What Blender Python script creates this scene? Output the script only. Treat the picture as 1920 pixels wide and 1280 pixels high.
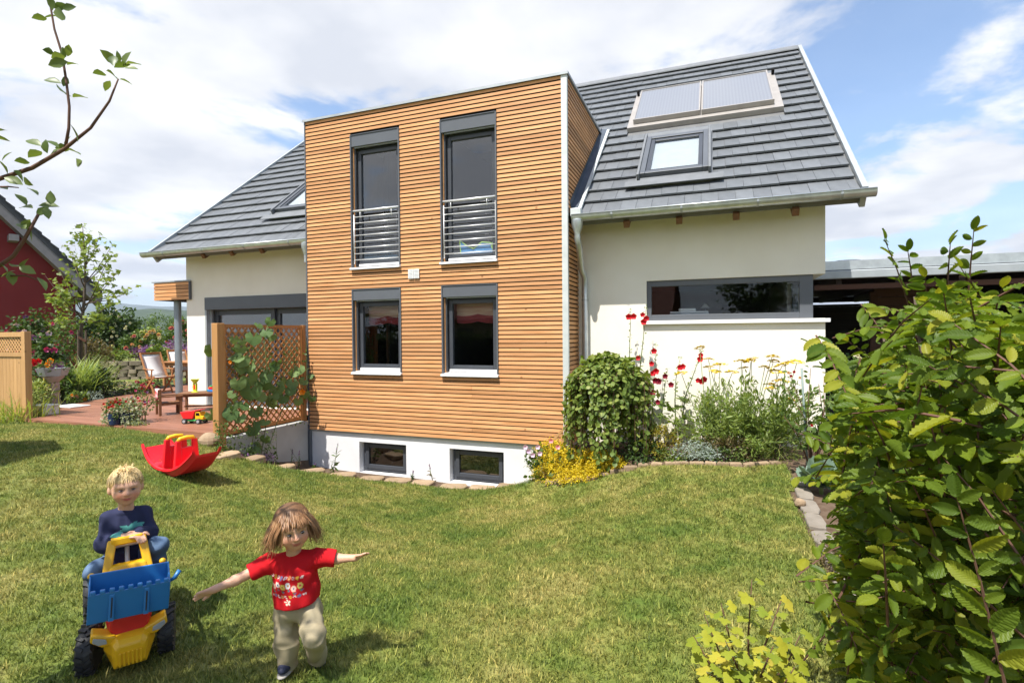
import bpy, bmesh, math, random
import numpy as np
from mathutils import Vector, Matrix

for _o in list(bpy.data.objects):
    bpy.data.objects.remove(_o)
SC = bpy.context.scene
COL = SC.collection

# ------------------------------------------------------------------ camera
F_PX = 996.67                                   # focal length in photo pixels (1920 wide)
CAM = np.array([6.926, -7.7965, 1.719])
RT = np.array([0.93629466, 0.35110855, -0.00866561])
UP = np.array([0.00295746, 0.01679053, 0.99985466])
FW = np.array([-0.35120302, 0.9361842, -0.0146825])
cam_data = bpy.data.cameras.new('camera')
cam_data.sensor_width = 36.0
cam_data.lens = F_PX / 1920 * 36.0
cam_data.clip_start = 0.05
cam_data.clip_end = 12000
cam = bpy.data.objects.new('camera', cam_data)
COL.objects.link(cam)
cam.matrix_world = Matrix(((RT[0], UP[0], -FW[0], CAM[0]), (RT[1], UP[1], -FW[1], CAM[1]),
                           (RT[2], UP[2], -FW[2], CAM[2]), (0, 0, 0, 1)))
SC.camera = cam

# ------------------------------------------------------------------ light
LD = Vector((0.22, 1.0, -1.93)).normalized()    # direction the sunlight travels
SUN_EL = math.asin(-LD.z)
SUN_AZ = math.atan2(-LD.x, -LD.y)               # from +Y towards +X
sun_data = bpy.data.lights.new('sun', 'SUN')
sun_data.energy = 4.6
sun_data.angle = math.radians(0.55)
sun_data.color = (1.0, 0.955, 0.88)
sun = bpy.data.objects.new('sun', sun_data)
COL.objects.link(sun)
sun.location = (0, -20, 30)
sun.rotation_euler = LD.to_track_quat('-Z', 'Y').to_euler()

world = bpy.data.worlds.new('World')
SC.world = world
world.use_nodes = True
_wt = world.node_tree
_wt.nodes.clear()


def _n(tree, t, **kw):
    nd = tree.nodes.new(t)
    for k, v in kw.items():
        setattr(nd, k, v)
    return nd


def build_world():
    t = _wt
    L = t.links.new
    out = _n(t, 'ShaderNodeOutputWorld')
    bg = _n(t, 'ShaderNodeBackground')
    bg.inputs['Strength'].default_value = 0.13
    sky = _n(t, 'ShaderNodeTexSky', sky_type='NISHITA')
    sky.sun_disc = False
    sky.sun_elevation = SUN_EL
    sky.sun_rotation = SUN_AZ
    sky.altitude = 200
    sky.air_density = 1.0
    sky.dust_density = 0.6
    sky.ozone_density = 1.5
    tc = _n(t, 'ShaderNodeTexCoord')
    sep = _n(t, 'ShaderNodeSeparateXYZ')
    L(tc.outputs['Generated'], sep.inputs[0])
    zc = _n(t, 'ShaderNodeMath', operation='MAXIMUM')
    L(sep.outputs['Z'], zc.inputs[0]); zc.inputs[1].default_value = 0.0
    za = _n(t, 'ShaderNodeMath', operation='ADD')
    L(zc.outputs[0], za.inputs[0]); za.inputs[1].default_value = 0.12
    dx = _n(t, 'ShaderNodeMath', operation='DIVIDE'); L(sep.outputs['X'], dx.inputs[0]); L(za.outputs[0], dx.inputs[1])
    dy = _n(t, 'ShaderNodeMath', operation='DIVIDE'); L(sep.outputs['Y'], dy.inputs[0]); L(za.outputs[0], dy.inputs[1])
    cmb = _n(t, 'ShaderNodeCombineXYZ'); L(dx.outputs[0], cmb.inputs[0]); L(dy.outputs[0], cmb.inputs[1])
    cmb.inputs[2].default_value = SKY_SEED
    n1 = _n(t, 'ShaderNodeTexNoise'); n1.inputs['Scale'].default_value = 1.15
    n1.inputs['Detail'].default_value = 9; n1.inputs['Roughness'].default_value = 0.60; n1.inputs['Distortion'].default_value = 0.35
    L(cmb.outputs[0], n1.inputs['Vector'])
    big = _n(t, 'ShaderNodeTexNoise'); big.inputs['Scale'].default_value = 0.42; big.inputs['Detail'].default_value = 2
    L(cmb.outputs[0], big.inputs['Vector'])
    am = _n(t, 'ShaderNodeMath', operation='MULTIPLY_ADD')
    L(big.outputs[0], am.inputs[0]); am.inputs[1].default_value = 0.9; L(n1.outputs[0], am.inputs[2])
    ramp = _n(t, 'ShaderNodeMapRange'); ramp.interpolation_type = 'SMOOTHSTEP'
    ramp.inputs['From Min'].default_value = SKY_LO; ramp.inputs['From Max'].default_value = SKY_HI
    L(am.outputs[0], ramp.inputs['Value'])
    ramp.inputs['To Min'].default_value = 0.12
    # more veil of cloud towards the horizon
    hz = _n(t, 'ShaderNodeMapRange'); hz.interpolation_type = 'SMOOTHSTEP'
    hz.inputs['From Min'].default_value = 0.30; hz.inputs['From Max'].default_value = 0.02
    L(sep.outputs['Z'], hz.inputs['Value'])
    hm = _n(t, 'ShaderNodeMath', operation='MULTIPLY'); L(hz.outputs[0], hm.inputs[0]); hm.inputs[1].default_value = 0.55
    mx = _n(t, 'ShaderNodeMath', operation='MAXIMUM'); L(ramp.outputs[0], mx.inputs[0]); L(hm.outputs[0], mx.inputs[1])
    # grey undersides
    n2 = _n(t, 'ShaderNodeTexNoise'); n2.inputs['Scale'].default_value = 1.7; n2.inputs['Detail'].default_value = 6
    n2.inputs['Roughness'].default_value = 0.5
    ofs = _n(t, 'ShaderNodeVectorMath', operation='ADD'); L(cmb.outputs[0], ofs.inputs[0]); ofs.inputs[1].default_value = (3.1, 7.7, 2.0)
    L(ofs.outputs[0], n2.inputs['Vector'])
    cr = _n(t, 'ShaderNodeValToRGB')
    cr.color_ramp.elements[0].position = 0.38; cr.color_ramp.elements[0].color = (3.3, 3.45, 3.8, 1)
    cr.color_ramp.elements[1].position = 0.62; cr.color_ramp.elements[1].color = (4.9, 4.9, 4.95, 1)
    L(n2.outputs[0], cr.inputs[0])
    boost = _n(t, 'ShaderNodeMix', data_type='RGBA', blend_type='MULTIPLY')
    boost.inputs[0].default_value = 1.0
    L(sky.outputs[0], boost.inputs[6]); boost.inputs[7].default_value = (0.80, 0.92, 1.0, 1)
    mix = _n(t, 'ShaderNodeMix', data_type='RGBA')
    L(mx.outputs[0], mix.inputs[0]); L(boost.outputs[2], mix.inputs[6]); L(cr.outputs[0], mix.inputs[7])
    L(mix.outputs[2], bg.inputs['Color'])
    L(bg.outputs[0], out.inputs['Surface'])


SKY_SEED, SKY_LO, SKY_HI = 15.7, 0.85, 0.985
build_world()

SC.render.engine = 'CYCLES'
vs = SC.view_settings
vs.view_transform = 'Standard'
vs.look = 'None'
vs.exposure = 0.86
vs.gamma = 1.0
vs.use_curve_mapping = False
SC.cycles.max_bounces = 8
SC.cycles.transparent_max_bounces = 24
SC.cycles.volume_bounces = 0
SC.cycles.volume_step_rate = 4
SC.cycles.use_denoising = True

# ------------------------------------------------------------------ helpers
rng = np.random.default_rng(7)
random.seed(7)


def ray(u, v):
    return FW + RT * ((u - 960) / F_PX) - UP * ((v - 640) / F_PX)


def at_z(u, v, z):
    d = ray(u, v); return CAM + d * ((z - CAM[2]) / d[2])


def at_y(u, v, y):
    d = ray(u, v); return CAM + d * ((y - CAM[1]) / d[1])


def at_x(u, v, x):
    d = ray(u, v); return CAM + d * ((x - CAM[0]) / d[0])


def at_d(u, v, dep):
    return CAM + ray(u, v) * dep


def depth_of(p):
    return float((np.asarray(p) - CAM) @ FW)


def to_px(P):
    v = np.asarray(P) - CAM
    z = v @ FW
    return 960 + F_PX * (v @ RT) / z, 640 - F_PX * (v @ UP) / z


def unit(v):
    v = np.asarray(v, float)
    return v / (np.linalg.norm(v, axis=-1, keepdims=True) + 1e-12)


WM = {}


def wm(o):
    return WM.get(o.name, Matrix.Identity(4))


def put(o, parent=None, local=False):
    COL.objects.link(o)
    if parent is not None:
        o.parent = parent
        if not local:
            o.matrix_parent_inverse = wm(parent).inverted()
    return o


def tag(o, label=None, cat=None, group=None, kind=None):
    if label: o['label'] = label
    if cat: o['category'] = cat
    if group: o['group'] = group
    if kind: o['kind'] = kind
    return o


def thing(name, loc, label, cat, rz=0.0, group=None):
    o = bpy.data.objects.new(name, None)
    o.empty_display_size = 0.1
    COL.objects.link(o)
    M4 = Matrix.Translation(Vector([float(c) for c in loc])) @ Matrix.Rotation(rz, 4, 'Z')
    o.matrix_world = M4
    WM[o.name] = M4
    return tag(o, label, cat, group)


class MB:
    """collects geometry for one mesh"""

    def __init__(self):
        self.v = []; self.f = []; self.n = 0

    def add(self, verts, faces):
        n = self.n
        self.v.extend([tuple(float(c) for c in p) for p in verts])
        self.f.extend([tuple(i + n for i in fc) for fc in faces])
        self.n += len(verts)
        return self

    def box(self, x0, x1, y0, y1, z0, z1, M=None):
        vs_ = [(x, y, z) for z in (z0, z1) for y in (y0, y1) for x in (x0, x1)]
        if M is not None:
            vs_ = [M @ Vector(p) for p in vs_]
        return self.add(vs_, [(0, 2, 3, 1), (4, 5, 7, 6), (0, 1, 5, 4), (2, 6, 7, 3), (0, 4, 6, 2), (1, 3, 7, 5)])

    def beam(self, p, q, w, h, up=(0, 0, 1)):
        p = np.asarray(p, float); q = np.asarray(q, float)
        a = unit(q - p); up = np.asarray(up, float)
        if abs(a @ up) > 0.98: up = np.array([0, 1.0, 0])
        s = unit(np.cross(a, up)); t = np.cross(s, a)
        vs_ = []
        for e in (p, q):
            for i, j in ((-1, -1), (1, -1), (1, 1), (-1, 1)):
                vs_.append(e + s * (i * w / 2) + t * (j * h / 2))
        return self.add(vs_, [(0, 1, 2, 3), (7, 6, 5, 4), (0, 4, 5, 1), (1, 5, 6, 2), (2, 6, 7, 3), (3, 7, 4, 0)])

    def tube(self, pts, rad, seg=8, cap=True, flat=1.0):
        pts = [np.asarray(p, float) for p in pts]
        n = len(pts)
        if not hasattr(rad, '__len__'): rad = [rad] * n
        tang = [unit(pts[min(i + 1, n - 1)] - pts[max(i - 1, 0)]) for i in range(n)]
        ref = np.array([0, 0, 1.0]) if abs(tang[0][2]) < 0.9 else np.array([1.0, 0, 0])
        s = unit(np.cross(tang[0], ref))
        vs_ = []
        for i in range(n):
            s = unit(s - tang[i] * (s @ tang[i])); t = np.cross(tang[i], s)
            for k in range(seg):
                a = 2 * math.pi * k / seg
                vs_.append(pts[i] + (s * math.cos(a) + t * math.sin(a) * flat) * rad[i])
        fs = []
        for i in range(n - 1):
            for k in range(seg):
                k2 = (k + 1) % seg
                fs.append((i * seg + k, i * seg + k2, (i + 1) * seg + k2, (i + 1) * seg + k))
        if cap:
            fs.append(tuple(range(seg - 1, -1, -1)))
            fs.append(tuple(range((n - 1) * seg, n * seg)))
        return self.add(vs_, fs)

    def lathe(self, prof, seg=20, M=None, c=(0, 0, 0)):
        vs_ = []
        for r, z in prof:
            for k in range(seg):
                a = 2 * math.pi * k / seg
                p = Vector((r * math.cos(a), r * math.sin(a), z))
                if M is not None: p = M @ p
                vs_.append((p[0] + c[0], p[1] + c[1], p[2] + c[2]))
        fs = []
        m = len(prof)
        for i in range(m - 1):
            for k in range(seg):
                k2 = (k + 1) % seg
                fs.append((i * seg + k, i * seg + k2, (i + 1) * seg + k2, (i + 1) * seg + k))
        fs.append(tuple(range(seg - 1, -1, -1)))
        fs.append(tuple(range((m - 1) * seg, m * seg)))
        return self.add(vs_, fs)

    def ball(self, c, r, seg=10, rings=6, M=None):
        if not hasattr(r, '__len__'): r = (r, r, r)
        prof = []
        vs_ = []
        for i in range(rings + 1):
            th = math.pi * i / rings
            for k in range(seg):
                a = 2 * math.pi * k / seg
                p = Vector((r[0] * math.sin(th) * math.cos(a), r[1] * math.sin(th) * math.sin(a), -r[2] * math.cos(th)))
                if M is not None: p = M @ p
                vs_.append((p[0] + c[0], p[1] + c[1], p[2] + c[2]))
        fs = []
        for i in range(rings):
            for k in range(seg):
                k2 = (k + 1) % seg
                fs.append((i * seg + k, i * seg + k2, (i + 1) * seg + k2, (i + 1) * seg + k))
        return self.add(vs_, fs)

    def prism(self, poly, f0, f1):
        """poly: list of 2d points; f0, f1 map a 2d point to the two end faces"""
        n = len(poly)
        vs_ = [f0(*p) for p in poly] + [f1(*p) for p in poly]
        fs = [tuple(range(n - 1, -1, -1)), tuple(range(n, 2 * n))]
        for i in range(n):
            j = (i + 1) % n
            fs.append((i, j, n + j, n + i))
        return self.add(vs_, fs)

    def mesh(self, name, smooth=False):
        me = bpy.data.meshes.new(name)
        me.from_pydata(self.v, [], self.f)
        bm = bmesh.new(); bm.from_mesh(me)
        bmesh.ops.recalc_face_normals(bm, faces=bm.faces)
        bm.to_mesh(me); bm.free()
        if smooth:
            me.polygons.foreach_set('use_smooth', [True] * len(me.polygons))
        return me

    def build(self, name, mat, parent=None, smooth=False, bevel=0.0, local=False, auto=False, **tags):
        me = self.mesh(name, smooth)
        me.materials.append(mat)
        o = bpy.data.objects.new(name, me)
        put(o, parent, local)
        if auto:
            me.polygons.foreach_set('use_smooth', [True] * len(me.polygons))
            m = o.modifiers.new('edge', 'EDGE_SPLIT'); m.split_angle = math.radians(38)
        if bevel:
            m = o.modifiers.new('bevel', 'BEVEL'); m.width = bevel; m.segments = 2; m.limit_method = 'ANGLE'
            m.angle_limit = math.radians(40)
        if tags: tag(o, tags.get('label'), tags.get('cat'), tags.get('group'), tags.get('kind'))
        return o


def piece(name, me, parent, M4=None, local=False):
    o = bpy.data.objects.new(name, me)
    put(o, parent, local)
    if M4 is not None:
        o.matrix_basis = M4
    return o


def np_mesh(name, V, Fq, mat, smooth=True):
    """mesh from arrays: V (n,3), Fq (m,k) with constant k"""
    me = bpy.data.meshes.new(name)
    V = np.ascontiguousarray(V, dtype=np.float32); Fq = np.ascontiguousarray(Fq, dtype=np.int32)
    me.vertices.add(len(V)); me.vertices.foreach_set('co', V.ravel())
    k = Fq.shape[1]
    me.loops.add(Fq.size); me.loops.foreach_set('vertex_index', Fq.ravel())
    me.polygons.add(len(Fq))
    me.polygons.foreach_set('loop_start', np.arange(0, Fq.size, k, dtype=np.int32))
    me.polygons.foreach_set('use_smooth', np.full(len(Fq), smooth))
    me.update(calc_edges=True)
    if mat is not None: me.materials.append(mat)
    return me


def frames(Dv, Nv):
    """orthonormal frames with y along Dv and z close to Nv -> (n,3,3) columns x,y,z"""
    y = unit(Dv)
    z = Nv - y * np.sum(Nv * y, axis=1, keepdims=True)
    z = unit(z)
    x = np.cross(y, z)
    return np.stack([x, y, z], axis=2)


def scatter(name, tmpl, P, Dv, Nv, S, mat, parent=None, kind='stuff', smooth=True):
    """one mesh holding a copy of tmpl (verts, tris) at every point"""
    TV, TF = tmpl
    R = frames(np.asarray(Dv, float), np.asarray(Nv, float))
    S = np.broadcast_to(np.asarray(S, float), (len(P),))
    V = np.einsum('nij,vj->nvi', R, TV) * S[:, None, None] + np.asarray(P)[:, None, :]
    n, k = len(P), len(TV)
    Fq = (TF[None] + (np.arange(n) * k)[:, None, None]).reshape(-1, TF.shape[1])
    me = np_mesh(name, V.reshape(-1, 3), Fq, mat, smooth)
    o = bpy.data.objects.new(name, me)
    put(o, parent)
    if kind: o['kind'] = kind
    return o


def place_leaves(name, tmpl_me, P, Dv, Nv, S, parent):
    """single leaf objects that share one mesh"""
    R = frames(np.asarray(Dv, float), np.asarray(Nv, float))
    S = np.broadcast_to(np.asarray(S, float), (len(P),))
    out = []
    for i in range(len(P)):
        m = Matrix([[*(R[i][r] * S[i]), P[i][r]] for r in range(3)] + [[0, 0, 0, 1]])
        out.append(piece(name, tmpl_me, parent, m))
    return out


def tri_faces(F):
    out = []
    for f in F:
        for i in range(1, len(f) - 1):
            out.append((f[0], f[i], f[i + 1]))
    return np.array(out, dtype=np.int32)


def leaf_simple(w=0.28, fold=0.08, curl=-0.12):
    xs = [(0, 0), (0.62, 0.22), (1.0, 0.48), (0.7, 0.76), (0, 1.0)]
    V = []; F = []
    for a, t in xs:
        if a == 0:
            V.append((0, t, curl * t * t))
        else:
            V += [(-a * w, t, fold * a + curl * t * t), (0, t, curl * t * t), (a * w, t, fold * a + curl * t * t)]
    F = [(0, 2, 1), (0, 3, 2), (1, 2, 5, 4), (2, 3, 6, 5), (4, 5, 8, 7), (5, 6, 9, 8), (7, 8, 10), (8, 9, 10)]
    return np.array(V), tri_faces(F)


def leaf_pleated(w=0.30, n=11, fold=0.10, curl=-0.14, depth=0.022):
    """hornbeam leaf: toothed rim, a ridge for every side vein"""
    V = []; F = []
    for i in range(n + 1):
        t = i / n
        half = w * (math.sin(math.pi * min(1, t * 0.97 + 0.03)) ** 0.62) * (1.0 - 0.25 * t) if 0 < i < n else 0.012
        rib = depth if i % 2 else -depth
        tooth = 0.02 if i % 2 else 0.0
        z0 = curl * t * t
        V += [(-half - tooth, min(1, t + 0.07 * (half / w)), z0 + fold * 1.0 + rib * 0.6), (-half * 0.5, t + 0.03, z0 + fold * 0.5 + rib),
              (0, t, z0), (half * 0.5, t + 0.03, z0 + fold * 0.5 + rib), (half + tooth, min(1, t + 0.07 * (half / w)), z0 + fold + rib * 0.6)]
    for i in range(n):
        for k in range(4):
            a = i * 5 + k
            F.append((a, a + 1, a + 6, a + 5))
    return np.array(V), np.array(F, dtype=np.int32)


def leaf_lobed(lobes, cup=0.10, notch=0.55, jitter=0.0, seed=1, n_per=4):
    """palmate leaf; the stalk joins at (0,0), tips reach about 1"""
    r = random.Random(seed)
    pts = []
    m = len(lobes)
    for i, (ang, ln) in enumerate(lobes):
        pts.append((ang, ln))
        if i < m - 1:
            a2, l2 = lobes[i + 1]
            mid = (ang + a2) / 2
            pts.append((ang * 0.62 + a2 * 0.38, (ln + min(ln, l2) * notch) / 2 * 1.02))
            pts.append((mid, min(ln, l2) * notch * 1.1))
            pts.append((ang * 0.38 + a2 * 0.62, (l2 + min(ln, l2) * notch) / 2 * 1.02))
    V = [(0, 0, 0)]; F = []
    for a, l in pts:
        x = math.sin(a) * l; y = math.cos(a) * l
        V.append((x, y + 0.0, cup * (l * l) * (0.6 + 0.5 * math.cos(3 * a)) - 0.02 + r.uniform(-1, 1) * jitter))
    for i in range(1, len(V) - 1):
        F.append((0, i + 1, i))
    return np.array(V), np.array(F, dtype=np.int32)


def blade(n=5, w=0.02, bend=0.5):
    V = []; F = []
    for i in range(n + 1):
        t = i / n
        ww = w * (1 - t ** 1.6) + 0.0008
        y = t * math.cos(bend * t * 0.9); z = 0
        # y is the growing direction, z the bend
        V += [(-ww, y, -bend * t * t * 0.55), (ww, y, -bend * t * t * 0.55)]
    for i in range(n):
        a = 2 * i
        F.append((a, a + 1, a + 3, a + 2))
    return np.array(V), tri_faces(F)


def rdir(n, up=0.0):
    v = rng.normal(size=(n, 3)); v[:, 2] += up
    return unit(v)
# ------------------------------------------------------------------ materials
def new_mat(name):
    m = bpy.data.materials.new(name); m.use_nodes = True
    t = m.node_tree
    b = t.nodes['Principled BSDF']
    return m, t, b


def setp(b, **kw):
    for k, v in kw.items():
        k2 = {'rough': 'Roughness', 'metal': 'Metallic', 'spec': 'Specular IOR Level', 'coat': 'Coat Weight', 'sheen': 'Sheen Weight',
              'sss': 'Subsurface Weight'}.get(k, k)
        b.inputs[k2].default_value = v


def rgba(c):
    return (c[0], c[1], c[2], 1.0)


def surf(name, c1, c2=None, scale=6.0, rough=0.6, spec=0.35, metal=0.0, bump=0.0, bscale=60.0, detail=4, coat=0.0, stretch=None,
         objvar=0.0, coord='Object', speck=None):
    """noise-mottled principled surface"""
    m, t, b = new_mat(name)
    L = t.links.new
    setp(b, rough=rough, spec=spec, metal=metal, coat=coat)
    c2 = c2 or tuple(x * 0.8 for x in c1)
    tc = _n(t, 'ShaderNodeTexCoord')
    vec = tc.outputs[coord]
    if coord == 'World':
        pass
    if stretch:
        mp = _n(t, 'ShaderNodeMapping'); mp.inputs['Scale'].default_value = stretch
        L(vec, mp.inputs[0]); vec = mp.outputs[0]
    no = _n(t, 'ShaderNodeTexNoise'); no.inputs['Scale'].default_value = scale; no.inputs['Detail'].default_value = detail
    L(vec, no.inputs['Vector'])
    mr = _n(t, 'ShaderNodeMapRange'); mr.inputs['From Min'].default_value = 0.3; mr.inputs['From Max'].default_value = 0.7
    L(no.outputs[0], mr.inputs['Value'])
    mx = _n(t, 'ShaderNodeMix', data_type='RGBA')
    mx.inputs[6].default_value = rgba(c1); mx.inputs[7].default_value = rgba(c2)
    L(mr.outputs[0], mx.inputs[0])
    col = mx.outputs[2]
    if objvar:
        oi = _n(t, 'ShaderNodeObjectInfo')
        hs = _n(t, 'ShaderNodeHueSaturation')
        vr = _n(t, 'ShaderNodeMapRange'); vr.inputs['To Min'].default_value = 1 - objvar; vr.inputs['To Max'].default_value = 1 + objvar
        L(oi.outputs['Random'], vr.inputs['Value']); L(vr.outputs[0], hs.inputs['Value']); L(col, hs.inputs['Color'])
        col = hs.outputs[0]
    L(col, b.inputs['Base Color'])
    if bump:
        n2 = _n(t, 'ShaderNodeTexNoise'); n2.inputs['Scale'].default_value = bscale; n2.inputs['Detail'].default_value = 5
        L(vec, n2.inputs['Vector'])
        bp = _n(t, 'ShaderNodeBump'); bp.inputs['Strength'].default_value = bump; bp.inputs['Distance'].default_value = 0.01
        L(n2.outputs[0], bp.inputs['Height']); L(bp.outputs[0], b.inputs['Normal'])
    return m


def leaf_mat(name, c1, c2, c3=None, trans=0.35, rough=0.5, spec=0.35, patch=0.0):
    """foliage: colour differs from leaf to leaf, light shines through a little"""
    m, t, b = new_mat(name)
    L = t.links.new
    geo = _n(t, 'ShaderNodeNewGeometry'); oi = _n(t, 'ShaderNodeObjectInfo')
    ad = _n(t, 'ShaderNodeMath', operation='ADD'); L(geo.outputs['Random Per Island'], ad.inputs[0]); L(oi.outputs['Random'], ad.inputs[1])
    fr = _n(t, 'ShaderNodeMath', operation='FRACT'); L(ad.outputs[0], fr.inputs[0])
    cr = _n(t, 'ShaderNodeValToRGB'); e = cr.color_ramp.elements
    e[0].position = 0.0; e[0].color = rgba(c1); e[1].position = 0.8; e[1].color = rgba(c2)
    if c3:
        x = e.new(1.0); x.color = rgba(c3)
    L(fr.outputs[0], cr.inputs[0])
    col = cr.outputs[0]
    tc = _n(t, 'ShaderNodeTexCoord')
    no = _n(t, 'ShaderNodeTexNoise'); no.inputs['Scale'].default_value = 35; L(tc.outputs['Object'], no.inputs['Vector'])
    hs = _n(t, 'ShaderNodeHueSaturation'); vr = _n(t, 'ShaderNodeMapRange')
    vr.inputs['To Min'].default_value = 0.75; vr.inputs['To Max'].default_value = 1.25
    L(no.outputs[0], vr.inputs['Value']); L(vr.outputs[0], hs.inputs['Value']); L(col, hs.inputs['Color'])
    L(hs.outputs[0], b.inputs['Base Color'])
    setp(b, rough=rough, spec=spec)
    tr = _n(t, 'ShaderNodeBsdfTranslucent')
    yl = _n(t, 'ShaderNodeMix', data_type='RGBA', blend_type='MULTIPLY'); yl.inputs[0].default_value = 1
    L(hs.outputs[0], yl.inputs[6]); yl.inputs[7].default_value = (1.5, 1.45, 0.6, 1)
    L(yl.outputs[2], tr.inputs['Color'])
    ms = _n(t, 'ShaderNodeMixShader'); ms.inputs[0].default_value = trans
    L(b.outputs[0], ms.inputs[1]); L(tr.outputs[0], ms.inputs[2])
    L(ms.outputs[0], t.nodes['Material Output'].inputs['Surface'])
    return m


def wood_mat(name, c1, c2, axis='X', grain=26.0, rough=0.55, objvar=0.12, knots=True, spec=0.3):
    m, t, b = new_mat(name)
    L = t.links.new
    tc = _n(t, 'ShaderNodeTexCoord'); oi = _n(t, 'ShaderNodeObjectInfo')
    mp = _n(t, 'ShaderNodeMapping')
    sc = {'X': (0.06, 1, 1), 'Y': (1, 0.06, 1), 'Z': (1, 1, 0.06)}[axis]
    mp.inputs['Scale'].default_value = sc
    of = _n(t, 'ShaderNodeVectorMath', operation='ADD')
    mu = _n(t, 'ShaderNodeVectorMath', operation='SCALE'); mu.inputs[3].default_value = 37.0
    cb = _n(t, 'ShaderNodeCombineXYZ')
    for k in range(3): L(oi.outputs['Random'], cb.inputs[k])
    L(cb.outputs[0], mu.inputs[0])
    L(tc.outputs['Object'], of.inputs[0]); L(mu.outputs[0], of.inputs[1])
    L(of.outputs[0], mp.inputs[0])
    n1 = _n(t, 'ShaderNodeTexNoise'); n1.inputs['Scale'].default_value = grain; n1.inputs['Detail'].default_value = 5; n1.inputs['Distortion'].default_value = 0.6
    L(mp.outputs[0], n1.inputs['Vector'])
    mr = _n(t, 'ShaderNodeMapRange'); mr.inputs['From Min'].default_value = 0.3; mr.inputs['From Max'].default_value = 0.72
    L(n1.outputs[0], mr.inputs['Value'])
    mx = _n(t, 'ShaderNodeMix', data_type='RGBA'); mx.inputs[6].default_value = rgba(c1); mx.inputs[7].default_value = rgba(c2)
    L(mr.outputs[0], mx.inputs[0])
    col = mx.outputs[2]
    if knots:
        vo = _n(t, 'ShaderNodeTexVoronoi'); vo.inputs['Scale'].default_value = 3.2; vo.inputs['Randomness'].default_value = 1.0
        L(of.outputs[0], vo.inputs['Vector'])
        kr = _n(t, 'ShaderNodeMapRange'); kr.inputs['From Min'].default_value = 0.035; kr.inputs['From Max'].default_value = 0.085
        kr.inputs['To Min'].default_value = 0.75; kr.inputs['To Max'].default_value = 0.0
        L(vo.outputs['Distance'], kr.inputs['Value'])
        m2 = _n(t, 'ShaderNodeMix', data_type='RGBA'); L(kr.outputs[0], m2.inputs[0]); L(col, m2.inputs[6])
        m2.inputs[7].default_value = rgba(tuple(x * 0.45 for x in c2)); col = m2.outputs[2]
    hs = _n(t, 'ShaderNodeHueSaturation')
    vr = _n(t, 'ShaderNodeMapRange'); vr.inputs['To Min'].default_value = 1 - objvar; vr.inputs['To Max'].default_value = 1 + objvar
    L(oi.outputs['Random'], vr.inputs['Value']); L(vr.outputs[0], hs.inputs['Value']); L(col, hs.inputs['Color'])
    L(hs.outputs[0], b.inputs['Base Color'])
    setp(b, rough=rough, spec=spec)
    bp = _n(t, 'ShaderNodeBump'); bp.inputs['Strength'].default_value = 0.25; bp.inputs['Distance'].default_value = 0.004
    L(n1.outputs[0], bp.inputs['Height']); L(bp.outputs[0], b.inputs['Normal'])
    return m


def glass_mat(name, tint=(0.92, 0.94, 0.94), refl=1.0, ior=2.2):
    m, t, b = new_mat(name)
    L = t.links.new
    t.nodes.remove(b)
    tr = _n(t, 'ShaderNodeBsdfTransparent'); tr.inputs[0].default_value = rgba(tint)
    gl = _n(t, 'ShaderNodeBsdfGlossy'); gl.inputs['Roughness'].default_value = 0.015; gl.inputs['Color'].default_value = (refl, refl, refl, 1)
    fr = _n(t, 'ShaderNodeFresnel'); fr.inputs['IOR'].default_value = ior
    tc = _n(t, 'ShaderNodeTexCoord'); no = _n(t, 'ShaderNodeTexNoise'); no.inputs['Scale'].default_value = 1.6
    L(tc.outputs['Object'], no.inputs['Vector'])
    bp = _n(t, 'ShaderNodeBump'); bp.inputs['Strength'].default_value = 0.05; bp.inputs['Distance'].default_value = 0.02
    L(no.outputs[0], bp.inputs['Height']); L(bp.outputs[0], gl.inputs['Normal'])
    geo = _n(t, 'ShaderNodeNewGeometry'); iv = _n(t, 'ShaderNodeMath', operation='SUBTRACT'); iv.inputs[0].default_value = 1.0; L(geo.outputs['Backfacing'], iv.inputs[1])
    mf = _n(t, 'ShaderNodeMath', operation='MULTIPLY'); L(fr.outputs[0], mf.inputs[0]); L(iv.outputs[0], mf.inputs[1])
    ms = _n(t, 'ShaderNodeMixShader'); L(mf.outputs[0], ms.inputs[0]); L(tr.outputs[0], ms.inputs[1]); L(gl.outputs[0], ms.inputs[2])
    L(ms.outputs[0], t.nodes['Material Output'].inputs['Surface'])
    return m


def plastic(name, c, rough=0.32, spec=0.5, var=0.06):
    return surf(name, c, tuple(x * (1 - var) for x in c), scale=14, rough=rough, spec=spec, bump=0.02, bscale=200)


def attr_mat(name, rough=0.6, spec=0.3, sss=0.0, bump=0.0, bscale=120):
    m, t, b = new_mat(name)
    at = _n(t, 'ShaderNodeVertexColor'); at.layer_name = 'Col'
    t.links.new(at.outputs[0], b.inputs['Base Color'])
    setp(b, rough=rough, spec=spec)
    if sss:
        setp(b, sss=sss); b.inputs['Subsurface Radius'].default_value = (0.012, 0.005, 0.003)
    if bump:
        tc = _n(t, 'ShaderNodeTexCoord'); no = _n(t, 'ShaderNodeTexNoise'); no.inputs['Scale'].default_value = bscale
        t.links.new(tc.outputs['Object'], no.inputs['Vector'])
        bp = _n(t, 'ShaderNodeBump'); bp.inputs['Strength'].default_value = bump; bp.inputs['Distance'].default_value = 0.004
        t.links.new(no.outputs[0], bp.inputs['Height']); t.links.new(bp.outputs[0], b.inputs['Normal'])
    return m


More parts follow.
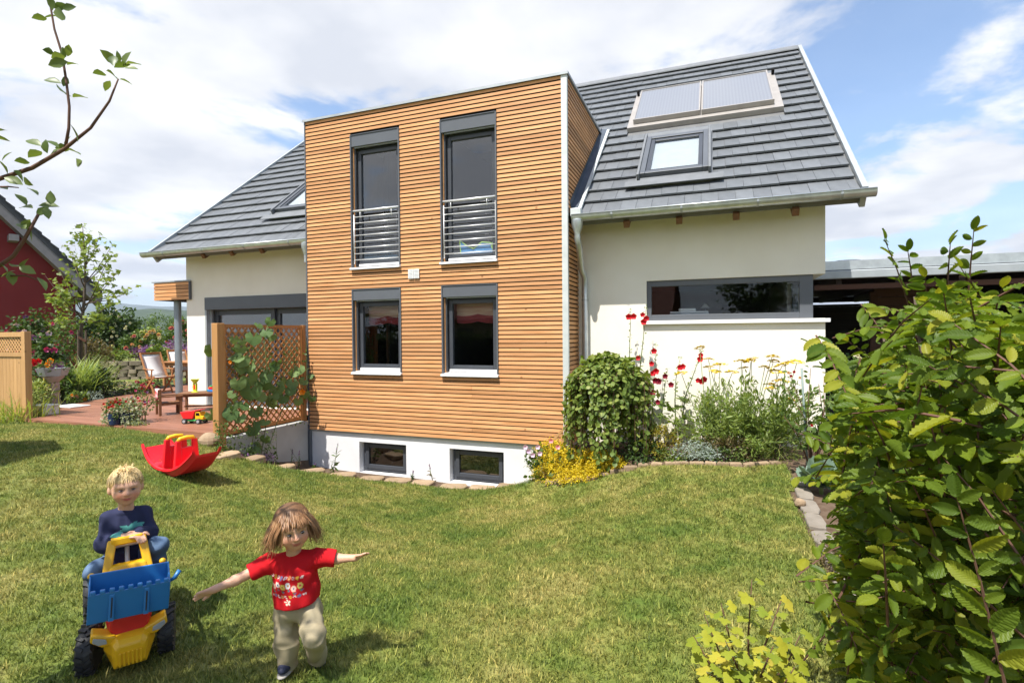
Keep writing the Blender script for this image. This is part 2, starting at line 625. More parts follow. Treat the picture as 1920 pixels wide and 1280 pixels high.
def lawn_mat(name, blades=False):
    """mown lawn: green patches, straw patches, a few bare spots"""
    m, t, b = new_mat(name)
    L = t.links.new
    geo = _n(t, 'ShaderNodeNewGeometry')
    n1 = _n(t, 'ShaderNodeTexNoise'); n1.inputs['Scale'].default_value = 0.95; n1.inputs['Detail'].default_value = 4; n1.inputs['Roughness'].default_value = 0.6
    L(geo.outputs['Position'], n1.inputs['Vector'])
    n2 = _n(t, 'ShaderNodeTexNoise'); n2.inputs['Scale'].default_value = 4.5; n2.inputs['Detail'].default_value = 3
    L(geo.outputs['Position'], n2.inputs['Vector'])
    ad = _n(t, 'ShaderNodeMath', operation='MULTIPLY_ADD'); L(n2.outputs[0], ad.inputs[0]); ad.inputs[1].default_value = 0.55; L(n1.outputs[0], ad.inputs[2])
    cr = _n(t, 'ShaderNodeValToRGB'); e = cr.color_ramp.elements
    e[0].position = 0.60; e[0].color = (0.098, 0.146, 0.026, 1)
    e[1].position = 0.98; e[1].color = (0.265, 0.245, 0.080, 1)
    x = e.new(0.74); x.color = (0.150, 0.180, 0.038, 1)
    x = e.new(0.86); x.color = (0.208, 0.212, 0.056, 1)
    L(ad.outputs[0], cr.inputs[0])
    col = cr.outputs[0]
    if blades:
        oi = _n(t, 'ShaderNodeObjectInfo')
        ad2 = _n(t, 'ShaderNodeMath', operation='ADD'); L(geo.outputs['Random Per Island'], ad2.inputs[0]); L(oi.outputs['Random'], ad2.inputs[1])
        fr = _n(t, 'ShaderNodeMath', operation='FRACT'); L(ad2.outputs[0], fr.inputs[0])
        c2 = _n(t, 'ShaderNodeValToRGB'); e2 = c2.color_ramp.elements
        e2[0].position = 0.0; e2[0].color = (0.50, 0.62, 0.45, 1); e2[1].position = 0.86; e2[1].color = (1.45, 1.38, 1.25, 1)
        x2 = e2.new(0.93); x2.color = (2.7, 2.3, 2.4, 1)
        L(fr.outputs[0], c2.inputs[0])
        mu = _n(t, 'ShaderNodeMix', data_type='RGBA', blend_type='MULTIPLY'); mu.inputs[0].default_value = 1
        L(col, mu.inputs[6]); L(c2.outputs[0], mu.inputs[7]); col = mu.outputs[2]
    L(col, b.inputs['Base Color'])
    setp(b, rough=0.55, spec=0.25)
    if blades:
        tr = _n(t, 'ShaderNodeBsdfTranslucent'); L(col, tr.inputs['Color'])
        ms = _n(t, 'ShaderNodeMixShader'); ms.inputs[0].default_value = 0.35
        L(b.outputs[0], ms.inputs[1]); L(tr.outputs[0], ms.inputs[2]); L(ms.outputs[0], t.nodes['Material Output'].inputs['Surface'])
    return m


def solar_mat(name):
    m, t, b = new_mat(name)
    L = t.links.new
    tc = _n(t, 'ShaderNodeTexCoord')
    wv = _n(t, 'ShaderNodeTexWave'); wv.inputs['Scale'].default_value = 5.5; wv.inputs['Distortion'].default_value = 0.4
    wv.bands_direction = 'X'
    L(tc.outputs['Object'], wv.inputs['Vector'])
    cr = _n(t, 'ShaderNodeValToRGB'); cr.color_ramp.elements[0].color = (0.215, 0.22, 0.235, 1); cr.color_ramp.elements[1].color = (0.25, 0.255, 0.27, 1)
    L(wv.outputs[0], cr.inputs[0]); L(cr.outputs[0], b.inputs['Base Color'])
    setp(b, rough=0.28, spec=0.8)
    b.inputs['Coat Weight'].default_value = 0.6
    return m


MT = {}
MT['slat'] = wood_mat('larch_slat', (0.64, 0.335, 0.155), (0.47, 0.22, 0.085), 'X', objvar=0.20)
MT['slat_y'] = wood_mat('larch_slat_side', (0.66, 0.345, 0.150), (0.50, 0.235, 0.085), 'Y', objvar=0.22)
MT['membrane'] = surf('black_membrane', (0.012, 0.011, 0.010), rough=0.9, spec=0.1)
MT['plaster'] = surf('cream_plaster', (0.87, 0.83, 0.73), (0.79, 0.745, 0.64), scale=1.3, rough=0.85, spec=0.15, bump=0.5, bscale=140)
MT['plaster_white'] = surf('white_plaster', (0.76, 0.76, 0.77), (0.66, 0.66, 0.67), scale=1.8, rough=0.85, spec=0.15, bump=0.25, bscale=150)
MT['concrete'] = surf('retaining_plaster', (0.40, 0.40, 0.39), (0.33, 0.33, 0.315), scale=3.0, rough=0.85, spec=0.15, bump=0.3, bscale=90)
MT['anthracite'] = surf('anthracite_frame', (0.060, 0.066, 0.078), (0.050, 0.055, 0.066), scale=3, rough=0.38, spec=0.45)
MT['anthracite_box'] = surf('anthracite_shutter_box', (0.105, 0.115, 0.13), (0.095, 0.103, 0.118), scale=3, rough=0.42, spec=0.45)
MT['white_sill'] = surf('white_sill_metal', (0.78, 0.78, 0.78), (0.72, 0.72, 0.73), scale=4, rough=0.35, spec=0.5)
MT['zinc'] = surf('galvanised_zinc', (0.60, 0.64, 0.65), (0.47, 0.50, 0.52), scale=9, rough=0.38, metal=0.75, spec=0.5, bump=0.08, bscale=30)
MT['zinc_dull'] = surf('weathered_zinc', (0.42, 0.45, 0.47), (0.34, 0.37, 0.39), scale=5, rough=0.55, metal=0.4)
MT['flashing'] = surf('dark_grey_flashing', (0.19, 0.20, 0.215), (0.15, 0.16, 0.17), scale=5, rough=0.6, metal=0.2)
MT['zinc_cap'] = surf('pale_edge_metal', (0.62, 0.65, 0.64), (0.52, 0.56, 0.55), scale=6, rough=0.5, metal=0.25)
MT['steel'] = surf('stainless_steel', (0.74, 0.74, 0.74), (0.68, 0.68, 0.68), scale=12, rough=0.38, metal=0.45)
MT['lead'] = surf('valley_metal', (0.10, 0.12, 0.15), (0.075, 0.09, 0.115), scale=5, rough=0.5, metal=0.3)
MT['tile'] = surf('slate_grey_tile', (0.158, 0.168, 0.180), (0.112, 0.121, 0.130), scale=5, rough=0.46, spec=0.4, objvar=0.11, bump=0.1, bscale=80)
MT['tile_mass'] = MT['tile']
MT['glass'] = glass_mat('window_glass')
MT['glass_low'] = glass_mat('window_glass_low', ior=1.55)
MT['glass_dark'] = glass_mat('window_glass_dark', (0.35, 0.38, 0.38))
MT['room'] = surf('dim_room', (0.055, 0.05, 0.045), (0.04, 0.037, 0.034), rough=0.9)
MT['blind_red'] = surf('wine_red_fabric', (0.26, 0.035, 0.045), (0.20, 0.03, 0.035), scale=9, rough=0.9)
MT['blind_cream'] = surf('striped_cream_fabric', (0.62, 0.48, 0.36), (0.45, 0.22, 0.19), scale=7, rough=0.9, stretch=(0.2, 1, 5))
MT['blind_white'] = surf('white_roller_blind', (0.56, 0.57, 0.57), (0.52, 0.53, 0.53), rough=0.8)
MT['solar'] = solar_mat('solar_absorber')
MT['alu'] = surf('champagne_aluminium', (0.40, 0.375, 0.35), (0.34, 0.315, 0.295), scale=6, rough=0.45, metal=0.3)
MT['rafter'] = wood_mat('rafter_wood', (0.20, 0.10, 0.05), (0.13, 0.065, 0.03), 'Y')
MT['soffit'] = surf('grey_roof_deck', (0.16, 0.16, 0.16), (0.13, 0.13, 0.13), rough=.8)
MT['lattice'] = wood_mat('lattice_wood', (0.46, 0.215, 0.075), (0.35, 0.15, 0.05), 'Z', knots=False, objvar=0.14)
MT['post'] = wood_mat('post_wood', (0.53, 0.28, 0.105), (0.43, 0.21, 0.075), 'Z')
MT['fence'] = wood_mat('pale_fence_wood', (0.50, 0.295, 0.13), (0.41, 0.23, 0.095), 'Z', objvar=0.1)
MT['deck'] = wood_mat('deck_board', (0.30, 0.135, 0.085), (0.21, 0.092, 0.056), 'X', objvar=0.22, knots=False, rough=0.5)
MT['furn'] = wood_mat('teak', (0.42, 0.20, 0.085), (0.33, 0.145, 0.055), 'Z', knots=False)
MT['furn_dark'] = wood_mat('brown_toy_wood', (0.235, 0.105, 0.045), (0.17, 0.075, 0.032), 'Z', knots=False)
MT['canvas'] = surf('white_canvas', (0.74, 0.73, 0.72), (0.66, 0.65, 0.65), rough=0.9, scale=5)
MT['column'] = surf('grey_blue_steel', (0.30, 0.35, 0.39), (0.26, 0.31, 0.35), rough=0.4, metal=0.5)
MT['sandstone'] = surf('sandstone', (0.36, 0.27, 0.18), (0.27, 0.19, 0.12), scale=9, rough=0.9, spec=0.1, objvar=0.22, bump=0.5, bscale=45)
MT['drystone'] = surf('dry_wall_stone', (0.30, 0.25, 0.19), (0.19, 0.16, 0.12), scale=7, rough=0.95, spec=0.1, objvar=0.3, bump=0.7, bscale=30)
MT['soil'] = surf('garden_soil', (0.085, 0.055, 0.036), (0.14, 0.10, 0.07), scale=12, rough=0.95, spec=0.1, bump=0.8, bscale=35)
MT['field'] = surf('far_meadow', (0.12, 0.14, 0.04), (0.08, 0.10, 0.03), scale=0.05, rough=0.95, spec=0.1)
MT['lawn'] = lawn_mat('lawn_sheet')
MT['grass'] = lawn_mat('grass_blades', True)
MT['bark'] = surf('grey_brown_bark', (0.13, 0.095, 0.07), (0.08, 0.06, 0.045), scale=22, rough=0.9, bump=0.5, bscale=60)
MT['twig'] = surf('reddish_twig', (0.13, 0.062, 0.04), (0.085, 0.045, 0.03), scale=22, rough=0.75)
MT['stem'] = surf('green_stem', (0.13, 0.19, 0.055), (0.10, 0.14, 0.04), scale=20, rough=0.6)
MT['stake'] = surf('green_stake', (0.22, 0.28, 0.25), (0.17, 0.22, 0.20), rough=0.5)
# ------------------------------------------------------------------ terrain
STONES_PX = [(410, 857, .02), (455, 864, -.12), (500, 872, -.28), (545, 880, -.42), (590, 887, -.53), (640, 895, -.61), (690, 901, -.65), (740, 906, -.68),
             (800, 912, -.70), (850, 916, -.715), (900, 919, -.72), (945, 917, -.70), (985, 909, -.62)]
BED_PX = [(1030, 912, -.45), (1090, 905, -.30), (1140, 893, -.2), (1200, 878, -.08), (1250, 874, -.03), (1300, 873, 0), (1400, 876, .02), (1472, 871, .03)]
RIGHT_PX = [(1482, 905, .0), (1510, 985, -.03), (1560, 1100, -.05), (1612, 1200, -.07), (1660, 1290, -.08)]
G_KIDS = -0.10
_cp = [at_z(*p) for p in STONES_PX[::2] + BED_PX + RIGHT_PX]
_cp += [at_z(350, 884, 0.0), at_z(540, 1262, G_KIDS - .02), at_z(160, 1255, G_KIDS), at_z(300, 1120, G_KIDS - .0), at_z(60, 792, .12), at_z(250, 806, .12), at_z(395, 838, .09),
        at_z(1000, 1270, -.15), at_z(1350, 1270, -.12), at_z(900, 1050, -.38), at_z(1150, 980, -.2), at_z(650, 1000, -.42), at_z(480, 930, -.26)]
_cp += [np.array(p, float) for p in [(6.9, -7.8, -.08), (9.5, -8, -.05), (9.5, -4, -.03), (12, -1, .05), (10, 1, .1), (8.8, .2, .06), (6.9, .6, .05), (5.6, .5, 0.0),
        (4.95, .3, -.02), (4.75, -.1, -.08), (4.25, -.05, -.68), (2.2, 0, -.72), (0.2, 0, -.68), (.15, -1.0, -.45), (0.1, -1.7, -.05), (-6, -5, .1), (-10, -8, .1), (0, -9, 0), (5, -12, 0.0),
        (-10, 0, .12), (-12, 6, .1), (4, 14, 0), (12, 8, .15), (14, -8, 0)]]
_cp = np.array(_cp)


def _tps_fit(P, lam=0.002):
    n = len(P)
    r2 = ((P[:, None, :2] - P[None, :, :2]) ** 2).sum(-1)
    K = 0.5 * r2 * np.log(r2 + 1e-9) + lam * np.eye(n)
    A = np.zeros((n + 3, n + 3)); A[:n, :n] = K; A[:n, n] = 1; A[:n, n + 1:] = P[:, :2]; A[n, :n] = 1; A[n + 1:, :n] = P[:, :2].T
    return np.linalg.solve(A, np.concatenate([P[:, 2], np.zeros(3)]))


_tw = _tps_fit(_cp)
XL, XR, WD, YW = -3.956, 8.42, 4.907, 0.713
HZ = 5.6
YE, ZE, YR, ZR = 0.1815, 3.4992, 5.4539, 7.8906
RS = (ZR - ZE) / (YR - YE)
Z_DECK = 0.22


def gz(x, y):
    x = np.atleast_1d(np.asarray(x, float)); y = np.atleast_1d(np.asarray(y, float))
    cx = np.clip(x, -14, 15); cy = np.clip(y, -13, 14)
    r2 = (cx[:, None] - _cp[None, :, 0]) ** 2 + (cy[:, None] - _cp[None, :, 1]) ** 2
    z = (0.5 * r2 * np.log(r2 + 1e-9)) @ _tw[:len(_cp)] + _tw[-3] + _tw[-2] * cx + _tw[-1] * cy
    z = np.clip(z, -0.8, 0.25)
    left = (x < -0.09) & (y > -1.74)
    z = np.where(left, 0.12, z)
    far = np.hypot(x - 2, y)
    z = np.where(far > 13, z + (0.1 - z) * np.clip((far - 13) / 8, 0, 1), z)
    z = np.where((y > 24) | (x < -40), z - 0.035 * np.clip(far - 24, 0, 400), z)
    inside = ((x > XL + .2) & (x < XR - .2) & (y > .97) & (y < 9.9)) | ((x > .15) & (x < WD - .15) & (y > .22) & (y < 9))
    return np.where(inside, -3.0, z)


def gz1(x, y):
    return float(gz(x, y)[0])


_gx = np.concatenate([[-6000, -3000, -1500, -700, -300, -150, -80, -50, -35, -25, -18], np.arange(-14, 15.01, .1), [18, 25, 40, 80, 200, 600, 2000, 6000]])
_gy = np.concatenate([[-6000, -2000, -600, -200, -80, -40, -25, -18], np.arange(-13, 3.01, .1), np.arange(4, 25, 1.0), [30, 40, 60, 100, 180, 300, 600, 1200, 3000, 6000]])
_X, _Y = np.meshgrid(_gx, _gy)
_Z = gz(_X.ravel(), _Y.ravel())
_nx, _ny = len(_gx), len(_gy)
_id = np.arange(_nx * _ny).reshape(_ny, _nx)
_Q = np.stack([_id[:-1, :-1], _id[:-1, 1:], _id[1:, 1:], _id[1:, :-1]], -1).reshape(-1, 4)


def ground_mat():
    m = MT['soil'].copy(); m.name = 'ground_soil_and_meadow'
    t = m.node_tree; L = t.links.new; b = t.nodes['Principled BSDF']
    old = b.inputs['Base Color'].links[0].from_socket
    geo = _n(t, 'ShaderNodeNewGeometry'); ln = _n(t, 'ShaderNodeVectorMath', operation='LENGTH'); L(geo.outputs['Position'], ln.inputs[0])
    mr = _n(t, 'ShaderNodeMapRange'); mr.inputs['From Min'].default_value = 13; mr.inputs['From Max'].default_value = 15; L(ln.outputs['Value'], mr.inputs['Value'])
    mx = _n(t, 'ShaderNodeMix', data_type='RGBA'); L(mr.outputs[0], mx.inputs[0]); L(old, mx.inputs[6]); mx.inputs[7].default_value = (0.15, 0.165, 0.045, 1)
    L(mx.outputs[2], b.inputs['Base Color'])
    return m


_me = np_mesh('ground', np.stack([_X.ravel(), _Y.ravel(), _Z], 1), _Q, ground_mat())
tag(put(bpy.data.objects.new('ground', _me)), 'brown soil of the flower beds running out into meadow', 'ground', kind='structure')

# lawn sheet
LAWN_POLY = [(-5.4, -1.74), (-.05, -1.74)] + [tuple(at_z(*p)[:2]) for p in STONES_PX + BED_PX + RIGHT_PX] + [(7.6, -7.0), (7.6, -12), (-11, -12), (-11, -1.74)]


def in_poly(x, y, poly):
    c = np.zeros(x.shape, bool); n = len(poly); j = n - 1
    for i in range(n):
        xi, yi = poly[i]; xj, yj = poly[j]
        hit = ((yi > y) != (yj > y)) & (x < (xj - xi) * (y - yi) / (yj - yi + 1e-12) + xi)
        c ^= hit; j = i
    return c


_lx = np.arange(-11, 9.01, .1); _ly = np.arange(-12, 1.5, .1)
_LX, _LY = np.meshgrid(_lx, _ly)
_LZ = gz(_LX.ravel(), _LY.ravel()) + 0.012
_li = np.arange(_LX.size).reshape(_LX.shape)
_LQ = np.stack([_li[:-1, :-1], _li[:-1, 1:], _li[1:, 1:], _li[1:, :-1]], -1).reshape(-1, 4)
_cx = (_LX[:-1, :-1] + .05).ravel(); _cy = (_LY[:-1, :-1] + .05).ravel()
_keep = in_poly(_cx, _cy, LAWN_POLY)
_LQ = _LQ[_keep]
_used = np.unique(_LQ); _re = np.full(_LX.size, -1); _re[_used] = np.arange(len(_used))
_me = np_mesh('lawn', np.stack([_LX.ravel(), _LY.ravel(), _LZ], 1)[_used], _re[_LQ], MT['lawn'])
LAWN = put(bpy.data.objects.new('lawn', _me))
tag(LAWN, 'mown lawn with green and straw coloured patches', 'lawn', kind='structure')

# lawn behind the terrace
_b = MB(); _pts = [(-18, -1), (-5.5, -1), (-6.9, .3), (-7.8, 2.4), (-9.2, 6.2), (-3.5, 14), (-24, 14)]
_b.add([(x, y, gz1(x, y) + .02) for x, y in _pts], [tuple(range(len(_pts)))])
_b.build('back_lawn', MT['lawn'], label='strip of lawn between the terrace and the dry stone wall', cat='lawn', kind='structure')

# ------------------------------------------------------------------ far hills
def hill_strip(name, label, dist, prof, mat, thick, seed, rough):
    """prof: list of (u, v) top line in the photo; built as a ridge at that distance"""
    r = np.random.default_rng(seed)
    us = np.linspace(-900, 2900, 260)
    vs_ = np.interp(us, [p[0] for p in prof], [p[1] for p in prof]) + np.convolve(r.normal(size=260), np.ones(5) / 5, 'same') * rough
    top = np.array([at_d(u, v, dist) for u, v in zip(us, vs_)])
    rows = []
    for k, (dy, f) in enumerate([(-thick, 0.0), (-thick * .6, .55), (-thick * .25, .88), (0, 1.0), (thick * .6, .6), (thick, 0.0)]):
        p = top.copy(); base = -14.0
        p[:, 2] = base + (top[:, 2] - base) * f + r.normal(size=260) * rough * dist / 2500 * (0.3 < f < 1)
        p[:, :2] += FW[:2] * dy
        rows.append(p)
    V = np.concatenate(rows); n = 260
    Q = np.array([(a * n + i, a * n + i + 1, (a + 1) * n + i + 1, (a + 1) * n + i) for a in range(5) for i in range(n - 1)])
    me = np_mesh(name, V, Q, mat)
    return tag(put(bpy.data.objects.new(name, me)), label, 'hill', kind='structure')


MT['forest'] = surf('far_forest', (0.030, 0.048, 0.022), (0.052, 0.075, 0.030), scale=0.03, rough=0.95, spec=0.05, bump=0.0)
MT['forest_far'] = surf('distant_forest', (0.035, 0.055, 0.035), (0.05, 0.07, 0.04), scale=0.01, rough=0.95, spec=0.05)
hill_strip('hills', 'blue ridge of hills on the horizon', 3600, [(-900, 560), (0, 560), (150, 566), (230, 569), (280, 573), (350, 575), (700, 585), (2900, 590)], MT['forest_far'], 700, 3, 1.2)
hill_strip('wooded_hill', 'dark wooded hillside below the blue ridge', 1100, [(-900, 590), (150, 592), (200, 590), (260, 582), (290, 578), (350, 582), (700, 592), (2900, 600)], MT['forest'], 260, 4, 1.6)

# ------------------------------------------------------------------ house
house = thing('house', (2.2, YW, 0), 'cream plastered house with grey tiled roof and a larch clad bay', 'house')


def wall_holes(b, x0, x1, z0, z1, y0, y1, holes):
    xs = sorted({x0, x1, *[h[0] for h in holes], *[h[1] for h in holes]}); zs = sorted({z0, z1, *[h[2] for h in holes], *[h[3] for h in holes]})
    xs = [x for x in xs if x0 <= x <= x1]; zs = [z for z in zs if z0 <= z <= z1]
    for i in range(len(xs) - 1):
        run = None
        for k in range(len(zs) - 1):
            cx, cz = (xs[i] + xs[i + 1]) / 2, (zs[k] + zs[k + 1]) / 2
            solid = not any(h[0] < cx < h[1] and h[2] < cz < h[3] for h in holes)
            if solid:
                run = (run[0], zs[k + 1]) if run else (zs[k], zs[k + 1])
            if (not solid or k == len(zs) - 2) and run:
                b.box(xs[i], xs[i + 1], y0, y1, run[0], run[1]); run = None


DOOR = (-3.41, 0.02, Z_DECK, 2.56)
RIB = (5.98, XR + .01, 1.90, 2.52)
b = MB(); wall_holes(b, XL, 0.02, -1.2, 3.56, YW, YW + .3, [DOOR])
b.build('wall', MT['plaster'], house)
b = MB(); wall_holes(b, WD - .02, XR, -1.2, 3.56, YW, YW + .3, [RIB])
b.build('wall', MT['plaster'], house)
# gable and rear walls
yb = 2 * YR - YW
for x0, x1, right in ((XL, XL + .3, False), (XR - .3, XR, True)):
    b = MB()
    zt = lambda y: ZE + RS * (YR - abs(y - YR) - YE) - .08
    if right:
        ya = 2.2
        b.prism([(YW + .3, -1.2), (ya, -1.2), (ya, 1.90), (YW + .3, 1.90)], lambda y, z: (x0, y, z), lambda y, z: (x1 - .002, y, z))
        b.prism([(YW + .3, 2.52), (ya, 2.52), (ya, zt(ya)), (YW + .3, zt(YW + .3))], lambda y, z: (x0, y, z), lambda y, z: (x1 - .002, y, z))
        b.prism([(ya, -1.2), (yb, -1.2), (yb, zt(yb)), (YR, zt(YR)), (ya, zt(ya))], lambda y, z: (x0, y, z), lambda y, z: (x1 - .002, y, z))
    else:
        b.prism([(YW + .3, -1.2), (yb, -1.2), (yb, zt(yb)), (YR, zt(YR)), (YW + .3, zt(YW + .3))], lambda y, z: (x0 + .002, y, z), lambda y, z: (x1, y, z))
    b.build('wall', MT['plaster'], house)
MB().box(XL + .31, XR - .31, yb - .3, yb, -1.2, 3.5).build('wall', MT['plaster'], house)
# floors and partitions keep the rooms dark
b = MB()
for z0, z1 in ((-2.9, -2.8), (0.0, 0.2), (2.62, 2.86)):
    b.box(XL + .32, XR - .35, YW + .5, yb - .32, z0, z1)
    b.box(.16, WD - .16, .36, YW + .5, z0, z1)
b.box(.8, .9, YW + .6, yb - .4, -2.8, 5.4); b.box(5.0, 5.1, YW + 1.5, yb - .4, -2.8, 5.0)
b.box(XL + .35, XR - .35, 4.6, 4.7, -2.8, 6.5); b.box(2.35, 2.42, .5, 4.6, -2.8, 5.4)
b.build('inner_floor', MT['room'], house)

# ---- roof
RX0, RX1 = -4.25, 8.77
roof = MB()


def rp(x, t, h=0.0):
    """point on the front roof plane: t metres up the slope from the eave, h above it"""
    c = 1 / math.hypot(1, RS); s = RS * c
    return (x, YE + t * c - h * s, ZE + t * s + h * c)


TL = math.hypot(YR - YE, ZR - ZE)
YBAY = YE + (HZ - ZE) / RS                         # where the bay's flat roof meets the slope
TB = (YBAY - YE) * math.hypot(1, RS)
for xa, xb, t0 in ((RX0, 0.0, 0.0), (WD, RX1, 0.0), (0.0, WD, TB + .02)):
    roof.add([rp(xa, t0, -.16), rp(xb, t0, -.16), rp(xb, TL, -.16), rp(xa, TL, -.16), rp(xa, t0, 0), rp(xb, t0, 0), rp(xb, TL, 0), rp(xa, TL, 0)],
             [(0, 1, 2, 3), (4, 7, 6, 5), (0, 4, 5, 1), (1, 5, 6, 2), (2, 6, 7, 3), (3, 7, 4, 0)])
roof.add([(RX0, YR, ZR), (RX1, YR, ZR), (RX1, 2 * YR - YE, ZE), (RX0, 2 * YR - YE, ZE), (RX0, YR, ZR - .2), (RX1, YR, ZR - .2), (RX1, 2 * YR - YE, ZE - .2), (RX0, 2 * YR - YE, ZE - .2)],
         [(0, 1, 2, 3), (7, 6, 5, 4), (0, 3, 7, 4), (1, 5, 6, 2), (2, 6, 7, 3), (0, 4, 5, 1)])
roof_o = roof.build('roof', MT['soffit'], house)
# tiles
ROWS = 18; TP = TL / ROWS; TWD = 0.2265
b = MB(); b.box(-TWD / 2 + .002, TWD / 2 - .002, -.02, TP + .03, -.026, 0)
tile_me = b.mesh('roof_tile'); tile_me.materials.append(MT['tile'])
c_, s_ = 1 / math.hypot(1, RS), RS / math.hypot(1, RS)
TROT = Matrix(((1, 0, 0, 0), (0, c_, -s_, 0), (0, s_, c_, 0), (0, 0, 0, 1))) @ Matrix.Rotation(-math.atan(.045 / TP), 4, 'X')
SOLAR = (5.42, 8.12, 3.22, 5.22)     # x0, x1, t0, t1 on the slope
SKY_R = (5.84, 6.92, 0.76, 2.66)
SKY_L = (-1.75, -0.5, 1.02, 2.7)


def hit(x0, x1, t0, t1, R):
    return x1 > R[0] + .02 and x0 < R[1] - .02 and t1 > R[2] + .17 and t0 < R[3] - .17


tiles = []
for r in range(ROWS):
    t0 = r * TP
    off = 0.5 * (r % 2)
    k0 = int(math.floor(RX0 / TWD)) - 1
    for k in range(k0, int(RX1 / TWD) + 2):
        x0 = (k + off) * TWD; x1 = x0 + TWD
        xa, xb = max(x0, RX0), min(x1, RX1 - .06)
        if xb - xa < .03: continue
        if xa < WD + .1 and xb > 0 and t0 < TB + .05:
            if xa < 0: xb = min(xb, -.02)
            elif xb > WD + .14: xa = max(xa, WD + .14)
            else: continue
            if xb - xa < .03: continue
        skip = False
        for R in (SOLAR, SKY_R, SKY_L):
            if hit(xa, xb, t0, t0 + TP, R):
                if xa < R[0] - .03 and xb > R[0]: xb = R[0]
                elif xb > R[1] + .03 and xa < R[1]: xa = R[1]
                else: skip = True
        if skip: continue
        tiles.append((xa, xb, r))
vis = []
for (xa, xb, r) in tiles:
    c = rp((xa + xb) / 2, r * TP + TP / 2, .05)
    u, v = to_px(c)
    score = F_PX / depth_of(c)
    hid = (xb < 0 and u > 572) or (0 < xa < WD and u < 1085) or (xa < 0 < xb)
    vis.append((-1 if hid else score, xa, xb, r))
vis.sort(key=lambda q: -q[0])
mass = MB()
for i, (sc_, xa, xb, r) in enumerate(vis):
    jit = random.uniform(-.003, .003)
    M4 = Matrix.Translation(rp((xa + xb) / 2, r * TP, .052 + jit)) @ TROT @ Matrix.Rotation(random.uniform(-.006, .006), 4, 'Z') @ Matrix.Diagonal(((xb - xa) / TWD, 1, 1, 1))
    if i < 300 and sc_ > 0:
        piece('roof_tile', tile_me, roof_o, M4)
    else:
        mass.box(-TWD / 2 + .002, TWD / 2 - .002, -.02, TP + .03, -.026, 0, M4)
mass.build('roof_tile_rows', MT['tile'], roof_o, kind='stuff')
# ridge cap, verge metal
for k in range(11):
    xa = RX0 + k * 1.185
    b = MB(); b.prism([(-.13, -.085), (0, .03), (.13, -.085), (.13, -.06), (0, .062), (-.13, -.06)], lambda y, z: (xa, YR + y, ZR + .05 + z + .003 * (k % 2)), lambda y, z: (xa + 1.19, YR + y, ZR + .05 + z + .003 * (k % 2)))
    b.build('ridge_cap', MT['flashing'], roof_o)
for xa, xb in ((RX1 - .045, RX1 + .02), (RX0 - .03, RX0 + .03)):
    b = MB()
    b.add([rp(xa, -.04, -.2), rp(xb, -.04, -.2), rp(xb, TL + .05, -.2), rp(xa, TL + .05, -.2), rp(xa, -.04, .085), rp(xb, -.04, .085), rp(xb, TL + .05, .085), rp(xa, TL + .05, .085)],
          [(0, 3, 2, 1), (4, 5, 6, 7), (0, 1, 5, 4), (1, 2, 6, 5), (2, 3, 7, 6), (3, 0, 4, 7)])
    b.build('verge_trim', MT['zinc_dull'], roof_o)
# rafter tails
for u, v in ((1179, 414), (1275, 407), (1379, 399), (1487, 391), (401, 474), (453, 469), (509, 464)):
    p = at_y(u, v, .5)
    b = MB(); b.beam((p[0], .24, p[2] - .11), (p[0], YW + .05, p[2] + .28), .085, .10)
    b.build('rafter_tail', MT['rafter'], roof_o)


def gutter(x0, x1):
    prof = []
    R = .078
    for k in range(11):
        a = math.pi * (1 + k / 10)
        prof.append((.115 + R * math.cos(a), ZE - .015 + R * math.sin(a)))
    prof[0] = (prof[0][0] - .0, prof[0][1] + .012)
    inner = [(y + (.115 - y) * .07, z + .006) for y, z in prof[::-1]]
    b = MB(); b.prism(prof + inner, lambda y, z: (x0, y, z), lambda y, z: (x1, y, z))
    for xe in (x0, x1):
        b.prism(prof, lambda y, z: (xe - .004, y, z), lambda y, z: (xe + .004, y, z))
    g = b.build('gutter', MT['zinc'], house, auto=True)
    MB().tube([(x0, .037, ZE), (x1, .037, ZE)], .010, 8).build('gutter_bead', MT['zinc'], g, smooth=True)
    n = int((x1 - x0) / .95)
    for k in range(n):
        xk = x0 + (k + .6) * (x1 - x0) / n
        pb = [(y + (y - .115) * .06, z + (z - ZE + .015) * .06) for y, z in prof]
        b = MB(); b.prism(pb + [(y + (.115 - y) * .05, z + .004) for y, z in pb[::-1]], lambda y, z: (xk, y, z), lambda y, z: (xk + .03, y, z))
        b.build('gutter_bracket', MT['zinc_dull'], g)
    return g


g_r = gutter(WD + .05, 8.87)
g_l = gutter(-4.46, -.03)
MB().box(WD + .03, WD + .19, .05, .19, ZE - .02, ZE + .10).build('gutter_end_box', MT['zinc_cap'], g_r, bevel=.01)


def downpipe(pts, hopper, parent=house):
    b = MB(); b.tube(pts, .047, 14); o = b.build('downpipe', MT['zinc'], parent, auto=True)
    b = MB(); b.lathe([(.045, -.19), (.05, -.16), (.085, -.06), (.09, .02), (.07, .03)], 16, c=hopper); b.build('hopper', MT['zinc'], o, auto=True)
    return o


px_ = at_y(1097, 600, .62)[0]
dp = downpipe([(5.03, .12, 3.28), (5.03, .12, 3.14), (5.045, .17, 3.03), (px_ - .03, .52, 2.73), (px_, .62, 2.6), (px_, .62, 2.4), (px_, .62, 0.0)], (5.03, .115, 3.40))
for z in (2.25, .9):
    MB().lathe([(.053, -.012), (.053, .012)], 14, c=(px_, .62, z)).build('pipe_clip', MT['zinc_dull'], dp)
downpipe([(-.1, .12, 3.28), (-.1, .12, 3.1), (-.08, .5, 2.8), (-.07, .62, 2.65), (-.07, .62, .3)], (-.1, .115, 3.40))

# ---- solar collectors
cor = []
sol = MB()


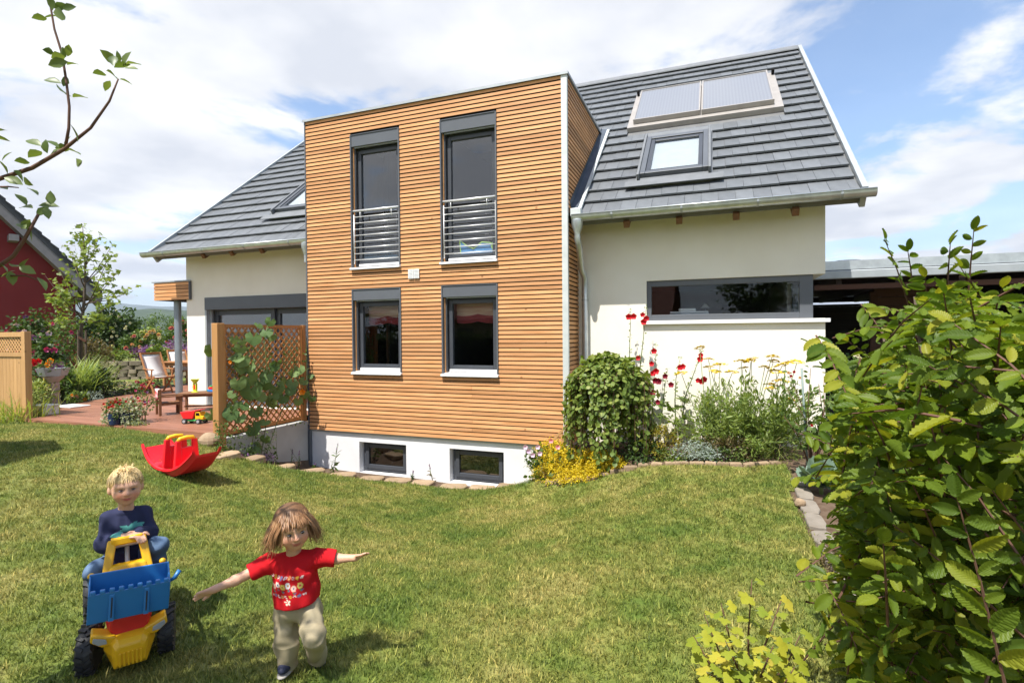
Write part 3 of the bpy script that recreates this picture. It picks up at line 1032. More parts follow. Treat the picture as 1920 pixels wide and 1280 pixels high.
def slope_box(b, x0, x1, t0, t1, h0, h1):
    b.add([rp(x0, t0, h0), rp(x1, t0, h0), rp(x1, t1, h0), rp(x0, t1, h0), rp(x0, t0, h1), rp(x1, t0, h1), rp(x1, t1, h1), rp(x0, t1, h1)],
          [(0, 3, 2, 1), (4, 5, 6, 7), (0, 1, 5, 4), (1, 2, 6, 5), (2, 3, 7, 6), (3, 0, 4, 7)])
    return b


solar = slope_box(MB(), SOLAR[0], SOLAR[1], SOLAR[2], SOLAR[3], .0, .098).build('solar_collector', MT['alu'], house)
for xa, xb in ((5.53, 6.745), (6.765, 7.98)):
    t0, t1 = 3.37, 5.13
    f = MB()
    slope_box(f, xa, xa + .026, t0, t1, .099, .19); slope_box(f, xb - .026, xb, t0, t1, .099, .19)
    slope_box(f, xa + .027, xb - .027, t0, t0 + .03, .099, .189); slope_box(f, xa + .027, xb - .027, t1 - .026, t1, .099, .189)
    f.build('collector_frame', MT['alu'], solar)
    slope_box(MB(), xa + .02, xb - .02, t0 + .025, t1 - .02, .10, .175).build('absorber_panel', MT['solar'], solar)
for xa in (5.44, 8.06):
    slope_box(MB(), xa, xa + .05, 5.06, 5.16, .099, .20).build('pipe_connector', MT['membrane'], solar, bevel=.01)


def roof_window(name, R, ajar):
    x0, x1, t0, t1 = R
    w = slope_box(MB(), x0 - .03, x1 + .03, t0 - .02, t1, .0, .085).build(name, MT['flashing'], house)
    f = MB()
    slope_box(f, x0 + .03, x0 + .11, t0 + .18, t1 - .2, .084, .16); slope_box(f, x1 - .11, x1 - .03, t0 + .18, t1 - .2, .084, .16)
    slope_box(f, x0 + .111, x1 - .111, t1 - .30, t1 - .2, .084, .159); slope_box(f, x0 + .111, x1 - .111, t0 + .18, t0 + .26, .084, .159)
    f.build('frame', MT['anthracite_box'], w, bevel=.006)
    s = MB()
    slope_box(s, x0 + .115, x0 + .18, t0 + .27, t1 - .32, .084, .145); slope_box(s, x1 - .18, x1 - .115, t0 + .27, t1 - .32, .084, .145)
    slope_box(s, x0 + .181, x1 - .181, t1 - .40, t1 - .32, .084, .144); slope_box(s, x0 + .181, x1 - .181, t0 + .27, t0 + .33, .084, .144)
    s.build('sash', MT['anthracite'], w, bevel=.006)
    slope_box(MB(), x0 + .17, x1 - .17, t0 + .32, t1 - .39, .09, .094).build('blind', MT['blind_white'], w)
    slope_box(MB(), x0 + .17, x1 - .17, t0 + .32, t1 - .39, .115, .121).build('pane', MT['glass'], w)
    slope_box(MB(), x0 + .0, x1 - .0, t1 - .2, t1 + .02, .086, .13).build('head_flashing', MT['flashing'], w)
    slope_box(MB(), x0 - .18, x1 + .18, t0 - .12, t0 + .06, .088, .10).build('apron_flashing', MT['flashing'], w)
    for xa in (x0 - .01, x1 - .03):
        slope_box(MB(), xa, xa + .04, t0 + .1, t1 - .1, .084, .19).build('side_flashing', MT['flashing'], w, bevel=.008)
    return w


roof_window('roof_window', SKY_R, False)
roof_window('roof_window', SKY_L, True)

# ---- larch clad bay
bay = thing('bay', (WD / 2, 0, 0), None, None)
bay.parent = house; bay.matrix_parent_inverse = wm(house).inverted()
WINS_U = [(1.0085, 1.9856, 2.9034, 5.2142), (2.7793, 3.7589, 2.9034, 5.2142)]
WINS_L = [(1.0085, 1.9856, 1.075, 2.515), (2.7793, 3.7589, 1.075, 2.515)]
WINS_B = [(1.0675, 2.029, -.715, -.1702), (2.8586, 3.8225, -.72, -.1702)]
b = MB(); wall_holes(b, .0, WD - .026, .002, HZ - .01, .045, .24, WINS_U + WINS_L)
b.box(WD - .2, WD - .025, .242, 2.9, .002, HZ - .01); b.box(.0, .2, .242, 2.9, .002, HZ - .01)
b.build('backing', MT['membrane'], bay)
NS = 82; PI_ = HZ / NS
wins = WINS_U + WINS_L
slat_cache = {}


def slat_mesh(axis, ln):
    key = (axis, round(ln, 3))
    if key not in slat_cache:
        h = PI_ - .0195
        prof = [(.0, .0), (.022, .007), (.022, h + .004), (.004, h)]     # (out, up): rhombus
        b = MB()
        if axis == 'X':
            b.prism(prof, lambda o, z: (-ln / 2, o, z), lambda o, z: (ln / 2, o, z))
        else:
            b.prism(prof, lambda o, z: (-o, -ln / 2, z), lambda o, z: (-o, ln / 2, z))
        me = b.mesh('slat'); me.materials.append(MT['slat'] if axis == 'X' else MT['slat_y'])
        slat_cache[key] = me
    return slat_cache[key]


x_l, x_r = .022, WD - .088
for i in range(NS):
    z0 = HZ - (i + 1) * PI_ + .004
    cuts = [(w[0] - .012, w[1] + .012) for w in wins if z0 + PI_ * .75 > w[2] - .045 and z0 + PI_ * .2 < w[3]]
    segs = []; xa = x_l
    for c in sorted(cuts):
        segs.append((xa, c[0])); xa = c[1]
    segs.append((xa, x_r))
    if len(segs) == 1 and i % 2 and i > 6:
        xj = random.choice((1.42, 2.37, 3.3)); segs = [(x_l, xj - .0015), (xj + .0015, x_r)]
    for a, e in segs:
        piece('slat', slat_mesh('X', e - a), bay, Matrix.Translation(((a + e) / 2, .0 + random.uniform(0, .0025), z0)))
for i in range(NS):
    z0 = HZ - (i + 1) * PI_ + .004
    ye_ = YW - .005 if z0 < ZE - .12 else YE + (z0 - ZE) / RS - .10
    if z0 > ZE - .12 and z0 < ZE + .3: ye_ = max(.1, ye_)
    ye_ = max(ye_, .08)
    piece('slat', slat_mesh('Y', round(ye_ - .02, 3)), bay, Matrix.Translation((WD - .001, (ye_ + .02) / 2, z0)))
# metal trims
b = MB(); b.box(WD - .086, WD + .006, -.010, .03, .0, HZ); b.box(WD - .02, WD + .006, .0301, .05, .0, HZ)
b.build('corner_profile', MT['zinc_cap'], bay, bevel=.003)
MB().box(-.004, .020, -.006, .24, -.002, HZ).build('edge_profile', MT['anthracite_box'], bay)
b = MB(); b.box(-.03, WD + .03, -.03, 2.75, HZ + .010, HZ + .024); b.box(-.03, WD + .03, -.031, -.022, HZ - .016, HZ + .0118); b.box(WD + .0225, WD + .031, -.0215, 2.75, HZ - .016, HZ + .0118)
b.build('roof_edge', MT['zinc_dull'], bay)
# valley flashing beside the bay
b = MB()
b.add([rp(WD + .005, .12, .09), rp(WD + .12, .12, .075), rp(WD + .12, TB + .1, .075), rp(WD + .005, TB + .1, .09), rp(WD + .005, .12, .20), rp(WD + .005, TB + .1, .12)], [(0, 1, 2, 3), (0, 3, 5, 4)])
b.build('valley_flashing', MT['lead'], bay)
slope_box(MB(), WD + .121, WD + .17, .06, TB + .02, .06, .098).build('valley_edge', MT['zinc_cap'], bay)

# basement wall under the bay
b = MB(); wall_holes(b, .03, WD - .03, -1.3, -.001, .055, .30, WINS_B)
b.box(WD - .3, WD - .0302, .3002, YW, -1.3, -.001)
b.build('basement_wall', MT['plaster_white'], house)
MB().box(.0, WD - .02, .03, .0545, -.03, -.006).build('drip_edge', MT['zinc_dull'], house)
b = MB(); b.box(-.1, .03, .0, YW + .1, -1.2, -.002); b.build('corner_strip', MT['anthracite_box'], house)


def window(R, kind, y_out=-.016, lab=None):
    x0, x1, z0, z1 = R
    w = thing('window', ((x0 + x1) / 2, .1, z0), lab, None)
    w.parent = house; w.matrix_parent_inverse = wm(house).inverted()
    hb = {'upper': .205, 'lower': .19, 'base': 0}[kind]
    yf = .135 if kind != 'base' else .17                # front of the frame
    if kind != 'base':
        b = MB(); b.box(x0 - .010, x0 + .012, y_out, .236, z0 - .01, z1); b.box(x1 - .012, x1 + .010, y_out, .236, z0 - .01, z1)
        b.box(x0 + .0122, x1 - .0122, y_out, .236, z1 - .008, z1 + .004)
        b.build('metal_lining', MT['anthracite_box'], w)
        MB().box(x0 + .0125, x0 + .03, .045, yf + .02, z0, z1 - hb - .002).build('wood_reveal', MT['slat_y'], w)
        b = MB(); b.box(x0 + .0124, x1 - .0124, -.004, .10, z1 - hb, z1 - .0082); b.build('shutter_box', MT['anthracite_box'], w, bevel=.004)
        MB().box(x0 + .05, x1 - .03, .03, .06, z1 - hb - .018, z1 - hb - .0005).build('shutter_rail', MT['zinc_dull'], w)
        b = MB(); b.box(x0 + .031, x0 + .055, .06, .10, z0 + .03, z1 - hb - .001); b.box(x1 - .036, x1 - .0125, .06, .10, z0 + .03, z1 - hb - .001)
        b.build('guide_rail', MT['anthracite'], w)
        b = MB(); b.prism([(-.055, z0 - .045), (-.055, z0 - .012), (yf, z0 + .022), (yf, z0 - .02)], lambda y, z: (x0 - .018, y, z), lambda y, z: (x1 + .018, y, z))
        b.build('sill', MT['white_sill'], w, bevel=.003)
    top = z1 - hb * .98
    xa, xb = x0 + .02, x1 - .013
    f = MB(); d0, d1 = yf, yf + .075
    f.box(xa, xa + .065, d0, d1, z0 + .02, top); f.box(xb - .065, xb, d0, d1, z0 + .02, top)
    f.box(xa + .0652, xb - .0652, d0, d1, top - .065, top); f.box(xa + .0652, xb - .0652, d0, d1, z0 + .02, z0 + .085)
    f.build('frame', MT['anthracite'], w, bevel=.004)
    s = MB(); e0, e1 = yf - .022, yf + .055; m = .048
    zz0, zz1 = z0 + .068, top - m
    s.box(xa + m, xa + m + .062, e0, e1, zz0, zz1); s.box(xb - m - .062, xb - m, e0, e1, zz0, zz1)
    s.box(xa + m + .0622, xb - m - .0622, e0, e1, zz1 - .062, zz1); s.box(xa + m + .0622, xb - m - .0622, e0, e1, zz0, zz0 + .062)
    s.build('sash', MT['anthracite'], w, bevel=.005)
    MB().box(xa + m + .05, xb - m - .05, yf + .012, yf + .018, zz0 + .05, zz1 - .05).build('pane', {'upper': MT['glass'], 'lower': MT['glass_low'], 'base': MT['glass_dark']}[kind], w)
    if kind != 'base':
        MB().box(xa + .06, xb - .01, yf - .05, yf - .001, z0 + .024, z0 + .064).build('weather_bar', MT['white_sill'], w, bevel=.004)
    return w


for R in WINS_U:
    w = window(R, 'upper')
    x0, x1, z0, z1 = R
    # juliet balcony railing
    rl = MB(); zr0, zr1 = z0 + .12, z0 + .86
    rl.tube([(x0 + .03, .012, z0 + .985), (x1 - .012, .012, z0 + .985)], .019, 10)
    ra = rl.build('railing', MT['steel'], w, smooth=True)
    b = MB(); b.tube([(x0 + .04, .012, zr0 - .06), (x0 + .04, .012, zr1 + .06)], .010, 8); b.tube([(x1 - .02, .012, zr0 - .06), (x1 - .02, .012, zr1 + .06)], .010, 8)
    b.build('upright', MT['steel'], ra, smooth=True)
    for k in range(8):
        z = z0 + .13 + k * .107
        MB().tube([(x0 + .04, .012, z), (x1 - .02, .012, z)], .0085, 8).build('rail_bar', MT['steel'], ra, smooth=True)
    for xx in (x0 + .17, x1 - .17):
        MB().tube([(xx, .012, zr1 + .0), (xx, .012, z0 + .985)], .008, 8).build('bracket', MT['steel'], ra, smooth=True)
for R in WINS_L:
    w = window(R, 'lower')
    x0, x1, z0, z1 = R
    for nm, mt, za, zb in (('blind', MT['blind_cream'], 2.05, 2.36), ('blind_hem', MT['blind_red'], 1.93, 2.055)):
        b = MB(); xs = np.linspace(x0 + .1, x1 - .08, 26)
        V = []; F = []
        for k, z in enumerate(np.linspace(za, zb, 7)):
            for i, x in enumerate(xs):
                V.append((x, .33 + .018 * math.sin(k * 2.1) + .01 * math.sin(x * 14), z - (.035 * abs(math.sin((x - x0) * math.pi * 2 / (x1 - x0))) if nm == 'blind_hem' or k < 3 else 0)))
        for k in range(6):
            for i in range(25):
                F.append((k * 26 + i, k * 26 + i + 1, (k + 1) * 26 + i + 1, (k + 1) * 26 + i))
        b.add(V, F); b.build(nm, mt, w, smooth=True)
for R in WINS_B:
    window(R, 'base')
# vent grilles
for xa in (2.155, 2.262):
    z0 = 2.655
    b = MB(); b.box(xa, xa + .1, -.026, -.004, z0, z0 + .155); v = b.build('vent_grille', MT['white_sill'], house, bevel=.003)
    for k in range(6):
        MB().box(xa + .012, xa + .088, -.0285, -.0262, z0 + .016 + k * .022, z0 + .022 + k * .022).build('vent_slot', MT['zinc_dull'], v)

# ---- ribbon window at the corner
x0, x1, z0, z1 = 5.98, XR, 1.90, 2.52
rw = thing('window', ((x0 + x1) / 2, YW, z0), 'long ribbon window wrapping the right corner', None); rw.parent = house; rw.matrix_parent_inverse = wm(house).inverted()
ya = YW + .035; xc = XR - .145
b = MB(); b.box(x0 + .002, x0 + .07, ya, ya + .09, z0 + .002, z1 - .002); b.box(xc - .17, xc, ya, ya + .09, z0 + .002, z1 - .002)
b.box(x0 + .0702, xc - .1702, ya, ya + .09, z1 - .09, z1 - .002); b.box(x0 + .0702, xc - .1702, ya, ya + .09, z0 + .002, z0 + .09)
b.box(xc - .09, xc, ya + .0902, 2.2, z0 + .002, z0 + .09); b.box(xc - .09, xc, ya + .0902, 2.2, z1 - .09, z1 - .002); b.box(xc - .09, xc, 2.1, 2.199, z0 + .0902, z1 - .0902)
b.build('frame', MT['anthracite_box'], rw, bevel=.004)
MB().box(x0 + .06, xc - .165, ya + .04, ya + .046, z0 + .08, z1 - .08).build('pane', MT['glass_low'], rw)
MB().box(xc - .046, xc - .04, ya + .09, 2.11, z0 + .08, z1 - .08).build('pane', MT['glass_low'], rw)
b = MB(); b.box(5.92, XR + .055, YW - .055, YW + .03, z0 - .058, z0 - .004); b.box(XR + .004, XR + .055, YW + .0302, 2.2, z0 - .058, z0 - .004)
b.build('sill', MT['white_sill'], rw, bevel=.004)
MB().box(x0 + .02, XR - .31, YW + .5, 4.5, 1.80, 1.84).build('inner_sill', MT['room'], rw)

# ---- terrace door
x0, x1, z0, z1 = DOOR
dr = thing('terrace_door', ((x0 + x1) / 2, YW, z0), 'wide dark sliding glass door', None); dr.parent = house; dr.matrix_parent_inverse = wm(house).inverted()
b = MB(); b.box(x0 + .002, x1, YW - .012, YW + .14, z1 - .27, z1 - .002); b.build('shutter_box', MT['anthracite_box'], dr, bevel=.004)
b = MB(); b.box(x0 + .002, x0 + .05, YW - .006, YW + .2, z0, z1 - .272); b.build('metal_lining', MT['zinc_dull'], dr)
b = MB(); b.box(x0 + .052, x0 + .10, YW + .08, YW + .12, z0, z1 - .272); b.build('guide_rail', MT['zinc_dull'], dr)
for xa, xb, yy in ((x0 + .10, -1.62, YW + .16), (-1.62, x1, YW + .21)):
    b = MB(); zt_ = z1 - .272
    b.box(xa, xa + .1, yy, yy + .07, z0, zt_); b.box(xb - .1, xb, yy, yy + .07, z0, zt_); b.box(xa + .1002, xb - .1002, yy, yy + .07, zt_ - .11, zt_); b.box(xa + .1002, xb - .1002, yy, yy + .07, z0, z0 + .1)
    s = b.build('sash', MT['anthracite'], dr, bevel=.004)
    MB().box(xa + .09, xb - .09, yy + .03, yy + .037, z0 + .09, zt_ - .1).build('pane', MT['glass'], s)
# things on the window boards, seen through the panes
b = MB(); p = at_y(1292, 588, YW + .45)
grill = thing('kitchen_appliance', (p[0], YW + .55, 1.84), 'silver kitchen appliance behind the ribbon window', 'appliance')
MB().box(p[0] - .30, p[0] + .30, YW + .4, YW + .8, 1.84, 2.02).build('body', MT['zinc_dull'], grill, bevel=.015)
MB().box(p[0] - .29, p[0] + .29, YW + .41, YW + .79, 2.022, 2.05).build('lid', MT['steel'], grill, bevel=.01)
MB().box(p[0] - .16, p[0] + .10, YW + .45, YW + .7, 2.052, 2.10).build('handle_block', MT['steel'], grill, bevel=.012)
p = at_y(1322, 560, YW + .95)
lampy = thing('table_lamp', (p[0], YW + .95, 1.84), 'small lamp with pale conical shade behind the ribbon window', 'lamp')
MB().lathe([(.05, 0), (.05, .012), (.012, .02), (.012, .28)], 12, c=(p[0], YW + .95, 1.84)).build('stand', MT['anthracite'], lampy, auto=True)
MB().lathe([(.075, .28), (.07, .285), (.012, .35)], 14, c=(p[0], YW + .95, 1.84)).build('lamp_shade', MT['blind_white'], lampy, auto=True)
# folded play tent behind the upper right window
MT['tent_blue'] = surf('blue_nylon', (0.10, 0.36, 0.72), (0.06, 0.25, 0.6), rough=0.5)
MT['tent_green'] = surf('lime_piping', (0.55, 0.85, 0.2), (0.5, 0.75, 0.15), rough=0.5)
pt = thing('play_tent', (3.3, .30, 2.88), 'blue play tent with lime green edging behind the upper right window', 'tent')
b = MB()
prof = [(3.02, 2.95), (3.0, 3.2), (3.12, 3.1), (3.25, 3.04), (3.4, 3.14), (3.55, 3.12), (3.62, 2.95)]
b.prism(prof, lambda x, z: (x, .235, z + .08), lambda x, z: (x + .03, .40, z + .02)); b.build('canopy', MT['tent_blue'], pt)
for pl in (prof[:3], prof[2:5], prof[4:]):
    b = MB(); b.tube([(x, .23, z + .085) for x, z in pl], .010, 6); b.build('piping', MT['tent_green'], pt)
MB().box(3.56, 3.66, .24, .4, 3.02, 3.22).build('bag', MT['tent_green'], pt, bevel=.02)
# ------------------------------------------------------------------ carport
cp_ = thing('carport', (11, 4, .1), 'flat roofed carport with galvanised fascia and dark timber walls behind the bush', 'carport')
CY0, CY1, CX0, CX1 = 2.0, 8.4, XR + .08, 15.5
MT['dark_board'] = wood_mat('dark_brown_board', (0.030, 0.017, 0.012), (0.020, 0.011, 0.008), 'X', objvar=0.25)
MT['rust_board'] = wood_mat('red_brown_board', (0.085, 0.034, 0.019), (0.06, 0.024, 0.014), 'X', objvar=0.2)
MT['asphalt'] = surf('dark_paving', (0.06, 0.058, 0.055), (0.045, 0.043, 0.042), scale=20, rough=.9)
MB().box(CX1 - .1, CX1, CY0 + .3, CY1 - .01, 0, 2.45).build('added_side_wall', MT['dark_board'], cp_)  # out-of-view wall, added to keep daylight out of the carport
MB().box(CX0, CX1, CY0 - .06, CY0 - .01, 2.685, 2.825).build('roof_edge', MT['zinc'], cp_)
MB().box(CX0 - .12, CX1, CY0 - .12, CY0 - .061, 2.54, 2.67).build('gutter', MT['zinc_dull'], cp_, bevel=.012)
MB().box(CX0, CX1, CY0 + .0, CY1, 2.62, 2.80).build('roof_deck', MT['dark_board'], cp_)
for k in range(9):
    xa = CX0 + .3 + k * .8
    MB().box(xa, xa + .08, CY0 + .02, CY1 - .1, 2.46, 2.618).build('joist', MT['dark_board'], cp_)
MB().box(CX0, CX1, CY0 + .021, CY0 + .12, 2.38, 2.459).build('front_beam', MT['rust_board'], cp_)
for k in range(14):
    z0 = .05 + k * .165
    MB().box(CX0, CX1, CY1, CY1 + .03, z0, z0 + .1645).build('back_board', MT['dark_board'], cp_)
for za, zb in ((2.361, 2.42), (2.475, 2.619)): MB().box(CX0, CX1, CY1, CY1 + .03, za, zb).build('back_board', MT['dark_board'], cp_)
for k in range(15):
    z0 = .05 + k * .165
    MB().box(CX0 + 1.35, CX0 + 2.9, 4.2, 4.24, z0, z0 + .155).build('shed_board', MT['rust_board'], cp_)
for xa, yy in ((CX0 + 1.28, 4.15), (CX0 + 3.3, CY0 + .06), (CX1 - .3, CY0 + .06), (CX0 + .1, CY1 - .2)):
    MB().box(xa, xa + .12, yy, yy + .12, 0, 2.455).build('post', MT['rust_board'], cp_)
MB().lathe([(.36, 0), (.36, .05), (.30, .10), (.2, .14), (.0, .155)], 20, c=(*at_y(1588, 488, 3.0)[:2], 2.8)).build('roof_dome', MT['anthracite_box'], cp_, auto=True)
MB().box(CX0, CX1 + 4, CY0 - .5, CY1 + 2, -.2, .13).build('paving', MT['asphalt'], None, label='grey paved floor of the carport', cat='paving', kind='structure')

# ------------------------------------------------------------------ terrace canopy and column
can = thing('terrace_canopy', (-4.4, .7, Z_DECK), 'larch slatted canopy on a steel column at the left house corner', 'canopy')
CXa, CXb, CYa, CYb, CZa, CZb = -4.93, -3.80, .66, 5.2, 2.535, 2.93
MB().box(CXa + .025, CXb - .025, CYa + .024, YW - .002, CZa, CZb - .0).build('core', MT['membrane'], can)
MB().box(CXa + .026, XL - .005, YW + .002, CYb, CZa + .001, CZb - .001).build('core', MT['membrane'], can)
n = 5; hp = (CZb - CZa) / n
for k in range(n):
    z0 = CZa + k * hp + .004
    MB().box(CXa + .02, CXb - .022, CYa, CYa + .022, z0, z0 + hp - .013).build('slat', MT['slat'], can)
    MB().box(CXa, CXa + .022, CYa + .03, CYb, z0, z0 + hp - .013).build('slat', MT['slat_y'], can)
b = MB(); b.box(CXa - .03, CXb + .0, CYa - .02, CYb, CZb + .002, CZb + .03); b.build('roof_edge', MT['zinc_dull'], can)
MB().box(CXb - .021, CXb + .004, CYa - .004, YW - .003, CZa, CZb).build('edge_profile', MT['anthracite_box'], can)
MB().tube([(-4.55, .95, Z_DECK), (-4.55, .95, CZa)], .075, 20, cap=False).build('column', MT['column'], can, smooth=True)

# ------------------------------------------------------------------ retaining wall, lattice screen
MB().box(-.20, -.012, -1.86, -.0105, -1.2, .145).build('retaining_wall', MT['concrete'], None, label='low grey retaining wall under the lattice screen', cat='wall')
scr = thing('lattice_screen', (-.1, -1.8, .15), 'brown wooden lattice screen with thick post beside the bay', 'screen')
LX = -.055
MB().box(LX - .06, LX + .06, -1.90, -1.765, .02, 1.915).build('post', MT['post'], scr, bevel=.008)
MB().box(LX - .04, LX + .04, -.09, -.02, .17, 1.905).build('post', MT['lattice'], scr, bevel=.005)
for z0, z1 in ((1.85, 1.90), (.20, .25)):
    MB().box(LX - .025, LX + .025, -1.764, -.091, z0, z1).build('rail', MT['lattice'], scr)
for y0 in (-1.764, -.136):
    MB().box(LX - .0249, LX + .0249, y0, y0 + .045, .2505, 1.8495).build('stile', MT['lattice'], scr)


def lattice(parent, corner, eu, ev, wu, hv, pitch, wd, th, mat, nrm):
    """two crossed layers of diagonal strips clipped to a rectangle"""
    corner = np.asarray(corner, float); eu = np.asarray(eu, float); ev = np.asarray(ev, float); nrm = np.asarray(nrm, float)
    for layer, sgn in ((0, 1), (1, -1)):
        c = -hv if sgn > 0 else 0
        cmax = wu if sgn > 0 else wu + hv
        s = c + pitch * .5
        while s < cmax:
            pts = []
            for u in (0, wu):
                v = (u - s) * sgn
                if 0 <= v <= hv: pts.append((u, v))
            for v in (0, hv):
                u = s + v * sgn
                if 0 < u < wu: pts.append((u, v))
            if len(pts) >= 2:
                a, e = pts[0], max(pts, key=lambda q: (q[0] - pts[0][0]) ** 2 + (q[1] - pts[0][1]) ** 2)
                if math.hypot(a[0] - e[0], a[1] - e[1]) > .06:
                    o = nrm * (th * (.5 + layer * 1.02))
                    MB().beam(corner + eu * a[0] + ev * a[1] + o, corner + eu * e[0] + ev * e[1] + o, th, wd, up=np.cross(nrm, unit(eu * (e[0] - a[0]) + ev * (e[1] - a[1])))).build('lattice_strip', mat, parent)
            s += pitch


lattice(scr, (LX - .01, -1.719, .25), (0, 1, 0), (0, 0, 1), 1.583, 1.60, .125, .026, .009, MT['lattice'], (1, 0, 0))

# ------------------------------------------------------------------ deck
deck = thing('deck', (-4, 1, Z_DECK), 'reddish brown timber terrace deck', 'deck'); deck['kind'] = 'structure'
BW = .15
y = -1.70
while y < 6.2:
    xl = float(np.interp(y, [-1.7, -.1, 2.2, 6.2], [-4.95, -6.6, -7.6, -9.2]))
    xr = -.205 if y < YW - .16 else (XL - .02)
    cuts = sorted(random.uniform(xl + .5, xr - .5) for _ in range(1 if random.random() < .7 else 2))
    e = [xl] + cuts + [xr]
    for a, c in zip(e[:-1], e[1:]):
        MB().box(a + .002, c - .002, y + .004, y + BW - .004, Z_DECK - .028, Z_DECK).build('board', MT['deck'], deck)
    y += BW
MB().box(-4.96, -.22, -1.74, -1.705, .02, Z_DECK - .002).build('edge_board', MT['deck'], deck)
MB().box(-9.2, -.23, -1.70, 6.2, .10, Z_DECK - .035).build('sub_frame', MT['membrane'], deck)

# ------------------------------------------------------------------ stone edging of the lawn
edg = thing('stone_edging', at_z(700, 900, -.65), 'row of pale sandstone slabs edging the lawn below the bay', 'edging'); edg['kind'] = 'structure'


def slab_mesh(name, w, d, h, mat, seed):
    r = random.Random(seed)
    n = 9
    ring = []
    for k in range(n):
        a = 2 * math.pi * k / n
        cx = math.copysign(abs(math.cos(a)) ** .45, math.cos(a)); cy = math.copysign(abs(math.sin(a)) ** .45, math.sin(a))
        ring.append((cx * w / 2 * r.uniform(.9, 1.04), cy * d / 2 * r.uniform(.85, 1.05)))
    b = MB()
    tl = r.uniform(-.008, .008)
    b.add([(x, y_, -h) for x, y_ in ring] + [(x * .99, y_ * .99, -.012 + tl * x / w) for x, y_ in ring] + [(x * .93, y_ * .92, tl * x / w + r.uniform(-.003, .003)) for x, y_ in ring],
          [tuple(range(n - 1, -1, -1))] + [(k, (k + 1) % n, n + (k + 1) % n, n + k) for k in range(n)] + [(n + k, n + (k + 1) % n, 2 * n + (k + 1) % n, 2 * n + k) for k in range(n)] + [tuple(range(2 * n, 3 * n))])
    me = b.mesh(name); me.materials.append(mat)
    return me


def along(pts, step, jitter=0.0, rr=random.Random(3)):
    pts = [np.asarray(p) for p in pts]
    out = []; carry = 0.0
    for a, e in zip(pts[:-1], pts[1:]):
        L = np.linalg.norm((e - a)[:2]); d = carry
        while d < L:
            out.append((a + (e - a) * d / L, math.atan2(e[1] - a[1], e[0] - a[0]), d))
            d += step * (1 + rr.uniform(-jitter, jitter))
        carry = d - L
    return out


meshes = [slab_mesh('edging_stone', random.uniform(.40, .54), random.uniform(.24, .30), .16, MT['sandstone'], 20 + k) for k in range(6)]
for k, (p, a, _) in enumerate(along([at_z(*q) + np.array([0, .10, 0]) for q in STONES_PX], .49, .12)):
    z = gz1(p[0], p[1]) + .045
    piece('edging_stone', meshes[k % 6], edg, Matrix.Translation((p[0], p[1], z)) @ Matrix.Rotation(a + random.uniform(-.08, .08), 4, 'Z') @ Matrix.Rotation(random.uniform(-.04, .04), 4, 'X'))
edg2 = thing('bed_edging', at_z(1300, 873, 0), 'curved row of small pale stones edging the flower bed', 'edging'); edg2['kind'] = 'structure'
small = [slab_mesh('border_stone', random.uniform(.13, .2), .10, .1, MT['sandstone'], 40 + k) for k in range(5)]
for k, (p, a, _) in enumerate(along([at_z(*q) + np.array([0, .05, 0]) for q in BED_PX], .165, .15)):
    piece('border_stone', small[k % 5], edg2, Matrix.Translation((p[0], p[1], gz1(p[0], p[1]) + .038)) @ Matrix.Rotation(a + random.uniform(-.1, .1), 4, 'Z'))
edg3 = thing('bed_border', at_z(1510, 985, 0), 'row of grey slabs along the right edge of the lawn', 'edging'); edg3['kind'] = 'structure'
MT['greyslab'] = surf('grey_slab', (0.24, 0.21, 0.175), (0.18, 0.155, 0.125), scale=8, rough=0.9, objvar=.15, bump=.4, bscale=40)
gm = [slab_mesh('border_slab', random.uniform(.36, .44), .17, .12, MT['greyslab'], 60 + k) for k in range(4)]
for k, (p, a, _) in enumerate(along([at_z(*q) + np.array([.09, 0, 0]) for q in RIGHT_PX], .41, .06)):
    piece('border_slab', gm[k % 4], edg3, Matrix.Translation((p[0], p[1], gz1(p[0], p[1]) + .03)) @ Matrix.Rotation(a + random.uniform(-.05, .05), 4, 'Z'))


def boulder(name, label, p, r, mat, seed):
    b = MB(); b.ball((0, 0, 0), (1, 1, 1), 14, 9)
    q = np.random.default_rng(seed)
    d = unit(q.normal(size=(10, 3))); h = q.uniform(.72, .98, 10)
    V = np.array(b.v)
    for dd, hh in zip(d, h):
        over = np.clip(V @ dd - hh, 0, None); V -= over[:, None] * dd * .9
    V = V * np.asarray(r)
    b.v = [tuple(x) for x in V]
    o = b.build(name, mat, None, smooth=False)
    o.location = (p[0], p[1], p[2] + r[2] * .7)
    return tag(o, label, 'stone')


p = at_z(392, 838, .08); boulder('boulder', 'pale boulder lying behind the red rocker toy', p, (.17, .13, .13), MT['sandstone'], 5)
p = at_z(1500, 948, 0); boulder('field_stone', 'small pinkish stone lying on the grey bed border', p, (.055, .05, .045), MT['sandstone'], 6)
p = at_z(993, 905, -.62)
b = MB(); b.box(-.085, .085, -.07, .07, -.25, .30); o = b.build('stone_post', MT['sandstone'], None, bevel=.02, label='short pale stone post at the end of the slab edging', cat='post'); o.location = (p[0] + .03, p[1] + .12, p[2])
# little wooden fence beside the bay corner
lf = thing('low_fence', (4.75, -.25, 0), 'small sloping wooden fence piece at the right foot of the bay', 'fence')
pa, pb = at_y(1028, 838, -.10), at_y(1064, 800, -.10)
MB().beam(pa + [0, 0, .03], pb + [0, 0, .03], .03, .035).build('rail', MT['fence'], lf)
MB().beam(pa + [0, 0, -.14], pb + [0, 0, -.14], .03, .03).build('rail', MT['fence'], lf)
for k in range(5):
    q = pa + (pb - pa) * (k + .5) / 5
    MB().box(q[0] - .012, q[0] + .012, q[1] - .008, q[1] + .008, q[2] - .14, q[2] + .02).build('picket', MT['fence'], lf)

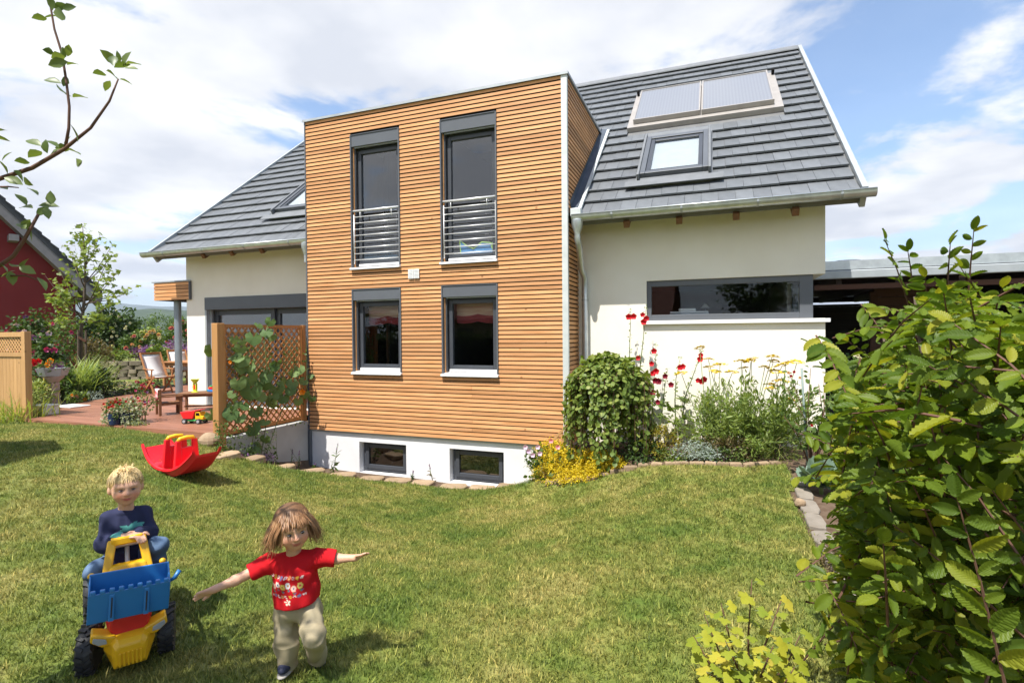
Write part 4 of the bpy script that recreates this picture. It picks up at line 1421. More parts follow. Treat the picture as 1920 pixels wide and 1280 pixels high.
# ------------------------------------------------------------------ privacy fence at the far left
fe = thing('privacy_fence', (-5.2, -1.95, .12), 'pale wooden privacy fence with lattice top at the left edge', 'fence')
fp = at_z(52, 790, .15); FY = fp[1]; FX = fp[0]; FT = 1.83
MB().box(FX - .05, FX + .06, FY - .055, FY + .055, .02, FT + .01).build('post', MT['fence'], fe, bevel=.006)
MB().box(FX - 2.4, FX - .052, FY - .035, FY + .035, FT - .09, FT).build('rail', MT['fence'], fe)
MB().box(FX - 2.4, FX - .052, FY - .035, FY + .035, FT - .46, FT - .38).build('rail', MT['fence'], fe)
MB().box(FX - 2.4, FX - .052, FY - .035, FY + .035, .16, .24).build('rail', MT['fence'], fe)
for k in range(21):
    xa = FX - .057 - (k + 1) * .11
    MB().box(xa + .002, xa + .108, FY - .012, FY + .012, .2402, FT - .4602).build('board', MT['fence'], fe)
lattice(fe, (FX - 2.4, FY + .005, FT - .378), (1, 0, 0), (0, 0, 1), 2.34, .285, .085, .022, .008, MT['fence'], (0, -1, 0))

# ------------------------------------------------------------------ dry stone wall
dw = thing('dry_stone_wall', at_z(280, 700, .2), 'low dry stone wall behind the terrace lawn', 'wall')
qa, qb = at_z(190, 709, .2), at_z(385, 704, .2)
ax = unit((qb - qa) * [1, 1, 0]); nx = np.array([ax[1], -ax[0], 0]); LW = np.linalg.norm((qb - qa)[:2])
stm = [slab_mesh('wall_stone', 1, 1, 1, MT['drystone'], 80 + k) for k in range(7)]
zc = .10
for row in range(5):
    h = random.uniform(.12, .18); s = -.3 + random.uniform(0, .2)
    while s < LW:
        w = random.uniform(.22, .55)
        c = qa + ax * (s + w / 2) + nx * random.uniform(-.03, .03)
        Mx = Matrix(((ax[0], nx[0], 0, c[0]), (ax[1], nx[1], 0, c[1]), (0, 0, 1, zc + h), (0, 0, 0, 1)))
        piece('wall_stone', stm[random.randrange(7)], dw, Mx @ Matrix.Diagonal((w - .012, .36, h - .008, 1)) @ Matrix.Rotation(random.uniform(-.03, .03), 4, 'Y'))
        s += w
    zc += h
b = MB(); b.beam(qa - ax * .3 - nx * .12 + [0, 0, .2], qb - nx * .12 + [0, 0, .2], .25, .65); b.build('core', MT['soil'], dw)

# ------------------------------------------------------------------ red neighbour house
MT['red_wall'] = surf('dark_red_render', (0.20, 0.028, 0.030), (0.17, 0.024, 0.026), scale=1, rough=0.85, spec=.15, bump=.2, bscale=60)
MT['dark_roof'] = surf('dark_roof_tile', (0.045, 0.047, 0.055), (0.032, 0.034, 0.040), scale=4, rough=0.5)
MT['grey_fascia'] = surf('grey_painted_fascia', (0.20, 0.19, 0.20), (0.17, 0.16, 0.17), rough=.6)
rh = thing('red_house', at_d(-60, 640, 22), 'dark red rendered neighbour house with dark pitched roof', 'house')
RD = 22.0
fx = unit(ray(-160, 600) * [1, 1, 0]); rx = np.array([fx[1], -fx[0], 0])
eave = at_d(192, 552, RD); sl = 1.12
wr = at_d(140, 560, RD)
hw = 6.5
apex = eave - rx * hw + np.array([0, 0, hw * sl])


def rpt(a, z, dpt):            # a metres left of the eave end
    q = eave - rx * a + fx * dpt; return (q[0], q[1], z)


wa = float((eave - wr) @ rx)
b = MB(); zt0 = eave[2]
poly = [(wa, -1.0), (2 * hw - wa, -1.0), (2 * hw - wa, zt0 + wa * sl - .35), (hw, zt0 + hw * sl - .35), (wa, zt0 + wa * sl - .35)]
b.prism(poly, lambda a, z: rpt(a, z, .7), lambda a, z: rpt(a, z, 9.7)); b.build('wall', MT['red_wall'], rh)
b = MB(); b.prism([(0, zt0), (hw, zt0 + hw * sl), (2 * hw, zt0), (2 * hw, zt0 - .28), (hw, zt0 + hw * sl - .28), (0, zt0 - .28)], lambda a, z: rpt(a, z + .15, 0), lambda a, z: rpt(a, z + .15, 10.4)); ro = b.build('roof', MT['dark_roof'], rh)
b = MB(); b.prism([(-.02, zt0 - .14), (hw, zt0 + hw * sl - .14), (hw, zt0 + hw * sl - .5), (.1, zt0 - .5)], lambda a, z: rpt(a, z, .02), lambda a, z: rpt(a, z, .10)); b.build('fascia', MT['grey_fascia'], ro)
b = MB(); b.prism([(.1, zt0 - .42), (hw, zt0 + hw * sl - .42), (hw, zt0 + hw * sl - .48), (.1, zt0 - .48)], lambda a, z: rpt(a, z, .11), lambda a, z: rpt(a, z, .69)); b.build('soffit', MT['grey_fascia'], ro)
for k in range(26):
    a = .12 + k * .25
    b = MB(); z_ = zt0 + a * sl + .15
    b.prism([(a - .02, z_ - .02), (a + .26, z_ + .26 * sl - .05), (a + .26, z_ + .26 * sl + .0), (a - .02, z_ + .06)], lambda q, z: rpt(q, z, -.03), lambda q, z: rpt(q, z, .3)); b.build('verge_tile', MT['dark_roof'], ro)
for u, v in ((10, 462), (128, 552)):
    q = at_d(u, v, RD); a = float((eave - q) @ rx)
    b = MB(); b.prism([(a - .14, q[2] - .12), (a + .14, q[2] - .12), (a + .14, q[2] + .12), (a - .14, q[2] + .12)], lambda s, z: rpt(s, z, .05), lambda s, z: rpt(s, z, .8)); b.build('purlin_end', MT['grey_fascia'], ro)
b = MB(); q0 = at_d(166, 548, RD); b.tube([q0 + fx * .5, at_d(150, 562, RD) + fx * .6, at_d(134, 573, RD) + fx * .7, at_d(132, 640, RD) + fx * .7], .06, 8); b.build('downpipe', MT['anthracite'], rh, smooth=True)

# ------------------------------------------------------------------ terrace furniture
def deck_chair(loc, rz, label):
    t = thing('folding_chair', loc, label, 'chair', rz, 'folding chairs round the garden table')
    m = MT['furn']; W2 = .26
    for s in (-1, 1):
        x = s * W2
        MB().beam((x, -.02, .40), (x, .30, 1.08), .025, .045).build('back_post', m, t, local=True)
        MB().beam((x, .22, .0), (x, -.27, .47), .024, .04).build('leg', m, t, local=True)
        MB().beam((x * .93, -.25, .0), (x * .93, .10, .60), .024, .04).build('leg', m, t, local=True)
        MB().beam((x * 1.06, -.26, .64), (x * 1.06, .14, .66), .045, .022).build('armrest', m, t, local=True)
        MB().beam((x * 1.04, -.17, .42), (x * 1.04, -.20, .64), .022, .03).build('arm_support', m, t, local=True)
        MB().beam((x, -.28, .43), (x, .06, .43), .022, .04).build('seat_rail', m, t, local=True)
    MB().beam((-W2, .295, 1.06), (W2, .295, 1.06), .03, .05).build('top_rail', m, t, local=True)
    MB().beam((-W2, -.20, .06), (W2, -.20, .06), .024, .035).build('stretcher', m, t, local=True)
    MB().beam((-W2, -.28, .43), (W2, -.28, .43), .022, .035).build('front_rail', m, t, local=True)
    b = MB(); n = 8
    V = []; F = []
    for k in range(n + 1):
        q = k / n; sag = .03 * math.sin(math.pi * q)
        for x in (-W2 + .02, W2 - .02): V.append((x, .015 + .27 * q + sag, .46 + .56 * q))
    for k in range(n): F.append((2 * k, 2 * k + 1, 2 * k + 3, 2 * k + 2))
    b.add(V, F)
    V = [(x, y_, .445 - .02 * (abs(y_ + .1) < .1)) for y_ in (-.27, -.15, -.05, .04) for x in (-W2 + .02, W2 - .02)]
    b.add(V, [(0, 1, 3, 2), (2, 3, 5, 4), (4, 5, 7, 6)])
    o = b.build('canvas', MT['canvas'], t, local=True, smooth=True)
    o.modifiers.new('thick', 'SOLIDIFY').thickness = .006
    return t


yawc = math.atan2(FW[1], FW[0]) - math.pi / 2
c1 = at_z(296, 737, Z_DECK); deck_chair(c1, yawc + 1.15, 'folding teak chair with white canvas nearest the column, left')
c2 = at_z(330, 722, Z_DECK); deck_chair((c2[0] - .2, c2[1] + .3, Z_DECK), yawc + .9, 'folding teak chair with white canvas half hidden by the column')
c3 = at_z(372, 722, Z_DECK); deck_chair((c3[0] - .6, c3[1] + .6, Z_DECK), yawc - 1.2, 'folding teak chair peeping out behind the white house corner')
tb = at_z(352, 722, Z_DECK)
gt = thing('garden_table', tb, 'teak garden table behind the steel column', 'table')
MB().box(tb[0] - .7, tb[0] + .9, tb[1] - .35, tb[1] + .55, Z_DECK + .70, Z_DECK + .74).build('table_top', MT['furn'], gt, bevel=.006)
for sx in (-.62, .82):
    for sy in (-.28, .48):
        MB().box(tb[0] + sx - .035, tb[0] + sx + .035, tb[1] + sy - .035, tb[1] + sy + .035, Z_DECK, Z_DECK + .70).build('leg', MT['furn'], gt)
MB().box(tb[0] - .6, tb[0] + .8, tb[1] - .27, tb[1] - .24, Z_DECK + .60, Z_DECK + .699).build('apron', MT['furn'], gt)


def kid_chair(c, rz, label):
    t = thing('kids_armchair', c, label, 'chair', rz, 'small wooden armchairs on the terrace')
    m = MT['furn_dark']
    for sx in (-.17, .17):
        MB().box(sx - .02, sx + .02, -.19, -.15, 0, .34).build('leg', m, t, local=True)
        MB().box(sx - .02, sx + .02, .15, .19, 0, .50).build('leg', m, t, local=True)
        MB().box(sx - .03, sx + .03, -.20, .148, .342, .365).build('armrest', m, t, local=True)
        MB().box(sx - .012, sx + .012, -.148, .148, .19, .225).build('side_rail', m, t, local=True)
    for k in range(5):
        MB().box(-.148, .148, -.17 + k * .066, -.112 + k * .066, .2255, .24).build('seat_slat', m, t, local=True)
    for k in range(3):
        MB().box(-.149, .149, .16, .178, .30 + k * .07, .35 + k * .07).build('back_slat', m, t, local=True)
    return t


kc = at_z(317, 776, Z_DECK); kid_chair(kc, yawc + .75 + math.pi / 2, 'small brown wooden armchair with a checked cloth over its back')
kc2 = at_z(432, 752, Z_DECK); kid_chair((kc2[0] - .15, kc2[1] + .1, Z_DECK), yawc - .75 - math.pi / 2 + .4, 'small brown wooden armchair partly behind the lattice screen post')
kt = at_z(380, 769, Z_DECK)
t = thing('kids_table', kt, 'small brown wooden play table with toys on it', 'table', yawc + .25)
MT_ = MT['furn_dark']
for k in range(6):
    MB().box(-.40, .40, -.26 + k * .087, -.178 + k * .087, .35, .372).build('top_slat', MT_, t, local=True)
for sx in (-.35, .35):
    for sy in (-.2, .2):
        MB().box(sx - .02, sx + .02, sy - .02, sy + .02, 0, .349).build('leg', MT_, t, local=True)
MB().box(-.33, .33, -.21, -.19, .30, .348).build('apron', MT_, t, local=True); MB().box(-.33, .33, -.012, .012, .08, .11).build('stretcher', MT_, t, local=True)
KT = Matrix.Translation(Vector(kt)) @ Matrix.Rotation(yawc + .25, 4, 'Z')
# checked cloth
MT['check'] = surf('red_white_check', (0.62, 0.10, 0.10), (0.78, 0.72, 0.70), scale=16, rough=.9, detail=0)
b = MB(); V = []; F = []
ck = Matrix.Translation(Vector(kc)) @ Matrix.Rotation(yawc + .75 + math.pi / 2, 4, 'Z')
for i in range(9):
    for j in range(7):
        q = i / 8; x = (j / 6 - .5) * .30
        yq = .205 if q < .55 else .14; z = .50 - abs(q - .55) * .38 + .012 * math.sin(j * 2.3 + i)
        V.append(ck @ Vector((x, yq + .02 * math.sin(j * 1.9) * abs(q - .55) * 2, z + .02)))
for i in range(8):
    for j in range(6): F.append((i * 7 + j, i * 7 + j + 1, (i + 1) * 7 + j + 1, (i + 1) * 7 + j))
b.add(V, F); o = b.build('cloth', MT['check'], None, smooth=True, label='red and white checked cloth over the small armchair', cat='cloth'); o.modifiers.new('thick', 'SOLIDIFY').thickness = .005

# ---- toys on the play table
MT['yellow'] = plastic('yellow_plastic', (0.86, 0.50, 0.02)); MT['red'] = plastic('red_plastic', (0.72, 0.018, 0.022)); MT['green'] = plastic('green_plastic', (0.05, 0.40, 0.10))
MT['blue'] = plastic('blue_plastic', (0.025, 0.18, 0.50)); MT['lime'] = plastic('lime_plastic', (0.62, 0.72, 0.04)); MT['black'] = surf('black_rubber', (0.025, 0.025, 0.027), (0.035, 0.035, 0.036), scale=30, rough=.7, spec=.3)
MT['greyp'] = plastic('grey_plastic', (0.36, 0.37, 0.38)); MT['whitep'] = plastic('white_plastic', (0.78, 0.77, 0.74))
q = at_d(366, 738, depth_of(kt)); q = np.array([q[0], q[1], Z_DECK + .3725])
sm = thing('sand_mill', q, 'yellow green sand mill toy with a red wheel on the play table', 'toy')
b = MB(); b.lathe([(.065, 0), (.06, .012), (.02, .03), (.028, .05)], 14, c=q); b.build('base', MT['lime'], sm, auto=True)
b = MB(); b.lathe([(.022, .17), (.075, .25), (.08, .262), (.07, .262), (.02, .18)], 14, c=q); b.build('funnel', MT['lime'], sm, auto=True)
b = MB(); b.box(q[0] - .045, q[0] - .025, q[1] - .02, q[1] + .02, q[2] + .03, q[2] + .18); b.box(q[0] + .025, q[0] + .045, q[1] - .02, q[1] + .02, q[2] + .03, q[2] + .18); b.build('stand', MT['lime'], sm, bevel=.006)
b = MB(); b.lathe([(.05, -.015), (.05, .015)], 10, M=Matrix.Rotation(math.pi / 2, 4, 'X'), c=(q[0] - .01, q[1], q[2] + .10)); b.build('wheel', MT['red'], sm, bevel=.004)
q = at_d(397, 738, depth_of(kt)); q = np.array([q[0], q[1], Z_DECK + .3725])
tbo = thing('toy_boat', q, 'red and blue toy boat on the play table', 'toy')
b = MB(); b.prism([(-.10, .05), (.10, .05), (.07, 0), (-.07, 0)], lambda x, z: (q[0] + x, q[1] - .04, q[2] + z), lambda x, z: (q[0] + x, q[1] + .04, q[2] + z)); b.build('hull', MT['blue'], tbo, bevel=.01)
MB().box(q[0] - .06, q[0] + .05, q[1] - .03, q[1] + .03, q[2] + .051, q[2] + .10).build('cabin', MT['red'], tbo, bevel=.01)
MB().box(q[0] - .03, q[0] + .03, q[1] - .025, q[1] + .025, q[2] + .101, q[2] + .13).build('roof', MT['green'], tbo, bevel=.01)
q = at_d(382, 738, depth_of(kt)); q = np.array([q[0] + .05, q[1] + .12, Z_DECK + .3725])
tg = thing('stacking_toy', q, 'green and yellow stacked toy cups on the play table', 'toy')
MB().lathe([(.07, 0), (.075, .03), (.06, .05)], 14, c=q).build('cup', MT['green'], tg, auto=True)
MB().lathe([(.05, .051), (.045, .08), (.02, .1)], 14, c=q).build('cup', MT['yellow'], tg, auto=True)

# ---- toy dump truck
q = at_z(364, 793, Z_DECK); rz = yawc - .1
td = thing('toy_dump_truck', q, 'red yellow and green toy dump truck on the terrace', 'toy truck', rz)
s = .95
def TB_(b, name, mat, bev=.008): return b.build(name, mat, td, bevel=bev, local=True)
TB_(MB().box(-.17 * s, .19 * s, -.07, .07, .045, .075), 'chassis', MT['green'])
b = MB(); b.prism([(-.20, .20), (.05, .225), (.075, .215), (.03, .085), (-.14, .085)], lambda x, z: (x, -.085, z), lambda x, z: (x, .085, z)); TB_(b, 'tipper', MT['red'])
b = MB(); b.prism([(.02, .226), (.16, .245), (.165, .235), (.04, .212)], lambda x, z: (x, -.08, z), lambda x, z: (x, .08, z)); TB_(b, 'tipper_roof', MT['red'], .004)
b = MB(); b.prism([(.07, .0755), (.07, .205), (.155, .205), (.175, .135), (.215, .125), (.215, .0755)], lambda x, z: (x, -.07, z), lambda x, z: (x, .07, z)); TB_(b, 'cab', MT['yellow'])
for yy in (-.0715, .0685):
    b = MB(); b.prism([(.085, .14), (.085, .19), (.145, .19), (.158, .14)], lambda x, z: (x, yy, z), lambda x, z: (x, yy + .003, z)); TB_(b, 'side_window', MT['membrane'], 0)
for xx in (-.11, .145):
    for yy in (-.085, .085):
        b = MB(); b.lathe([(.03, -.022), (.045, -.018), (.045, .018), (.03, .022)], 16, M=Matrix.Rotation(math.pi / 2, 4, 'X'), c=(xx, yy, .045)); w = b.build('wheel', MT['black'], td, local=True, auto=True)
        b = MB(); b.lathe([(.026, -.024), (.026, .024)], 12, M=Matrix.Rotation(math.pi / 2, 4, 'X'), c=(xx, yy, .045)); o = b.build('hub', MT['greyp'], w, local=True)
# ---- flower pots, white tray, stone basin (plants follow later)
MT['bluepot'] = surf('cobalt_glaze', (0.02, 0.035, 0.11), (0.015, 0.025, 0.08), rough=.25, spec=.6)
POT = at_z(216, 796, Z_DECK)
b = MB(); b.lathe([(.07, 0), (.085, .01), (.11, .16), (.115, .2), (.10, .2), (.095, .17)], 20, c=POT); b.build('flower_pot', MT['bluepot'], None, auto=True, label='dark blue glazed flower pot on the terrace', cat='pot')
POT2 = at_z(243, 794, Z_DECK)
b = MB(); b.lathe([(.08, 0), (.10, .01), (.13, .16), (.135, .2), (.12, .2), (.11, .17)], 20, c=POT2); b.build('plant_tub', MT['bluepot'], None, auto=True, label='dark tub hidden under the variegated trailing plant', cat='pot')
q = at_z(80, 777, Z_DECK)
wt = thing('white_box', q, 'low white box beside the pale fence', 'box'); MB().box(q[0] - .22, q[0] + .20, q[1] - .10, q[1] + .18, Z_DECK + .001, Z_DECK + .17).build('box', MT['whitep'], wt, bevel=.02)
MB().box(q[0] - .24, q[0] + .22, q[1] - .12, q[1] + .20, Z_DECK + .171, Z_DECK + .19).build('lid', MT['whitep'], wt, bevel=.006)
q2 = at_z(104, 763, Z_DECK + .02); b = MB(); b.box(q2[0] - .2, q2[0] + .4, q2[1] + .05, q2[1] + .45, Z_DECK + .001, Z_DECK + .03); b.build('white_tray', MT['whitep'], None, bevel=.01, label='flat white tray behind the white box', cat='tray')
BAS = at_z(101, 758, .22)
bs = thing('stone_basin', BAS, 'stone pedestal basin with a hexagonal metal trough of flowers', 'basin')
MT['pinkstone'] = surf('pinkish_stone', (0.42, 0.33, 0.29), (0.34, 0.26, 0.22), scale=10, rough=.85, bump=.3)
MB().box(BAS[0] - .085, BAS[0] + .085, BAS[1] - .085, BAS[1] + .085, .1, .72).build('pedestal', MT['pinkstone'], bs, bevel=.015)
b = MB(); b.lathe([(.10, .50), (.12, .53), (.19, .60), (.20, .64), (.17, .64), (.15, .61)], 24, c=BAS); b.build('bowl', MT['pinkstone'], bs, auto=True)
b = MB(); b.lathe([(.24, .645), (.31, .82), (.295, .82), (.22, .66)], 6, c=BAS); b.build('trough', MT['zinc_dull'], bs)

# ---- red rocker toy
rc = at_z(340, 883, gz1(*at_z(340, 883, 0)[:2])); RZ = yawc - .48
rk = thing('rocker_toy', (rc[0], rc[1], gz1(rc[0], rc[1])), 'red plastic rocker seesaw toy with two yellow handles on the lawn', 'toy', RZ)
MT['red_rock'] = plastic('red_rocker_plastic', (0.78, 0.016, 0.03), rough=.28)
L2 = .53; n = 28
V = []; F = []
def rock_z(x): return .0 + .27 * (abs(x) / L2) ** 2.3
for k in range(n + 1):
    x = -L2 + 2 * L2 * k / n
    wdt = .215 * (1 - .22 * (abs(x) / L2) ** 3); zb = rock_z(x)
    rim = zb + .075 + .02 * (1 - (abs(x) / L2) ** 2)
    seat = zb + .03 + .09 * math.exp(-((abs(x) - .19) / .06) ** 4)
    V += [(x, -wdt * .82, zb), (x, -wdt, rim - .012), (x, -wdt - .018, rim - .018), (x, -wdt - .016, rim + .006), (x, -wdt + .012, rim + .008), (x, -wdt * .80, seat), (x, 0, seat), (x, wdt * .80, seat), (x, wdt - .012, rim + .008), (x, wdt + .016, rim + .006), (x, wdt + .018, rim - .018), (x, wdt, rim - .012), (x, wdt * .82, zb)]
m_ = 13
for k in range(n):
    for j in range(m_):
        F.append((k * m_ + j, k * m_ + (j + 1) % m_, (k + 1) * m_ + (j + 1) % m_, (k + 1) * m_ + j))
F += [tuple(range(m_)), tuple(range((n) * m_, (n + 1) * m_))[::-1]]
b = MB(); b.add(V, F); b.build('hull', MT['red_rock'], rk, local=True, auto=True)
for xx in (-.115, .115):
    b = MB(); s_n = -1 if xx < 0 else 1
    outer = [(-.14, .06), (-.135, .36), (-.10, .43), (.10, .43), (.135, .36), (.14, .06)]
    pr = lambda y_, z, dx: (xx + dx + s_n * .0, y_, z)
    # plate with an opening for the fingers: left, right, bottom and top bars
    for poly in ([(-.165, .03), (-.13, .43), (-.07, .43), (-.07, .35), (-.07, .03)], [(.165, .03), (.13, .43), (.07, .43), (.07, .35), (.07, .03)], [(-.0699, .03), (-.0699, .345), (.0699, .345), (.0699, .03)]):
        b.prism(poly, lambda y_, z: pr(y_, z, -.022), lambda y_, z: pr(y_, z, .022))
    hp_ = b.build('backrest', MT['red_rock'], rk, local=True, bevel=.008)
    MB().tube([(xx, -.105, .425), (xx, -.08, .452), (xx, 0, .46), (xx, .08, .452), (xx, .105, .425)], [.02, .024, .025, .024, .02], 10).build('handle', MT['yellow'], hp_, local=True, smooth=True)
# ------------------------------------------------------------------ plants
LEAF = leaf_simple(); LEAF_R = leaf_simple(.42, .10, -.2); LEAF_N = leaf_simple(.14, .04, -.15)
HORN = leaf_pleated(.27, 15, .10, -.16, .030); BLADE = blade(5, .012, .55); BLADE_S = blade(3, .02, .3)
MAPLE = leaf_lobed([(-2.2, .55), (-1.25, .85), (0, 1.0), (1.25, .85), (2.2, .55)], cup=-.12, notch=.55)
CURR = leaf_lobed([(-2.3, .45), (-1.05, .85), (0, 1.0), (1.05, .85), (2.3, .45)], cup=-.16, notch=.68, jitter=.02)
SQUASH = leaf_lobed([(-2.7, .75), (-1.9, .9), (-.95, .95), (0, 1.0), (.95, .95), (1.9, .9), (2.7, .75)], cup=-.15, notch=.85, jitter=.03)
LM = dict(
    dark=leaf_mat('dark_green_leaf', (0.028, 0.055, 0.012), (0.060, 0.105, 0.022)),
    mid=leaf_mat('mid_green_leaf', (0.050, 0.095, 0.018), (0.105, 0.165, 0.035)),
    light=leaf_mat('light_green_leaf', (0.10, 0.165, 0.030), (0.20, 0.26, 0.055)),
    willow=leaf_mat('willow_leaf', (0.095, 0.155, 0.026), (0.205, 0.265, 0.052), (0.30, 0.335, 0.085)),
    horn=leaf_mat('hornbeam_leaf', (0.065, 0.118, 0.014), (0.155, 0.215, 0.020), (0.30, 0.30, 0.030), trans=.42, rough=.45, spec=.22),
    apple=leaf_mat('apple_leaf', (0.075, 0.12, 0.034), (0.15, 0.20, 0.062), rough=.4),
    curr=leaf_mat('yellow_currant_leaf', (0.20, 0.26, 0.025), (0.38, 0.37, 0.035), (0.48, 0.40, 0.06), trans=.35),
    squash=leaf_mat('squash_leaf', (0.075, 0.145, 0.040), (0.155, 0.235, 0.075), trans=.3, rough=.6),
    maple=leaf_mat('maple_leaf', (0.13, 0.19, 0.030), (0.22, 0.28, 0.060), trans=.4),
    silver=leaf_mat('silver_leaf', (0.19, 0.24, 0.20), (0.28, 0.33, 0.28), trans=.15),
    cabbage=leaf_mat('cabbage_leaf', (0.12, 0.185, 0.135), (0.19, 0.265, 0.20), trans=.2, rough=.45),
    gold=leaf_mat('golden_leaf', (0.17, 0.16, 0.018), (0.32, 0.26, 0.03)),
    brown=leaf_mat('russet_leaf', (0.10, 0.075, 0.03), (0.15, 0.12, 0.05)),
    reed=leaf_mat('reed_blade', (0.16, 0.24, 0.045), (0.34, 0.40, 0.10), (0.45, 0.38, 0.17), trans=.35),
    straw=leaf_mat('dry_straw', (0.42, 0.33, 0.17), (0.52, 0.43, 0.24), trans=.3),
    varieg=leaf_mat('variegated_leaf', (0.12, 0.17, 0.07), (0.36, 0.38, 0.24), (0.50, 0.50, 0.36)),
    fern=leaf_mat('feathery_leaf', (0.14, 0.21, 0.045), (0.27, 0.34, 0.10), trans=.4),
    yellow=leaf_mat('yellow_blossom', (0.52, 0.38, 0.003), (0.64, 0.48, 0.006), trans=.1),
    froth=leaf_mat('lady_mantle_blossom', (0.48, 0.38, 0.012), (0.66, 0.52, 0.03), trans=.3),
    red=leaf_mat('red_blossom', (0.42, 0.008, 0.018), (0.60, 0.018, 0.03), trans=.25),
    wine=leaf_mat('wine_blossom', (0.16, 0.004, 0.018), (0.26, 0.01, 0.03), trans=.2),
    pink=leaf_mat('pink_blossom', (0.62, 0.20, 0.24), (0.78, 0.38, 0.40), trans=.3),
    lilac=leaf_mat('lilac_blossom', (0.52, 0.36, 0.52), (0.68, 0.52, 0.66), trans=.3),
    magenta=leaf_mat('magenta_blossom', (0.42, 0.03, 0.16), (0.60, 0.07, 0.24), trans=.25),
    white=leaf_mat('white_blossom', (0.72, 0.70, 0.64), (0.82, 0.80, 0.76), trans=.3),
    peach=leaf_mat('peach_blossom', (0.74, 0.50, 0.30), (0.80, 0.64, 0.45), trans=.3),
    purple=leaf_mat('purple_blossom', (0.13, 0.05, 0.17), (0.24, 0.11, 0.28), trans=.2),
    orange=leaf_mat('orange_blossom', (0.75, 0.22, 0.01), (0.85, 0.33, 0.02), trans=.3),
)


def up_n(n, spread=.8):
    v = rng.normal(size=(n, 3)) * spread; v[:, 2] += 1
    return unit(v)


def clump_points(c, r, n, ncl=30, sp=.2, shell=.6):
    """points gathered in clumps through an ellipsoid; returns points and outward directions"""
    d = rdir(ncl, .25); rr = shell + (1 - shell) * rng.random(ncl)
    cc = d * rr[:, None]
    k = rng.integers(0, ncl, n)
    p = cc[k] + rng.normal(size=(n, 3)) * sp
    p[:, 2] = np.maximum(p[:, 2], -1.0)
    return np.asarray(c) + p * np.asarray(r), unit(p * np.asarray(r)[::-1].mean() + 1e-6)


def stems(parent, base, c, r, n, rad=.012, mat=None, name='stem'):
    b = MB()
    for i in range(n):
        d = rdir(1, .5)[0]; tip = np.asarray(c) + d * np.asarray(r) * .8
        b0 = np.asarray(base) + rng.normal(size=3) * [.04, .04, 0]
        mid = (b0 + tip) / 2 + rng.normal(size=3) * .06 + [0, 0, .05]
        b.tube([b0, mid, tip], [rad, rad * .7, rad * .25], 5)
    return b.build(name, mat or MT['bark'], parent, smooth=True)


def bush(name, label, cat, base, c, r, n, size, mat, tmpl=LEAF, ncl=30, sp=.2, shell=.6, nst=8, group=None, stem_mat=None, up=.5):
    t = thing(name, base, label, cat, group=group)
    P, O = clump_points(c, r, n, ncl, sp, shell)
    Dv = unit(O + rng.normal(size=(n, 3)) * .6 - [0, 0, .15]); Nv = unit(O * .7 + up_n(n) * up + rng.normal(size=(n, 3)) * .3)
    scatter('foliage', tmpl, P, Dv, Nv, size * rng.uniform(.65, 1.25, n), mat, t)
    if nst: stems(t, base, c, r, nst, rad=.006 + .01 * min(1, r[2]), mat=stem_mat)
    return t


_petal = leaf_simple(.36, .12, .10)


def blossom_mesh(name, mat, petals=5, cup=.5, w=.42):
    V = []; F = []
    tv, tf = leaf_simple(w, .10, .25)
    for k in range(petals):
        a = 2 * math.pi * k / petals
        Mx = np.array(Matrix.Rotation(a, 3, 'Z') @ Matrix.Rotation(cup, 3, 'X'))
        o = len(V); V += [tuple(x) for x in (tv @ Mx.T)]; F += [tuple(i + o for i in f) for f in tf]
    b = MB(); b.add(V, F)
    me = b.mesh(name, True); me.materials.append(mat)
    return me


def dome_mesh(name, mat, seed=1, n=70, flat=.35):
    """umbel: many small petals on a flat dome, radius about 1"""
    r = np.random.default_rng(seed)
    V = []; F = []
    tv, tf = leaf_simple(.5, .05, 0)
    for i in range(n):
        a = r.uniform(0, 2 * math.pi); q = math.sqrt(r.random())
        p = np.array([math.cos(a) * q, math.sin(a) * q, flat * (1 - q * q) + r.uniform(-.06, .06)])
        R = frames(np.array([[math.cos(a * 7 + i), math.sin(a * 7 + i), .1]]), np.array([[r.normal() * .3, r.normal() * .3, 1.]]))[0]
        o = len(V); V += [tuple(x) for x in (tv @ R.T * .42 + p)]; F += [tuple(k + o for k in f) for f in tf]
    b = MB(); b.add(V, F); me = b.mesh(name, True); me.materials.append(mat)
    return me


BL = {k: blossom_mesh('blossom_' + k, LM[k]) for k in ('red', 'wine', 'pink', 'lilac', 'white', 'magenta', 'orange', 'peach', 'purple')}
ROSE = {k: blossom_mesh('rose_' + k, LM[k], 9, .9, .55) for k in ('pink', 'white', 'peach', 'red')}
DOME = dome_mesh('umbel', LM['yellow'])


def blossom(me, p, s, parent, toward=None):
    n = unit(np.asarray(toward if toward is not None else (CAM - p)) + rng.normal(size=3) * .35)
    R = frames(np.cross(n, [0.3, .2, 1.0])[None], n[None])[0]
    return piece('blossom', me, parent, Matrix([[*(R[i] * s), p[i]] for i in range(3)] + [[0, 0, 0, 1]]))


